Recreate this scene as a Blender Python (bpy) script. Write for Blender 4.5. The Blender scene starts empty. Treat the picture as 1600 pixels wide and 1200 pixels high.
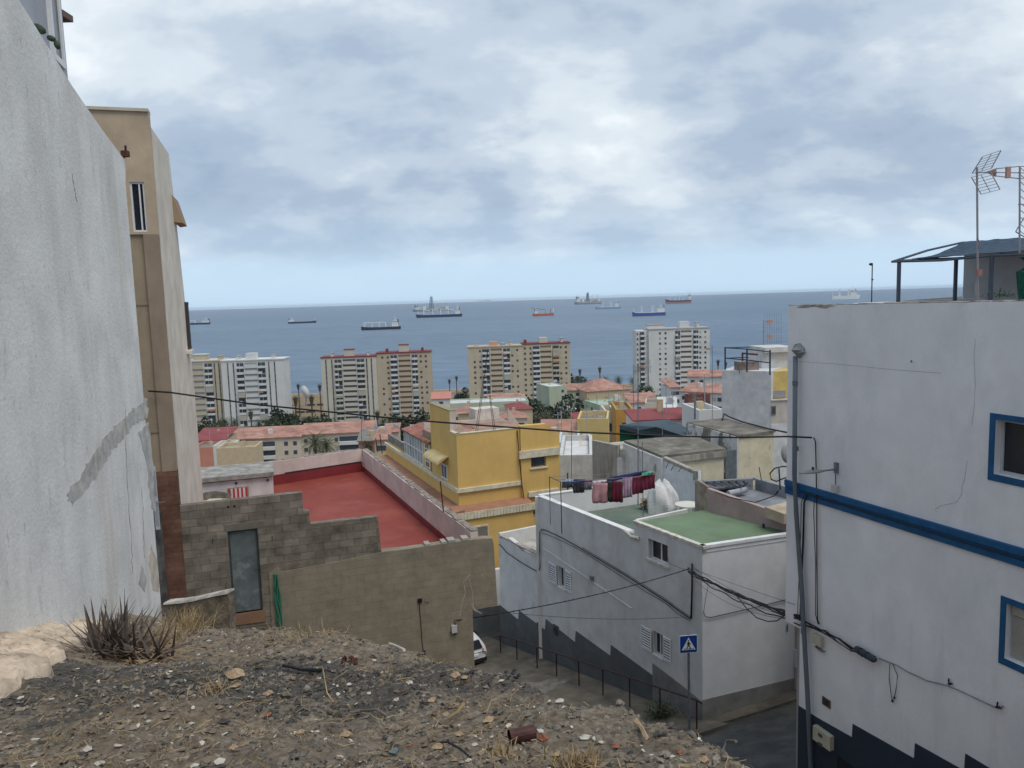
import bpy, math, random
from mathutils import Vector, Matrix, noise
from mathutils.geometry import tessellate_polygon
R = math.radians
S = bpy.context.scene
COL = S.collection
random.seed(7)

# ---------------------------------------------------------------- camera
FPX, PITCH, ROLL = 1200.0, R(6.32), R(1.73)
SEA = -72.0
fw = Vector((0, math.cos(PITCH), -math.sin(PITCH)))
up0 = Vector((0, math.sin(PITCH), math.cos(PITCH)))
rt0 = Vector((1, 0, 0))
rt = rt0 * math.cos(ROLL) - up0 * math.sin(ROLL)
up = up0 * math.cos(ROLL) + rt0 * math.sin(ROLL)
cd = bpy.data.cameras.new('camera'); cam = bpy.data.objects.new('camera', cd); COL.objects.link(cam)
m = Matrix((rt, up, -fw)).transposed().to_4x4()
cam.matrix_world = m
cd.sensor_width = 36; cd.lens = 36 * FPX / 1600; cd.clip_start = .05; cd.clip_end = 200000
S.camera = cam
S.render.resolution_x, S.render.resolution_y = 1024, 768

# ---------------------------------------------------------------- world / sky
SUN_AZ, SUN_EL = R(135), R(64)          # azimuth from +Y towards +X
w = bpy.data.worlds.new("World"); S.world = w; w.use_nodes = True
nt = w.node_tree; nt.nodes.clear()
def N(nt, t, **k):
    n = nt.nodes.new(t)
    for a, b in k.items():
        if a in ('inputs',):
            for i, v in b.items(): n.inputs[i].default_value = v
        else: setattr(n, a, b)
    return n
def ramp(nt, stops, interp='LINEAR'):
    n = nt.nodes.new('ShaderNodeValToRGB'); cr = n.color_ramp; cr.interpolation = interp
    while len(cr.elements) < len(stops): cr.elements.new(.5)
    for e, (p, c) in zip(cr.elements, stops):
        e.position = p; e.color = (c, c, c, 1) if not isinstance(c, tuple) else (*c, 1)
    return n
L = nt.links.new
sky = N(nt, 'ShaderNodeTexSky', sky_type='NISHITA', sun_disc=False, sun_elevation=SUN_EL, sun_rotation=SUN_AZ)
sky.air_density = 1.0; sky.dust_density = .8; sky.altitude = 0
tc = N(nt, 'ShaderNodeTexCoord')
sep = N(nt, 'ShaderNodeSeparateXYZ'); L(tc.outputs['Generated'], sep.inputs[0])
zc = N(nt, 'ShaderNodeMath', operation='MAXIMUM', inputs={1: 0.0}); L(sep.outputs[2], zc.inputs[0])
za = N(nt, 'ShaderNodeMath', operation='ADD', inputs={1: .42}); L(zc.outputs[0], za.inputs[0])
dx = N(nt, 'ShaderNodeMath', operation='DIVIDE'); L(sep.outputs[0], dx.inputs[0]); L(za.outputs[0], dx.inputs[1])
dy = N(nt, 'ShaderNodeMath', operation='DIVIDE'); L(sep.outputs[1], dy.inputs[0]); L(za.outputs[0], dy.inputs[1])
pl = N(nt, 'ShaderNodeCombineXYZ'); L(dx.outputs[0], pl.inputs[0]); L(dy.outputs[0], pl.inputs[1])
mp = N(nt, 'ShaderNodeMapping'); mp.inputs['Location'].default_value = (3.1, 1.7, 0); mp.inputs['Rotation'].default_value = (0, 0, .35)
mp.inputs['Scale'].default_value = (.8, 1.0, 1); L(pl.outputs[0], mp.inputs[0])
n1 = N(nt, 'ShaderNodeTexNoise', inputs={'Scale': 2.1, 'Detail': 10, 'Roughness': .54, 'Distortion': .12}); L(mp.outputs[0], n1.inputs['Vector'])
n2 = N(nt, 'ShaderNodeTexNoise', inputs={'Scale': 5.2, 'Detail': 8, 'Roughness': .55, 'Distortion': .1}); L(mp.outputs[0], n2.inputs['Vector'])
sm = N(nt, 'ShaderNodeMath', operation='MULTIPLY_ADD', inputs={1: .45}); L(n2.outputs[0], sm.inputs[0]); L(n1.outputs[0], sm.inputs[2])
shade = ramp(nt, [(.50, (2.2, 2.9, 3.9)), (.63, (2.8, 3.5, 4.45)), (.74, (3.7, 4.35, 5.15)), (.85, (4.9, 5.45, 5.95)), (.97, (6.3, 6.7, 7.0))], 'EASE')
L(sm.outputs[0], shade.inputs[0])
cover = ramp(nt, [(.40, 1.0), (.62, .93), (.80, .82)])
n3 = N(nt, 'ShaderNodeTexNoise', inputs={'Scale': 1.1, 'Detail': 5, 'Roughness': .5}); mp3 = N(nt, 'ShaderNodeMapping'); mp3.inputs['Location'].default_value = (9, 4, 2)
L(mp.outputs[0], mp3.inputs[0]); L(mp3.outputs[0], n3.inputs['Vector']); L(n3.outputs[0], cover.inputs[0])
# clouds thin out to a pale clear band above the sea horizon
hor = ramp(nt, [(.0, .0), (.035, .10), (.075, .75), (.13, 1.0)], 'EASE'); L(zc.outputs[0], hor.inputs[0])
cm = N(nt, 'ShaderNodeMath', operation='MULTIPLY'); L(cover.outputs[0], cm.inputs[0]); L(hor.outputs[0], cm.inputs[1])
band = N(nt, 'ShaderNodeMix', data_type='RGBA'); band.inputs['Factor'].default_value = .9
band.inputs['B'].default_value = (3.75, 5.1, 6.5, 1); L(sky.outputs[0], band.inputs['A'])
mx = N(nt, 'ShaderNodeMix', data_type='RGBA'); L(cm.outputs[0], mx.inputs['Factor']); L(band.outputs['Result'], mx.inputs['A']); L(shade.outputs[0], mx.inputs['B'])
bg = N(nt, 'ShaderNodeBackground', inputs={'Strength': .108}); L(mx.outputs['Result'], bg.inputs[0])
wo = N(nt, 'ShaderNodeOutputWorld'); L(bg.outputs[0], wo.inputs[0])

sl = bpy.data.lights.new('sun', 'SUN'); so = bpy.data.objects.new('sun', sl); COL.objects.link(so)
sl.energy = 1.5; sl.angle = R(28); sl.color = (1, .93, .82)
sd = Vector((math.sin(SUN_AZ) * math.cos(SUN_EL), math.cos(SUN_AZ) * math.cos(SUN_EL), math.sin(SUN_EL)))
so.rotation_euler = sd.to_track_quat('Z', 'Y').to_euler()
S.view_settings.view_transform = 'Standard'; S.view_settings.look = 'None'
S.view_settings.exposure = 0.46; S.view_settings.gamma = 1
S.render.engine = 'CYCLES'
S.cycles.max_bounces = 6; S.cycles.volume_bounces = 0

# ---------------------------------------------------------------- survey helpers: photo pixel -> point in the place
def ray(u, v):
    return fw + rt * ((u - 800) / FPX) + up * ((600 - v) / FPX)
def at(u, v, Y):
    d = ray(u, v); return d * (Y / d.y)
def onz(u, v, z):
    d = ray(u, v); return d * (z / d.z)
class Wall:
    """vertical plane through p0 running along d; n looks at the camera side"""
    def __init__(s, p0, slope=None, d=None):
        s.p = Vector((p0.x, p0.y)); s.d = Vector(d) if d is not None else Vector(slope)
        s.d.normalize(); s.n = Vector((s.d.y, -s.d.x))
        if s.n.dot(-s.p) < 0: s.n = -s.n
    def px(s, u, v):
        r = ray(u, v); k = s.p.dot(s.n) / (r.x * s.n.x + r.y * s.n.y); q = r * k
        return ((Vector((q.x, q.y)) - s.p).dot(s.d), q.z)
    def pt(s, a, z, o=0.0):
        q = s.p + s.d * a + s.n * o; return Vector((q.x, q.y, z))
    def at(s, u, v, o=0.0):
        a, z = s.px(u, v); return s.pt(a, z, o)
    def off(s, o):
        q = Wall(Vector((s.p.x, s.p.y, 0)), d=s.d); q.n = s.n.copy(); q.p = s.p + s.n * o; return q
def lerp(a, b, t): return a + (b - a) * t
def prof(tab, x):
    if x <= tab[0][0]: return tab[0][1]
    for (a, b), (c, d) in zip(tab, tab[1:]):
        if x <= c: return lerp(b, d, (x - a) / (c - a))
    return tab[-1][1]
GT = [(-60, 2), (0, -8.5), (18, -12.9), (26.9, -15.95), (39.6, -17.95), (70, -23.5), (120, -34), (200, -46), (260, -53), (330, -61), (400, -67), (560, -70), (604, -71), (625, -74), (700, -76)]
def G(x, y):
    f = max(0, min(1, (120 - y) / 70))
    d = max(-15, min(8, x - 6.4)); return prof(GT, y) + (.11 if d < 0 else .17) * d * f

# ---------------------------------------------------------------- mesh + object helpers
WL = {}      # world offset of built objects
def tag(o, label=None, cat=None, group=None, kind=None):
    if label: o['label'] = label
    if cat: o['category'] = cat
    if group: o['group'] = group
    if kind: o['kind'] = kind
    return o
def empty(name, loc, label, cat, group=None, rz=None):
    o = bpy.data.objects.new(name, None); COL.objects.link(o); o.location = loc; o.rotation_euler[2] = rz or 0
    o.empty_display_size = .2
    WL[o] = Vector((0, 0, 0)) if rz is not None else Vector(loc)
    return tag(o, label, cat, group)
class MB:
    def __init__(s): s.v = []; s.f = []; s.mi = []; s.cur = 0
    def face(s, *pts):
        b = len(s.v); s.v += [tuple(p) for p in pts]; s.f.append(tuple(range(b, b + len(pts)))); s.mi.append(s.cur); return s
    def raw(s, vs, fs):
        b = len(s.v); s.v += [tuple(p) for p in vs]
        for f in fs: s.f.append(tuple(i + b for i in f)); s.mi.append(s.cur)
        return s
    def box(s, x0, x1, y0, y1, z0, z1, M=None):
        vs = [Vector((x, y, z)) for z in (z0, z1) for y in (y0, y1) for x in (x0, x1)]
        if M is not None: vs = [M @ v for v in vs]
        return s.raw(vs, [(0, 2, 3, 1), (4, 5, 7, 6), (0, 1, 5, 4), (2, 6, 7, 3), (0, 4, 6, 2), (1, 3, 7, 5)])
    def wbox(s, W, a0, a1, z0, z1, o0, o1):
        """box on a wall: along, height, out"""
        vs = [W.pt(a, z, o) for z in (z0, z1) for o in (o1, o0) for a in (a0, a1)]
        return s.raw(vs, [(0, 2, 3, 1), (4, 5, 7, 6), (0, 1, 5, 4), (2, 6, 7, 3), (0, 4, 6, 2), (1, 3, 7, 5)])
    def wpx(s, W, u0, v0, u1, v1, o0, o1):
        """axis-aligned box on wall W measured from two opposite photo corners"""
        a = W.px(u0, v0); b = W.px(u1, v1)
        return s.wbox(W, min(a[0], b[0]), max(a[0], b[0]), min(a[1], b[1]), max(a[1], b[1]), o0, o1)
    def slab(s, W, poly, o0=-.25, o1=0.0, holes=(), px=False):
        if px: poly = [W.px(*q) for q in poly]
        loops = [list(poly)] + [list(h) for h in holes]
        flat = [q for l in loops for q in l]
        b = len(s.v); n = len(flat)
        s.v += [tuple(W.pt(a, z, o1)) for a, z in flat] + [tuple(W.pt(a, z, o0)) for a, z in flat]
        if holes or len(poly) > 4: tri = tessellate_polygon([[Vector((a, z, 0)) for a, z in l] for l in loops])
        else: tri = [tuple(range(len(poly)))]
        for t in tri:
            s.f.append(tuple(b + i for i in t)); s.mi.append(s.cur)
            s.f.append(tuple(b + n + i for i in reversed(t))); s.mi.append(s.cur)
        k = 0
        for l in loops:
            m_ = len(l)
            for i in range(m_):
                j = (i + 1) % m_; s.f.append((b + k + i, b + k + j, b + n + k + j, b + n + k + i)); s.mi.append(s.cur)
            k += m_
        return s
    def prism(s, pts, z0, z1=None):
        """plan polygon (x, y) or 3D top points extruded down to z0"""
        n = len(pts)
        top = [Vector((p[0], p[1], z1 if z1 is not None else p[2])) for p in pts]
        bot = [Vector((p[0], p[1], z0 if not callable(z0) else z0(p[0], p[1]))) for p in pts]
        b = len(s.v); s.v += [tuple(p) for p in top + bot]
        s.f += [tuple(b + i for i in range(n)), tuple(b + n + i for i in reversed(range(n)))]; s.mi += [s.cur] * 2
        for i in range(n):
            j = (i + 1) % n; s.f.append((b + i, b + j, b + n + j, b + n + i)); s.mi.append(s.cur)
        return s
    def tube(s, pts, r, n=6, caps=True, r1=None):
        pts = [Vector(p) for p in pts]; rings = []
        for i, p in enumerate(pts):
            d = (pts[min(i + 1, len(pts) - 1)] - pts[max(i - 1, 0)]); d.normalize() if d.length > 1e-9 else None
            a = d.cross(Vector((0, 0, 1)))
            if a.length < .05: a = d.cross(Vector((1, 0, 0)))
            a.normalize(); c = d.cross(a)
            rr = r if r1 is None else lerp(r, r1, i / (len(pts) - 1))
            if callable(r): rr = r(i / (len(pts) - 1))
            rings.append([p + (a * math.cos(t) + c * math.sin(t)) * rr for t in [2 * math.pi * k / n for k in range(n)]])
        vs = [v for g in rings for v in g]; fs = []
        for i in range(len(pts) - 1):
            for k in range(n): fs.append((i * n + k, i * n + (k + 1) % n, (i + 1) * n + (k + 1) % n, (i + 1) * n + k))
        if caps: fs += [tuple(reversed(range(n))), tuple((len(pts) - 1) * n + k for k in range(n))]
        return s.raw(vs, fs)
    def rock(s, c, rx, ry, rz, rot=0, jit=.25, seed=None, tilt=0):
        rn = random
        M = Matrix.Rotation(rot, 3, 'Z') @ Matrix.Rotation(tilt, 3, 'X')
        vs = []
        for (x, y, z) in OCT:
            k = 1 + rn.uniform(-jit, jit)
            vs.append(Vector(c) + M @ Vector((x * rx * k, y * ry * k, z * rz * k)))
        return s.raw(vs, OCF)
    def build(s, name, mat, parent=None, local=False, smooth=False, origin=None, bevel=0):
        if parent is not None: off = WL[parent]
        elif local: off = Vector((0, 0, 0))
        elif origin is not None: off = Vector(origin)
        else:
            xs = [v[0] for v in s.v]; ys = [v[1] for v in s.v]; zs = [v[2] for v in s.v]
            off = Vector(((min(xs) + max(xs)) / 2, (min(ys) + max(ys)) / 2, min(zs)))
        me = bpy.data.meshes.new(name)
        me.from_pydata([(v[0] - off.x, v[1] - off.y, v[2] - off.z) for v in s.v], [], s.f)
        for mm in (mat if isinstance(mat, (list, tuple)) else [mat]): me.materials.append(mm)
        if any(s.mi): me.polygons.foreach_set('material_index', s.mi)
        me.update()
        uv = me.uv_layers.new(name='UVMap')
        for p in me.polygons:
            nn = p.normal
            if abs(nn.z) > .8:
                for li in p.loop_indices:
                    q = s.v[me.loops[li].vertex_index]; uv.data[li].uv = (q[0], q[1])
            else:
                t = Vector((-nn.y, nn.x, 0)); t.normalize()
                if t.x < 0 or (abs(t.x) < .01 and t.y < 0): t = -t
                for li in p.loop_indices:
                    q = s.v[me.loops[li].vertex_index]; uv.data[li].uv = (q[0] * t.x + q[1] * t.y, q[2])
        if smooth: me.polygons.foreach_set('use_smooth', [True] * len(me.polygons))
        o = bpy.data.objects.new(name, me); COL.objects.link(o)
        if parent is not None: o.parent = parent
        else: o.location = off
        WL[o] = off
        if bevel:
            b = o.modifiers.new('bevel', 'BEVEL'); b.width = bevel; b.segments = 1; b.limit_method = 'ANGLE'
        return o
OCT = [(1, 0, 0), (.3, .95, .1), (-.8, .6, -.1), (-.9, -.5, .1), (.2, -1, 0), (.1, .1, .9), (0, 0, -.9), (.6, -.5, .6), (-.4, .5, .7)]
OCF = [(5, 7, 0), (5, 0, 1), (5, 1, 8), (8, 1, 2), (5, 8, 2), (5, 2, 3), (5, 3, 4), (5, 4, 7), (7, 4, 0), (6, 1, 0), (6, 2, 1), (6, 3, 2), (6, 4, 3), (6, 0, 4)]
def inst(name, src, parent, loc=(0, 0, 0), rz=0, sc=None, label=None):
    """a further copy of a part sharing its mesh"""
    o = src.copy(); COL.objects.link(o); o.name = name; o.parent = parent; o.location = loc; o.rotation_euler[2] = rz
    if sc: o.scale = sc
    for k in ('label', 'category', 'group'):
        if k in o.keys(): del o[k]
    WL[o] = Vector((0, 0, 0)); return o
def copy_tree(o, parent=None):
    c = o.copy(); COL.objects.link(c)
    if parent: c.parent = parent
    for ch in list(o.children): copy_tree(ch, c)
    return c

# ---------------------------------------------------------------- materials
MATS = {}
def srgb(r, g, b):
    f = lambda c: (c / 255 / 12.92) if c / 255 <= .04045 else ((c / 255 + .055) / 1.055) ** 2.4
    return (f(r), f(g), f(b))
def mat(name, col, rough=.85, var=.12, scale=1.5, stain=None, bump=.15, bscale=40, metal=0, spec=.3, crack=None, drips=None, emit=None):
    """col linear; stain=(colour, amount 0..1, scale, vertical stretch); drips=(colour, amount)"""
    if name in MATS: return MATS[name]
    m = bpy.data.materials.new(name); m.use_nodes = True; nt = m.node_tree; L = nt.links.new
    b = nt.nodes['Principled BSDF']; b.inputs['Roughness'].default_value = rough; b.inputs['Metallic'].default_value = metal
    b.inputs['Specular IOR Level'].default_value = spec
    tc = N(nt, 'ShaderNodeTexCoord'); vec = tc.outputs['Object']
    no = N(nt, 'ShaderNodeTexNoise', inputs={'Scale': scale, 'Detail': 7, 'Roughness': .6}); L(vec, no.inputs['Vector'])
    a = tuple(c * (1 - var * 1.6) for c in col); c2 = tuple(min(.95, c * (1 + var)) for c in col)
    rp = ramp(nt, [(.3, a), (.7, c2)]); L(no.outputs[0], rp.inputs[0]); out = rp.outputs[0]
    def layer(out, colr, amt, sc, zs, lo=.5, soft=.12, loc=(0, 0, 0), detail=8):
        mpn = N(nt, 'ShaderNodeMapping'); mpn.inputs['Scale'].default_value = (1, 1, zs); mpn.inputs['Location'].default_value = loc; L(vec, mpn.inputs[0])
        s_ = N(nt, 'ShaderNodeTexNoise', inputs={'Scale': sc, 'Detail': detail, 'Roughness': .65}); L(mpn.outputs[0], s_.inputs['Vector'])
        r_ = ramp(nt, [(lo, 0.0), (min(1, lo + soft), amt)]); L(s_.outputs[0], r_.inputs[0])
        x = N(nt, 'ShaderNodeMix', data_type='RGBA'); L(r_.outputs[0], x.inputs['Factor']); L(out, x.inputs['A']); x.inputs['B'].default_value = (*colr, 1)
        return x.outputs['Result']
    if stain:
        st = stain if isinstance(stain, list) else [stain]
        for i, q in enumerate(st):
            out = layer(out, q[0], q[1], q[2], q[3], lo=(q[4] if len(q) > 4 else .5), soft=(q[5] if len(q) > 5 else .12), loc=(i * 7.3, 2, i))
    if crack:
        vz = N(nt, 'ShaderNodeTexVoronoi', feature='DISTANCE_TO_EDGE', inputs={'Scale': crack[1]})
        dn = N(nt, 'ShaderNodeTexNoise', inputs={'Scale': 3.0, 'Detail': 5}); L(vec, dn.inputs['Vector'])
        ad = N(nt, 'ShaderNodeMix', data_type='RGBA', blend_type='LINEAR_LIGHT'); ad.inputs['Factor'].default_value = .35
        L(vec, ad.inputs['A']); L(dn.outputs['Color'], ad.inputs['B']); L(ad.outputs['Result'], vz.inputs['Vector'])
        r_ = ramp(nt, [(0, 1.0), (.008, .0)]); L(vz.outputs[0], r_.inputs[0])
        mk = N(nt, 'ShaderNodeTexNoise', inputs={'Scale': .9, 'Detail': 2}); L(vec, mk.inputs['Vector'])
        mr = ramp(nt, [(.55, 0.0), (.62, crack[2])]); L(mk.outputs[0], mr.inputs[0])
        mm = N(nt, 'ShaderNodeMath', operation='MULTIPLY'); L(r_.outputs[0], mm.inputs[0]); L(mr.outputs[0], mm.inputs[1])
        x = N(nt, 'ShaderNodeMix', data_type='RGBA'); L(mm.outputs[0], x.inputs['Factor']); L(out, x.inputs['A']); x.inputs['B'].default_value = (*crack[0], 1)
        out = x.outputs['Result']
    L(out, b.inputs['Base Color'])
    if bump:
        bn = N(nt, 'ShaderNodeTexNoise', inputs={'Scale': bscale, 'Detail': 4, 'Roughness': .6}); L(vec, bn.inputs['Vector'])
        bp = N(nt, 'ShaderNodeBump', inputs={'Strength': bump, 'Distance': .02}); L(bn.outputs[0], bp.inputs['Height']); L(bp.outputs[0], b.inputs['Normal'])
    MATS[name] = m; return m
def brickmat(name, c1, c2, mortar, bw, bh, mort=.012, rough=.9, bump=.6, stain=None, offs=.5, msmooth=.1, mott=(.45, 1.3)):
    if name in MATS: return MATS[name]
    m = bpy.data.materials.new(name); m.use_nodes = True; nt = m.node_tree; L = nt.links.new
    b = nt.nodes['Principled BSDF']; b.inputs['Roughness'].default_value = rough; b.inputs['Specular IOR Level'].default_value = .2
    tc = N(nt, 'ShaderNodeTexCoord')
    dn = N(nt, 'ShaderNodeTexNoise', inputs={'Scale': 5.0, 'Detail': 3}); L(tc.outputs['UV'], dn.inputs['Vector'])
    ad = N(nt, 'ShaderNodeMix', data_type='RGBA', blend_type='LINEAR_LIGHT'); ad.inputs['Factor'].default_value = .012
    L(tc.outputs['UV'], ad.inputs['A']); L(dn.outputs['Color'], ad.inputs['B'])
    br = N(nt, 'ShaderNodeTexBrick', offset=offs); br.inputs['Scale'].default_value = 1; br.inputs['Mortar Size'].default_value = mort
    br.inputs['Mortar Smooth'].default_value = msmooth; br.inputs['Brick Width'].default_value = bw; br.inputs['Row Height'].default_value = bh; br.inputs['Bias'].default_value = 0
    br.inputs['Color1'].default_value = (*c1, 1); br.inputs['Color2'].default_value = (*c2, 1); br.inputs['Mortar'].default_value = (*mortar, 1)
    L(ad.outputs['Result'], br.inputs['Vector'])
    no = N(nt, 'ShaderNodeTexNoise', inputs={'Scale': 2.2, 'Detail': 9, 'Roughness': .65}); L(tc.outputs['Object'], no.inputs['Vector'])
    rp = ramp(nt, [(.3, mott[0]), (.7, mott[1])]); L(no.outputs[0], rp.inputs[0])
    mu = N(nt, 'ShaderNodeMix', data_type='RGBA', blend_type='MULTIPLY'); mu.inputs['Factor'].default_value = .9; L(br.outputs['Color'], mu.inputs['A']); L(rp.outputs[0], mu.inputs['B'])
    L(mu.outputs['Result'], b.inputs['Base Color'])
    n2 = N(nt, 'ShaderNodeTexNoise', inputs={'Scale': 60, 'Detail': 4}); L(tc.outputs['Object'], n2.inputs['Vector'])
    hh = N(nt, 'ShaderNodeMath', operation='MULTIPLY_ADD', inputs={1: .3}); L(n2.outputs[0], hh.inputs[0])
    iv = N(nt, 'ShaderNodeMath', operation='SUBTRACT', inputs={0: 1.0}); L(br.outputs['Fac'], iv.inputs[1]); L(iv.outputs[0], hh.inputs[2])
    bp = N(nt, 'ShaderNodeBump', inputs={'Strength': bump, 'Distance': .02}); L(hh.outputs[0], bp.inputs['Height']); L(bp.outputs[0], b.inputs['Normal'])
    MATS[name] = m; return m
white = mat('white_paint', (.74, .75, .77), stain=((.42, .41, .40), .35, 1.3, .25, .56))
glass = mat('dark_glass', (.015, .02, .03), rough=.12, var=.1, bump=0, spec=.6)
farglass = mat('far_window', (.06, .075, .10), rough=.3, var=.3, bump=0)
cable = mat('black_cable', (.012, .013, .016), rough=.5, bump=0)
wframe = mat('white_metal', (.72, .73, .74), rough=.4, bump=0, var=.05)
galv = mat('galvanised_steel', (.22, .24, .27), rough=.5, metal=.4, bump=0, var=.25, scale=4)
darkmetal = mat('dark_metal', (.03, .032, .04), rough=.5, metal=.2, bump=0)
rust = mat('rusty_metal', (.10, .045, .03), rough=.85, var=.3, scale=8, bump=.3)
terracotta = mat('terracotta', (.36, .14, .095), rough=.85, var=.25, scale=.5, stain=((.22, .15, .12), .5, .25, 1, .5))
# ================================================================ THE SETTING
# terrain
def grid(xs, ys, zf):
    mb = MB(); nx = len(xs)
    mb.v = [(x, y, zf(x, y)) for y in ys for x in xs]
    for j in range(len(ys) - 1):
        for i in range(nx - 1):
            k = j * nx + i; mb.f.append((k, k + 1, k + nx + 1, k + nx)); mb.mi.append(0)
    return mb
xs = [-2500, -1500, -900, -600, -450, -350, -270, -200, -150, -110, -80, -55, -40, -30, -20] + list(range(-16, 30, 2)) + [36, 46, 60, 80, 110, 150, 200, 270, 350, 450, 600, 900, 1500, 2500]
ys = [-60, -30, -12, 0] + list(range(4, 60, 2)) + list(range(60, 120, 6)) + list(range(120, 640, 12)) + [660, 700]
earth = mat('dry_town_ground', (.17, .145, .12), var=.35, scale=.08, bump=.1)
tag(grid(xs, ys, lambda x, y: G(x, y) - .15).build('ground', earth), kind='structure')
# sea
m = bpy.data.materials.new('sea_water'); m.use_nodes = True; nt = m.node_tree; L = nt.links.new; b = nt.nodes['Principled BSDF']
b.inputs['Roughness'].default_value = .42; b.inputs['Specular IOR Level'].default_value = .28; b.inputs['IOR'].default_value = 1.33
tc = N(nt, 'ShaderNodeTexCoord'); mpn = N(nt, 'ShaderNodeMapping'); mpn.inputs['Scale'].default_value = (.6, 1.3, 1); mpn.inputs['Rotation'].default_value = (0, 0, .2); L(tc.outputs['Object'], mpn.inputs[0])
no = N(nt, 'ShaderNodeTexNoise', inputs={'Scale': .0012, 'Detail': 9, 'Roughness': .62}); L(mpn.outputs[0], no.inputs['Vector'])
rp = ramp(nt, [(.35, (.082, .135, .205)), (.65, (.115, .175, .25))]); L(no.outputs[0], rp.inputs[0])
nf = N(nt, 'ShaderNodeTexNoise', inputs={'Scale': .03, 'Detail': 6, 'Roughness': .7}); L(mpn.outputs[0], nf.inputs['Vector'])
rf = ramp(nt, [(.36, .76), (.64, 1.22)]); L(nf.outputs[0], rf.inputs[0])
mu = N(nt, 'ShaderNodeMix', data_type='RGBA', blend_type='MULTIPLY'); mu.inputs['Factor'].default_value = 1; L(rp.outputs[0], mu.inputs['A']); L(rf.outputs[0], mu.inputs['B'])
L(mu.outputs['Result'], b.inputs['Base Color'])
nb = N(nt, 'ShaderNodeTexNoise', inputs={'Scale': .12, 'Detail': 8, 'Roughness': .6}); L(mpn.outputs[0], nb.inputs['Vector'])
bp = N(nt, 'ShaderNodeBump', inputs={'Strength': .5, 'Distance': 1.0}); L(nb.outputs[0], bp.inputs['Height']); L(bp.outputs[0], b.inputs['Normal'])
mb = MB(); mb.face((-30000, 560, SEA), (30000, 560, SEA), (30000, 31000, SEA), (-30000, 31000, SEA))
tag(mb.build('sea', m), kind='structure')

# planes measured from the photograph
CW = Wall(Vector((-5.3, 11.0)), slope=(-.25, 1)); CW.n = Vector((CW.d.y, -CW.d.x))
CW.n = CW.n if CW.n.x > 0 else -CW.n
dBW = (3.2, 1.0)
doorP = at(382, 955, 19.0)
BW = Wall(doorP, slope=dBW)
C0 = at(1098, 1138, 27.0)
WF = Wall(C0, slope=(-.57, 1)); WS = Wall(C0, slope=(3.1, 1))
RB = Wall(at(1230, 650, 18.0), slope=(.367, -1))
RB.n = RB.n if RB.n.x < 0 else -RB.n

# ---- rubble lot
EDGE = [(-9, 10.6), (-5.5, 9.3), (-4, 8.6), (-2.6, 7.7), (-1.3, 6.5), (-.42, 5.0), (.05, 3.9), (.47, 3.03), (.74, 2.4), (1.5, 0), (2, -4)]
def edge_d(x, y):
    """signed distance beyond the brow of the lot"""
    best = 1e9; sg = 1
    for (a, b), (c, d) in zip(EDGE, EDGE[1:]):
        ex, ey = c - a, d - b; l2 = ex * ex + ey * ey; t = max(0, min(1, ((x - a) * ex + (y - b) * ey) / l2))
        px_, py_ = a + ex * t, b + ey * t; dd = math.hypot(x - px_, y - py_)
        if dd < best:
            best = dd; sg = 1 if (ex * (y - b) - ey * (x - a)) > 0 else -1
    return best * sg
def lot(x, y, fine=True):
    z = -.73 - .343 * y if y > 1 else -1.073 - .12 * (y - 1)
    e = edge_d(x, y)
    if e > 0:
        k = prof([(-4.5, .15), (-1, .22), (2, .40)], x)
        z -= k * e + .32 * (1 - math.exp(-e * 2.0)) * prof([(-5, .1), (-1, 1)], x)
    # bank up against the concrete wall
    wd = (Vector((x, y)) - CW.p).dot(CW.n)
    if wd < 1.2 and y < 12: z += .10 * (1.2 - wd) * prof([(2, .3), (6, 1), (11, .9)], y)
    if fine:
        q = Vector((x, y, 0))
        z += .09 * noise.noise(q * .9) + .055 * noise.noise(q * 2.7 + Vector((5, 1, 0))) + .03 * noise.noise(q * 8) + .016 * noise.noise(q * 21) + .005 * noise.noise(q * 47)
    return z
m = bpy.data.materials.new('rubble_soil'); m.use_nodes = True; nt = m.node_tree; L = nt.links.new; b = nt.nodes['Principled BSDF']; b.inputs['Roughness'].default_value = .95; b.inputs['Specular IOR Level'].default_value = .15
tc = N(nt, 'ShaderNodeTexCoord')
def noi(s, d=8, r=.65, loc=0):
    mpn = N(nt, 'ShaderNodeMapping'); mpn.inputs['Location'].default_value = (loc, loc, 0); nt.links.new(tc.outputs['Object'], mpn.inputs[0])
    n = N(nt, 'ShaderNodeTexNoise', inputs={'Scale': s, 'Detail': d, 'Roughness': r}); nt.links.new(mpn.outputs[0], n.inputs['Vector']); return n.outputs[0]
r1 = ramp(nt, [(.3, (.080, .068, .055)), (.5, (.155, .130, .102)), (.72, (.27, .225, .175))]); L(noi(14, 10, .75), r1.inputs[0])
mpa = N(nt, 'ShaderNodeMapping'); mpa.inputs['Location'].default_value = (.8, -4.3, 0); mpa.inputs['Scale'].default_value = (.5, 1.0, 0); L(tc.outputs['Object'], mpa.inputs[0])
ln_ = N(nt, 'ShaderNodeVectorMath', operation='LENGTH'); L(mpa.outputs[0], ln_.inputs[0])
ma_ = N(nt, 'ShaderNodeMath', operation='MULTIPLY_ADD', inputs={1: -.28, 2: .36}); L(ln_.outputs['Value'], ma_.inputs[0])
ad_ = N(nt, 'ShaderNodeMath', operation='ADD'); L(noi(1.6, 8, .65, 3), ad_.inputs[0]); L(ma_.outputs[0], ad_.inputs[1])
r2 = ramp(nt, [(.58, 0.0), (.70, .88)]); L(ad_.outputs[0], r2.inputs[0])
x1 = N(nt, 'ShaderNodeMix', data_type='RGBA'); L(r2.outputs[0], x1.inputs['Factor']); L(r1.outputs[0], x1.inputs['A']); x1.inputs['B'].default_value = (.060, .058, .056, 1)
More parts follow.
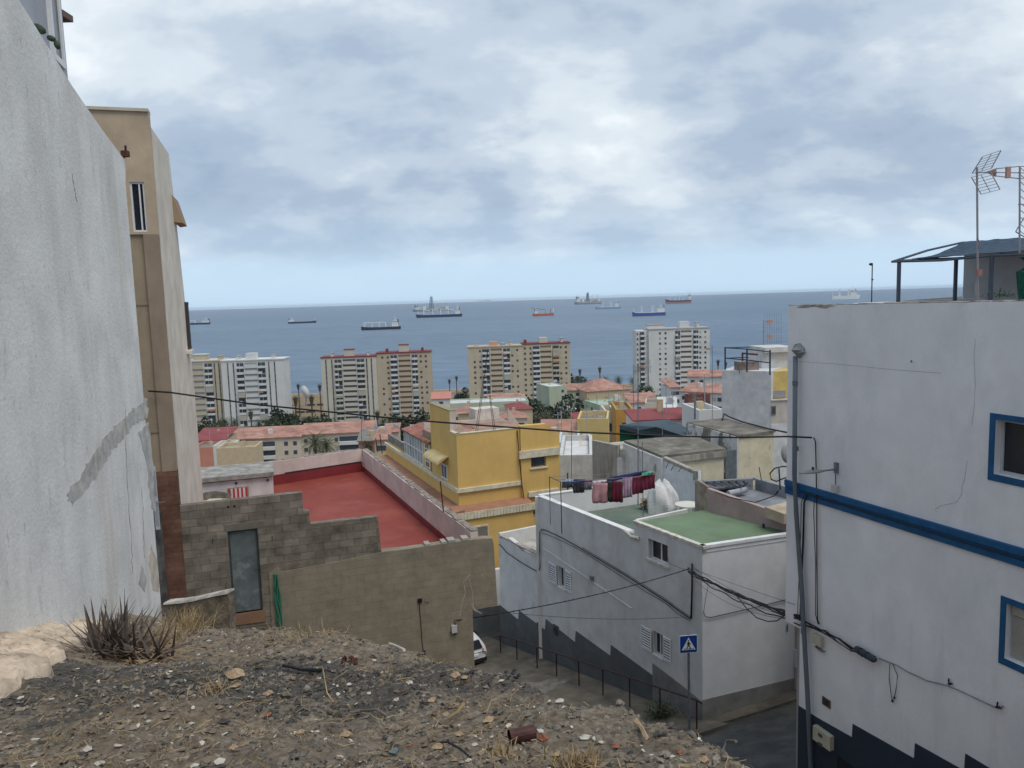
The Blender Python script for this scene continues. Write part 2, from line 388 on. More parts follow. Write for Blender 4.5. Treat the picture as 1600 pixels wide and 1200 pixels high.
vz = N(nt, 'ShaderNodeTexVoronoi', inputs={'Scale': 38}); L(tc.outputs['Object'], vz.inputs['Vector'])
r3 = ramp(nt, [(.0, .55), (.6, 1.5)]); L(vz.outputs['Color'], r3.inputs[0])
x2 = N(nt, 'ShaderNodeMix', data_type='RGBA', blend_type='MULTIPLY'); x2.inputs['Factor'].default_value = .8; L(x1.outputs['Result'], x2.inputs['A']); L(r3.outputs[0], x2.inputs['B'])
r4 = ramp(nt, [(.55, 0.0), (.70, .5)]); L(noi(1.3, 7, .6, 11), r4.inputs[0])
x3 = N(nt, 'ShaderNodeMix', data_type='RGBA'); L(r4.outputs[0], x3.inputs['Factor']); L(x2.outputs['Result'], x3.inputs['A']); x3.inputs['B'].default_value = (.165, .122, .082, 1)
L(x3.outputs['Result'], b.inputs['Base Color'])
bp = N(nt, 'ShaderNodeBump', inputs={'Strength': .9, 'Distance': .02}); L(noi(45, 8, .75), bp.inputs['Height']); L(bp.outputs[0], b.inputs['Normal'])
soil = m
def frange(a, b, s):
    o = []
    while a < b: o.append(a); a += s
    return o
lx = frange(-9, -5.6, .3) + frange(-5.6, 2.2, .045) + frange(2.2, 9, .4)
ly = frange(-4, 1.6, .3) + frange(1.6, 6, .045) + frange(6, 10.5, .07) + frange(10.5, 20.6, .4)
lg = grid(lx, ly, lot)
tag(lg.build('rubble_lot', soil, smooth=False, origin=(0, 0, 0)), kind='structure')

# ---- street, pavement, kerb
asph = mat('asphalt', (.060, .062, .062), var=.25, scale=1.2, bump=.3, bscale=80, stain=((.10, .10, .095), .6, .8, 1, .5))
conc = mat('pavement_concrete', (.135, .120, .098), var=.22, scale=1.1, bump=.25, bscale=60, stain=((.06, .058, .052), .7, .7, 1, .5))
def strip(W, a0, a1, o0, o1, dz, n=14):
    mb = MB(); vs = []
    for i in range(n + 1):
        a = lerp(a0, a1, i / n)
        for o in (o0, o1):
            p = W.pt(a, 0, o); p.z = G(p.x, p.y) + dz; vs.append(p)
    return mb.raw(vs, [(2 * i, 2 * i + 1, 2 * i + 3, 2 * i + 2) for i in range(n)])
st = MB()
for i in range(26):
    pass
# street sheet follows the terrain as a fine grid
sg = grid(frange(-14, 22, 1.0), frange(-6, 46, 1.0), lambda x, y: G(x, y) - .004)
tag(sg.build('street', asph), kind='structure')
pv = MB()
n = 16
for i in range(n):
    vs = []
    for a in (lerp(-1.2, 17.5, i / n), lerp(-1.2, 17.5, (i + 1) / n)):
        for o, dz in ((-.1, .12), (3.6, .12), (3.6, -.1)):
            p = WF.pt(a, 0, o); p.z = G(p.x, p.y) + dz; vs.append(p)
    pv.raw(vs, [(0, 1, 4, 3), (1, 2, 5, 4)])
vs = []
for o in (-.1, 3.6):
    for dz in (.12, -.1):
        p = WF.pt(-1.2, 0, o); p.z = G(p.x, p.y) + dz; vs.append(p)
pv.raw(vs, [(0, 1, 3, 2)])
tag(pv.build('pavement', conc), kind='structure')
kb = MB()
for i in range(n):
    vs = []
    for a in (lerp(-1.2, 17.5, i / n), lerp(-1.2, 17.5, (i + 1) / n)):
        for o, dz in ((3.603, .126), (3.76, .126), (3.76, -.1)):
            p = WF.pt(a, 0, o); p.z = G(p.x, p.y) + dz; vs.append(p)
    kb.raw(vs, [(0, 1, 4, 3), (1, 2, 5, 4)])
tag(kb.build('kerb', mat('kerb_concrete', (.13, .125, .115), var=.2, scale=2)), kind='structure')
# side pavement of the lane round the house corner
sp = MB(); n = 10; vs = []
for i in range(n + 1):
    for o, dz in ((-.1, .10), (.75, .10), (.75, -.1)):
        p = WS.pt(lerp(-1.0, 12, i / n), 0, o); p.z = G(p.x, p.y) + dz; vs.append(p)
sp.raw(vs, [(3 * i + k, 3 * i + k + 1, 3 * i + k + 4, 3 * i + k + 3) for i in range(n) for k in (0, 1)])
tag(sp.build('lane_pavement', conc), kind='structure')

# ================================================================ LEFT SIDE
stained = mat('stained_render', (.74, .725, .70), var=.10, scale=1.1, bump=.35, bscale=22,
              stain=[((.46, .44, .40), .5, 1.6, .22, .50, .22), ((.52, .45, .35), .45, .9, .12, .56, .1), ((.36, .355, .34), .5, 5.0, .35, .60, .12), ((.55, .53, .48), .5, .55, .8, .58, .08), ((.30, .29, .27), .45, 14, .25, .63, .05)], crack=((.22, .20, .18), .33, .6))
top = [CW.px(30, 0), CW.px(70, 65), CW.px(112, 133), CW.px(152, 192), CW.px(196, 252), CW.px(199, 290)]
e0 = CW.px(250, 925)
poly = [(top[0][0] - 14 * (1 if top[0][0] < e0[0] else -1), top[0][1] + 2.2)] + top + [(e0[0], e0[1])] + [(e0[0], -6.5), (top[0][0] - 14 * (1 if top[0][0] < e0[0] else -1), -6.5)]
poly[6] = (e0[0] - .02, top[5][1])
mb = MB().slab(CW, poly, -.3, 0)
cwo = tag(mb.build('concrete_wall', stained), 'tall white rendered wall with grey streaks and peeling paint along the left side', 'wall')
def blotch(px, o, name, m_, seed, amp=3.0, sub=9):
    rb = random.Random(seed); q = []
    for (a, b_), (c, d) in zip(px, px[1:] + px[:1]):
        for i in range(sub):
            t = i / sub; q.append((lerp(a, c, t) + rb.uniform(-amp, amp) * (i > 0), lerp(b_, d, t) + rb.uniform(-amp, amp) * (i > 0)))
    return MB().slab(CW, q, -.01, o, px=True).build(name, m_, cwo)
bare = mat('bare_render_patch', (.50, .485, .45), var=.25, scale=5, bump=.5, stain=((.50, .49, .46), .5, 3, .5, .5))
blotch([(228, 622), (232, 652), (205, 668), (178, 700), (152, 742), (112, 790), (104, 772), (140, 722), (168, 678), (200, 646)], .003, 'peeled_patch', bare, 1)
blotch([(232, 660), (240, 740), (243, 800), (236, 792), (226, 712), (215, 676)], .0036, 'peeled_patch', bare, 2, 1.5)
blotch([(220, 880), (228, 900), (226, 925), (216, 912)], .003, 'peeled_patch', bare, 3, 1.2, 4)
blotch([(236, 850), (246, 880), (248, 925), (238, 922), (232, 880)], .0034, 'peeled_patch', mat('sandy_patch', (.56, .49, .40), var=.2, scale=5, bump=.4), 4, 1.2, 5)
mb = MB()
for path in (((196, 640), (197, 700), (200, 770), (205, 850), (207, 905)), ((222, 760), (224, 830), (227, 880)), ((112, 270), (117, 300), (120, 318))):
    fine_ = [(lerp(a[0], b_[0], i / 6), lerp(a[1], b_[1], i / 6)) for a, b_ in zip(path, path[1:]) for i in range(6)]
    mb.tube([CW.at(u + random.uniform(-1.1, 1.1), v, .001) for u, v in fine_], lambda t: .0015 + .003 * abs(math.sin(t * 17)), n=4)
mb.build('crack', mat('wall_crack', (.16, .145, .13), bump=0), cwo)
# little iron stub near its top corner
p = CW.at(194, 247); mb = MB(); mb.tube([p + Vector((0, 0, .0)), p + Vector((.03, 0, .10)), p + Vector((.05, -.04, .16))], .015); mb.box(p.x - .03, p.x + .06, p.y - .03, p.y + .05, p.z + .02, p.z + .1)
tag(mb.build('iron_bracket', rust), 'small rusty bracket on the top corner of the white stained wall', 'bracket')

# footing of beige concrete along the wall base
foot = mat('crumbling_footing', (.56, .45, .345), var=.25, scale=3.5, bump=1, bscale=14, stain=[((.24, .19, .15), .8, 3.2, 1, .52, .1), ((.60, .52, .42), .7, 1.5, 1, .52), ((.13, .11, .09), .8, 9, 1, .60, .06)])
mb = MB(); nx, ny = 200, 40; vs = []
pts = []
SGN = 1 if CW.d.y > 0 else -1
for i in range(nx + 1):
    y = lerp(1.0, 8.3, i / nx)
    a = (y - CW.p.y) / CW.d.y
    wd = prof([(1, 1.0), (3, .80), (4.2, .80), (5.2, .60), (6.4, .42), (7.4, .2), (8.3, .1)], y) * (1 + .20 * noise.noise(Vector((y * 1.7, 0, 3))) + .15 * noise.noise(Vector((y * 4.1, 0, 8)))) 
    hh = prof([(1, .13), (4, .12), (6.3, .11), (7.5, .06), (8.3, .0)], y)
    for j in range(ny + 1):
        t = j / ny; o = wd * t
        q = CW.pt(a, 0, o); base = lot(q.x, q.y, False)
        top_z = base + hh * (1.15 - .45 * t)
        z = top_z if t < .90 else lerp(top_z, base - .12, ((t - .90) / .10) ** .5)
        q.z = z + .05 * noise.noise(Vector((q.x * 1.8, q.y * 1.8, 1))) - .07 * max(0, .25 - abs(noise.noise(Vector((q.x * 2.6, q.y * 3.4, 7))))) + .05 * noise.noise(Vector((q.x * 6, q.y * 6, 4))) + .03 * noise.noise(Vector((q.x * 19, q.y * 19, 4))) + .016 * noise.noise(Vector((q.x * 43, q.y * 43, 4)))
        vs.append(q)
fs = [(i * (ny + 1) + j, i * (ny + 1) + j + 1, (i + 1) * (ny + 1) + j + 1, (i + 1) * (ny + 1) + j) for i in range(nx) for j in range(ny)]
mb.raw(vs, fs)
tag(mb.build('wall_footing', foot, smooth=True), 'lump of crumbling beige concrete footing at the foot of the stained white wall', 'footing')

# prickly pear pads on top of the wall
pear = mat('cactus_green', (.035, .06, .035), rough=.6, bump=.3)
r_ = empty('prickly_pear', at(62, 62, 8.0), 'dark green cactus pads leaning over the top of the stained wall', 'cactus')
for (u, v, a, b_, rot) in [(60, 45, .085, .045, .5), (80, 60, .05, .03, .4), (89, 70, .05, .03, 1.2)]:
    c = at(u, v, 8.0); mb = MB(); vs = []; n = 10
    for i in range(n):
        for j in range(5):
            t = 2 * math.pi * i / n; f = math.pi * j / 4
            x, z, y = a * math.cos(t) * math.sin(f), b_ * math.sin(t) * math.sin(f), .02 * math.cos(f)
            vs.append(c + Vector((x * math.cos(rot) + z * math.sin(rot), y, -x * math.sin(rot) + z * math.cos(rot))))
    mb.raw(vs, [(i * 5 + j, ((i + 1) % n) * 5 + j, ((i + 1) % n) * 5 + j + 1, i * 5 + j + 1) for i in range(n) for j in range(4)])
    mb.build('pad', pear, r_, smooth=True)

# pale grey building above the wall, top left
GBp = at(107, 120, 13.0)
GB = Wall(GBp, slope=(-.28, 1)); GB.n = GB.n if GB.n.x > 0 else -GB.n
greyp = mat('pale_grey_paint', (.42, .44, .48), stain=((.32, .33, .35), .4, 1.5, .3, .55))
r_ = empty('grey_building', (GBp.x - 2, GBp.y, -6), 'pale grey building with tall white framed window behind the stained wall top left', 'building')
sgn = -1 if GB.pt(-1, 0).y < GBp.y else 1
a_far = GB.px(106, 120)[0]
mb = MB().slab(GB, [(a_far, -6), (a_far, 12), (a_far + sgn * 9, 12), (a_far + sgn * 9, -6)], -4, 0); mb.build('wall', greyp, r_)
A = GB.px(75, 0); B_ = GB.px(97, 104); A2 = GB.px(79, 85)
wz0, wz1 = B_[1], A2[1] + 2.9
mb = MB(); a0, a1 = sorted((A[0], B_[0]))
a0 = A2[0]; a1 = B_[0]; lo, hi = min(a0, a1), max(a0, a1)
for q in ((lo, lo + .09, B_[1] - .05, wz1), (hi - .09, hi, B_[1] - .05, wz1)): mb.wbox(GB, *q, 0, .06)
mb.wbox(GB, lo + .09, hi - .09, B_[1] - .05, B_[1] + .05, 0, .055); mb.wbox(GB, lo + .09, hi - .09, wz1 - .08, wz1, 0, .055)
fr = mb.build('window', wframe, r_)
MB().wbox(GB, lo + .09, hi - .09, B_[1] + .05, wz1 - .08, .0, .03).build('pane', glass, fr)
c = GB.at(104, 20); MB().box(c.x - .3, c.x + .02, c.y - .15, c.y + .15, c.z - .10, c.z).build('eave', mat('brown_eave', (.17, .12, .10)), r_)

# ---- beige building
beP = at(256, 480, 18.6)
BF = Wall(beP, slope=dBW); BS = Wall(beP, slope=(-.30, 1)); BS.n = BS.n if BS.n.x > 0 else -BS.n
beige = mat('beige_render', (.50, .40, .29), stain=((.40, .31, .22), .35, 1.0, .3, .55), bump=.1)
cream = mat('cream_render', (.68, .62, .525), stain=((.46, .41, .34), .4, 1.2, .25, .55), bump=.1)
brownp = mat('brown_panel', (.31, .24, .18), stain=((.20, .145, .11), .5, 1.4, .3, .5))
tanp = mat('tan_panel', (.33, .265, .19), stain=((.25, .19, .14), .4, 1.4, .3, .52))
redtile = brickmat('red_brown_tile', (.15, .075, .055), (.19, .10, .07), (.10, .07, .055), .4, .12, .006, bump=.2)
r_ = empty('beige_building', (beP.x - 2, beP.y + 1, -9), 'tall beige and brown building with white framed window behind the stained wall', 'building')
zt = BF.px(233, 175)[1]
a1 = 0.0
aL = -5.0
# front facade with the window hole
wa0, wz1 = BF.px(202, 284); wa1, wz0 = BF.px(231, 362)
hole = [(wa0, wz0), (wa1, wz0), (wa1, wz1), (wa0, wz1)]
zb = BF.px(252, 366)[1]
mb = MB().slab(BF, [(aL, zb), (0, zb), (0, zt), (aL, zt)], -.25, 0, holes=[hole]); mb.build('front_wall', beige, r_)
mb = MB().wbox(BF, aL, 0, zt - .0, zt + .07, -.35, .05); mb.build('coping', mat('pale_coping', (.52, .47, .38)), r_)
# side wall, a touch lower
pts = [BS.px(*q) for q in [(236, 200), (250, 222), (264, 241)]]
a_end = max(q[0] for q in pts); a_s = BS.px(264, 243)[0]
zs0 = pts[0][1]; zs1 = pts[-1][1]
zsd = (zs0 + zs1) / 2
mb = MB().slab(BS, [(0.0, -12), (0.0, zt - .02), (.35, zt - .02), (.36, zs0), (a_s, zs1), (a_s + .9, BS.px(283, 420)[1]), (a_s + 1.2, -12)], -4, 0.0)
MB().slab(BS, [(0.27, -12), (0.27, zs0 + .02), (a_s, zs1), (BS.px(273, 322)[0], BS.px(273, 322)[1]), (BS.px(303, 600)[0], BS.px(303, 600)[1]), (BS.px(319, 780)[0], BS.px(319, 780)[1] - 5)], -3.8, 0.0).build('side_wall', cream, r_)
# window
zf = mb = MB(); f = .06
f = .04
for q in ((wa0, wa0 + f, wz0, wz1), (wa1 - f, wa1, wz0, wz1), (wa0 + f, wa1 - f, wz0, wz0 + f), (wa0 + f, wa1 - f, wz1 - f, wz1), (lerp(wa0, wa1, .58), lerp(wa0, wa1, .68), wz0 + f, wz1 - f)):
    mb.wbox(BF, *q, -.10, -.03)
fr = mb.build('window', wframe, r_)
MB().wbox(BF, wa0 + f, wa1 - f, wz0 + f, wz1 - f, -.14, -.11).build('pane', glass, fr)
# lower storeys: tan recess and brown column, red tile base
ac = BF.px(228, 420)[0]; zr = BF.px(262, 736)[1]
MB().wbox(BF, aL, ac, zr, zb, -.4, -.05).build('tan_wall', tanp, r_)
MB().wbox(BF, ac, -.0, zr, zb - .0, -.4, .03).build('brown_pillar', brownp, r_)
MB().wbox(BF, ac - .15, 0.0, -12, zr, -.4, .032).build('tile_base', redtile, r_)
for (u, v) in ((222, 476), (236, 676)):
    z = BF.px(u, v)[1]; MB().wbox(BF, aL, ac, z - .02, z + .02, -.05, -.035).build('joint_strip', brownp, r_)
# awning on the side
q0 = BS.px(272, 313); q1 = BS.px(275, 350)
mb = MB(); a0 = q1[0]
mb.raw([BS.pt(a0 - .5, q0[1] + .1, 0), BS.pt(a0 + 1.0, q0[1] + .1, 0), BS.pt(a0 + .7, q1[1], .22), BS.pt(a0 - .3, q1[1], .22), BS.pt(a0 - .5, q1[1], 0), BS.pt(a0 + 1.0, q1[1], 0)], [(0, 1, 2, 3), (3, 2, 5, 4), (0, 3, 4), (1, 5, 2), (0, 4, 5, 1)])
mb.build('awning', mat('brown_awning', (.30, .21, .13)), r_)
a0, z0 = BS.px(294, 545); a1, z1 = BS.px(289, 472)
fr = MB().wbox(BS, min(a0, a1) - .1, max(a0, a1) + .15, z0, z1, 0, .08).build('side_window', mat('brown_frame', (.06, .05, .045)), r_)
MB().wbox(BS, min(a0, a1), max(a0, a1) + .05, z0 + .08, z1 - .08, .08, .09).build('pane', glass, fr)
a0, z0 = BS.px(293, 547); MB().wbox(BS, a0 - .3, a0 + .4, z0 - .1, z0, 0, .14).build('sill', cream, r_)
# concrete side strip under it (dark weathered)
wdark = mat('weathered_dark_concrete', (.10, .10, .10), var=.4, scale=2, stain=((.20, .20, .19), .6, 2.5, .3, .5), bump=.5)
bk = BF.off(.05)
a0, z0 = bk.px(243, 800); a1, z1 = bk.px(262, 800)
mb = MB().wbox(BF, a0 - .6, a1 - .15, -10, z0, -.3, .10); mb.build('base_pillar', wdark, r_)
# white metal door standing open
r_ = empty('metal_gate', BF.at(250, 825, .3), 'white metal door standing ajar between the stained wall and the red tiled pillar', 'door')
a0, z1 = BF.px(238, 726); a1, z0 = BF.px(253, 822)
MB().wbox(BF, a0, a1, z0, z1, .25, .29).build('leaf', mat('dull_white_metal', (.50, .52, .56), rough=.5), r_)
pm = mat('grey_panel', (.33, .35, .39), rough=.5)
for t0, t1 in ((.06, .46), (.54, .94)):
    MB().wbox(BF, lerp(a0, a1, .15), lerp(a0, a1, .45), lerp(z0, z1, t0), lerp(z0, z1, t1), .29, .297).build('panel', pm, r_)
    MB().wbox(BF, lerp(a0, a1, .55), lerp(a0, a1, .85), lerp(z0, z1, t0), lerp(z0, z1, t1), .29, .297).build('panel', pm, r_)
h = BF.at(256, 780, .29); MB().tube([h - Vector((.1, 0, 0)), h + Vector((-.1, -.06, 0)), h + Vector((.1, -.06, .02))], .012).build('handle', galv, r_)

# ================================================================ BLOCK WALL
blocks = brickmat('grey_blocks', (.170, .148, .120), (.245, .216, .178), (.185, .163, .134), .40, .20, .012, bump=.8, msmooth=.5)
brown = brickmat('brown_render', (.238, .209, .162), (.258, .226, .174), (.225, .198, .152), .40, .20, .006, mott=(.74, 1.14), bump=.55, msmooth=1.0)
lintel = mat('rough_concrete', (.17, .155, .13), var=.2, bump=.5)
r_ = empty('block_wall', BW.pt(0, -9, 0), 'bare grey concrete block wall stepping down, with brown rendered lower part and metal door', 'wall')
P = lambda u, v: BW.px(u, v)
d0 = P(355, 829); d1 = P(411, 953); da0, da1, dz0, dz1 = d0[0], d1[0], d1[1], (P(355, 829)[1] + P(407, 826)[1]) / 2
zlow = -11.0
outer = [P(236, 836), P(282, 833), P(280, 791), P(472, 769.5), P(474, 799), P(483, 799), P(485, 819), P(590, 807.5), P(592, 824), P(596, 862), P(597, 900)]
aB = outer[-1][0]
outer = outer + [(aB, zlow), (outer[0][0], zlow)]
dh = [(da0, dz0), (da1, dz0), (da1, dz1), (da0, dz1)]
MB().slab(BW, outer, -.22, 0, holes=[dh]).build('blockwork', blocks, r_)
MB().slab(BW, [P(420, 896), P(434, 884), P(440, 893), P(520, 879), P(597, 862), P(640, 857), P(700, 848), P(733, 843.5), P(757, 841), P(769, 841), P(771, 850), P(777, 945), P(738, 953), P(741, 1037), (P(741, 1037)[0] + .02, -14), (P(420, 960)[0], -14)], -.25, .03).build('rendered_wall', brown, r_)
# crumbly cap stones along the rendered wall
mb = MB(); capm = mat('pale_mortar', (.34, .315, .28), bump=.5)
for (u0, u1, v) in ((664, 672, 852), (690, 697, 848.5), (700, 711, 846), (722, 732, 843)):
    a, z = P(u0, v); a2, z2 = P(u1, v - 2); mb.wbox(BW, a, a2, z - .03, z + .035, -.27, .035)
mb.build('loose_mortar', capm, r_)
MB().wbox(BW, P(350, 815)[0], P(412, 815)[0], dz1, dz1 + .17, -.22, .008).build('lintel', lintel, r_)
MB().wbox(BW, da0 - .05, da1 + .05, dz0 - .30, dz0, -.2, .03).build('sill', mat('reddish_sill', (.24, .14, .09), bump=.4), r_)
doorm = mat('weathered_steel_door', (.12, .145, .15), rough=.6, var=.25, scale=2, bump=.1, bscale=6, stain=((.24, .27, .29), .8, 2.2, .9, .58, .14))
fr = MB(); fr.wbox(BW, da0, da0 + .05, dz0, dz1, -.14, -.04); fr.wbox(BW, da1 - .05, da1, dz0, dz1, -.14, -.04); fr.wbox(BW, da0 + .05, da1 - .05, dz1 - .05, dz1, -.14, -.04)
fr.build('door_frame', mat('dark_frame', (.05, .06, .065)), r_)
dr = MB().wbox(BW, da0 + .05, da1 - .05, dz0 + .01, dz1 - .05, -.12, -.07).build('door', doorm, r_)
h = BW.at(405, 889, -.06); mb = MB(); mb.tube([h, h + BW.d.to_3d() * 0 + Vector((BW.n.x, BW.n.y, 0)) * .06, h + Vector((BW.n.x, BW.n.y, 0)) * .06 - BW.d.to_3d() * .12], .012); q = BW.px(405, 889); mb.wbox(BW, q[0] - .02, q[0] + .025, q[1] - .1, q[1] + .07, -.07, -.055)
mb.build('handle', darkmetal, dr)
ef = mat('pale_efflorescence', (.36, .34, .30), var=.3, scale=8)
mb = MB()
for path, w_ in ((((718, 962), (722, 940), (727, 925), (724, 908), (735, 896)), .03), (((733, 905), (738, 925), (739, 945)), .022), (((735, 940), (741, 952), (752, 958)), .045), (((706, 958), (716, 955), (724, 954)), .02), (((752, 896), (757, 905)), .02)):
    for (a, b_), (c, d) in zip(path, path[1:]):
        p0, p1 = P(a, b_), P(c, d); dx_, dz_ = p1[0] - p0[0], p1[1] - p0[1]; l = math.hypot(dx_, dz_); nx_, nz_ = -dz_ / l * w_ / 2, dx_ / l * w_ / 2
        mb.slab(BW, [(p0[0] - nx_, p0[1] - nz_), (p1[0] - nx_ * .6, p1[1] - nz_ * .6), (p1[0] + nx_ * .6, p1[1] + nz_ * .6), (p0[0] + nx_, p0[1] + nz_)], .02, .033 + .0005 * random.random())
mb.build('efflorescence', ef, r_)
# holes/dark marks in blocks
mb = MB()
for (u, v) in ((356, 792), (366, 791)):
    a, z = P(u, v); mb.wbox(BW, a - .02, a + .03, z - .03, z + .03, -.01, .004)
for (u, v) in ((332, 845), (425, 840)):
    a, z = P(u, v); mb.wbox(BW, a - .008, a + .012, z - .07, z + .05, -.01, .004)
mb.build('gap', mat('dark_gap', (.02, .018, .016)), r_)

# dark steel strip leaning beside the door
p0 = BW.at(352, 940, .35); p1 = BW.at(354, 905, .25)
mb = MB().tube([p0 + Vector((0, 0, -.3)), p1], .035, n=4, r1=.01)
tag(mb.build('steel_offcut', darkmetal), 'narrow dark metal offcut leaning just left of the grey door', 'metal scrap')

# green netting rope hanging beside the door
green = mat('green_net', (.03, .16, .10), rough=.6)
r_ = empty('green_rope', BW.at(433, 975, .12), 'bunch of green netting rope hanging on the wall right of the door', 'rope')
for k in range(7):
    mb = MB(); pts = []
    u0 = 428 + random.uniform(-1, 4)
    for i in range(9):
        t = i / 8; pts.append(BW.at(u0 + 9 * t + math.sin(t * 6 + k) * 2.2 + (k - 3) * .9 * (.4 + t), 896 + 82 * t, .08 + .03 * math.sin(k)))
    mb.tube(pts, .016 + .006 * (k % 3), n=5); mb.build('strand', green, r_)

# junction box and cable on the brown wall
r_ = empty('junction_box', BW.at(709, 980, .03), 'small white junction box with cable on the brown rendered wall', 'junction box')
MB().wpx(BW, 704.5, 976, 713.5, 986, .03, .11).build('box', mat('grey_plastic', (.45, .45, .46), rough=.5), r_)
MB().tube([BW.at(*q, .07) for q in ((710, 967), (709, 971), (714, 978), (714, 987), (708, 989), (702, 986))], .012).build('cable_tail', cable, r_)
mb = MB().tube([BW.at(*q, .05) for q in ((655, 938), (655, 950), (657, 970), (659, 1000), (661, 1018))], .009); mb.wpx(BW, 652, 935, 659, 940, .03, .07); mb.wpx(BW, 659, 1016, 664, 1021, .03, .08)
tag(mb.build('thin_cable', cable), 'thin dark cable running down the brown rendered wall', 'cable')

# broken low wall in front of the block wall
lw0 = at(256, 950, 10.9); LW = Wall(lw0, slope=(1, -.35))
lowm = mat('mossy_concrete', (.20, .17, .13), var=.35, scale=2.5, bump=.8, bscale=18, stain=[((.06, .055, .045), .8, 2.2, .8, .5)])
r_ = empty('low_wall', LW.pt(.5, -4.5, 0), 'broken low concrete wall with white topped edge in front of the block wall', 'wall')
tp = [LW.px(*q) for q in ((256, 945), (280, 943), (300, 940), (325, 934), (345, 930), (356, 928), (358, 940), (359, 985))]
MB().slab(LW, tp + [(tp[-1][0], -5.6), (tp[0][0], -5.6)], -.13, 0).build('wall_body', lowm, r_)
mb = MB()
for i in range(5):
    a, z = tp[i]; a2, z2 = tp[i + 1]
    vs = [LW.pt(a, z + .005, .015), LW.pt(a2, z2 + .005, .015), LW.pt(a2, z2 + .04, .0), LW.pt(a, z + .03, .0), LW.pt(a, z + .005, -.14), LW.pt(a2, z2 + .005, -.14), LW.pt(a2, z2 + .035, -.14), LW.pt(a, z + .035, -.14)]
    mb.raw(vs, [(0, 1, 2, 3), (3, 2, 6, 7), (4, 7, 6, 5), (0, 3, 7, 4), (1, 5, 6, 2)])
mb.build('cap', mat('pale_cap', (.50, .48, .45), bump=.5, var=.3, scale=5), r_)

# ================================================================ RED TERRACE BUILDING
pinkm = mat('pale_pink_render', (.60, .505, .47), stain=[((.46, .36, .34), .5, 1.2, .3, .52), ((.36, .31, .28), .5, 2.5, .15, .62)])
redm = mat('red_roof_paint', (.235, .044, .032), var=.16, scale=.45, stain=[((.29, .072, .054), .7, .5, 1, .48, .15), ((.17, .045, .04), .6, 1.1, 1, .56, .12), ((.29, .11, .085), .5, 4, 1, .60, .1), ((.12, .05, .045), .5, 9, 1, .66, .05)], rough=.7)
reddk = mat('red_skirting', (.21, .03, .035), rough=.7)
ZP = -6.45
n1 = onz(741, 836, ZP); n2 = onz(566, 702, ZP); n3 = onz(330, 735, ZP)
PR = Wall(n1, d=(n2.xy - n1.xy)); PR.n = Vector((-PR.d.y, PR.d.x)); PR.n = PR.n if PR.n.x < 0 else -PR.n
PB = Wall(n2, d=(n3.xy - n2.xy))
ZFL = PB.px(560, 733)[1] - .12
r_ = empty('terrace_building', (-6, 27, -14), 'low pink building with red painted flat roof behind the block wall', 'building')
lenR = (n2.xy - n1.xy).length; lenB = (n3.xy - n2.xy).length + 3
MB().wbox(PR, .3, lenR, ZFL - .5, ZP, -.22, 0).build('right_parapet', pinkm, r_)
MB().wbox(PR, .8, lenR - .01, ZFL + .0, ZFL + .22, 0.0, .03).build('skirting', reddk, r_)
MB().wbox(PB, .02, lenB, -16, ZP, -.22, 0).build('back_parapet', pinkm, r_)
MB().wbox(PB, .05, lenB, ZFL, ZFL + .42, 0.0, .04).build('skirting', reddk, r_)
c = [n1.xy + PR.d * .7, n2.xy, n3.xy + PB.d * 2.5, (BW.pt(-5.5, 0, -.2)).xy, BW.pt((n1.xy - BW.p).dot(BW.d), 0, -.2).xy]
MB().prism([(p.x, p.y) for p in c], ZFL - .3, ZFL).build('roof', redm, r_)
c2_ = [c[0] + PR.n * 1.6 + PR.d * 2, c[1] + PR.n * 1.6, c[2], c[3] + PR.d * 1.0]
MB().prism([(p.x, p.y) for p in c2_], -16, ZFL - .3).build('body', pinkm, r_)
# rough weathered top of the parapets
mb = MB(); cap2 = mat('weathered_top', (.27, .23, .20), var=.4, scale=6, bump=.6)
for i in range(34):
    a = lerp(.3, lenR, i / 34); mb.wbox(PR, a, a + lenR / 34 * .98, ZP, ZP + random.uniform(.015, .05), -.23, random.uniform(-.06, -.01))
for i in range(22):
    a = lerp(.05, lenB, i / 22); mb.wbox(PB, a, a + lenB / 22 * .97, ZP, ZP + random.uniform(.012, .04), -.23, random.uniform(-.09, -.03))
mb.build('weathered_coping', cap2, r_)
# stub wall in the terrace corner + dark line on back parapet
MB().wbox(PB, .1, 3.5, ZFL + .42, ZFL + .46, 0, .05).build('flashing', darkmetal, r_)
# iron stubs
for (u, v, h) in ((693, 777, .95), (597, 693, .8), (590, 690, .55)):
    p = onz(u, v + 22 if u > 600 else v + 14, ZP); p = p
    tag(MB().tube([p + Vector((0, 0, -.05)), p + Vector((-.06, 0, h))], .022, n=5).build('iron_stub', rust if u > 600 else darkmetal), 'thin iron rod standing on the pink parapet ' + {693: 'nearest the yellow building wall', 597: 'at its far corner, right of two', 590: 'at its far corner, left of two'}[u], 'iron rod', 'iron rods on the pink parapet')

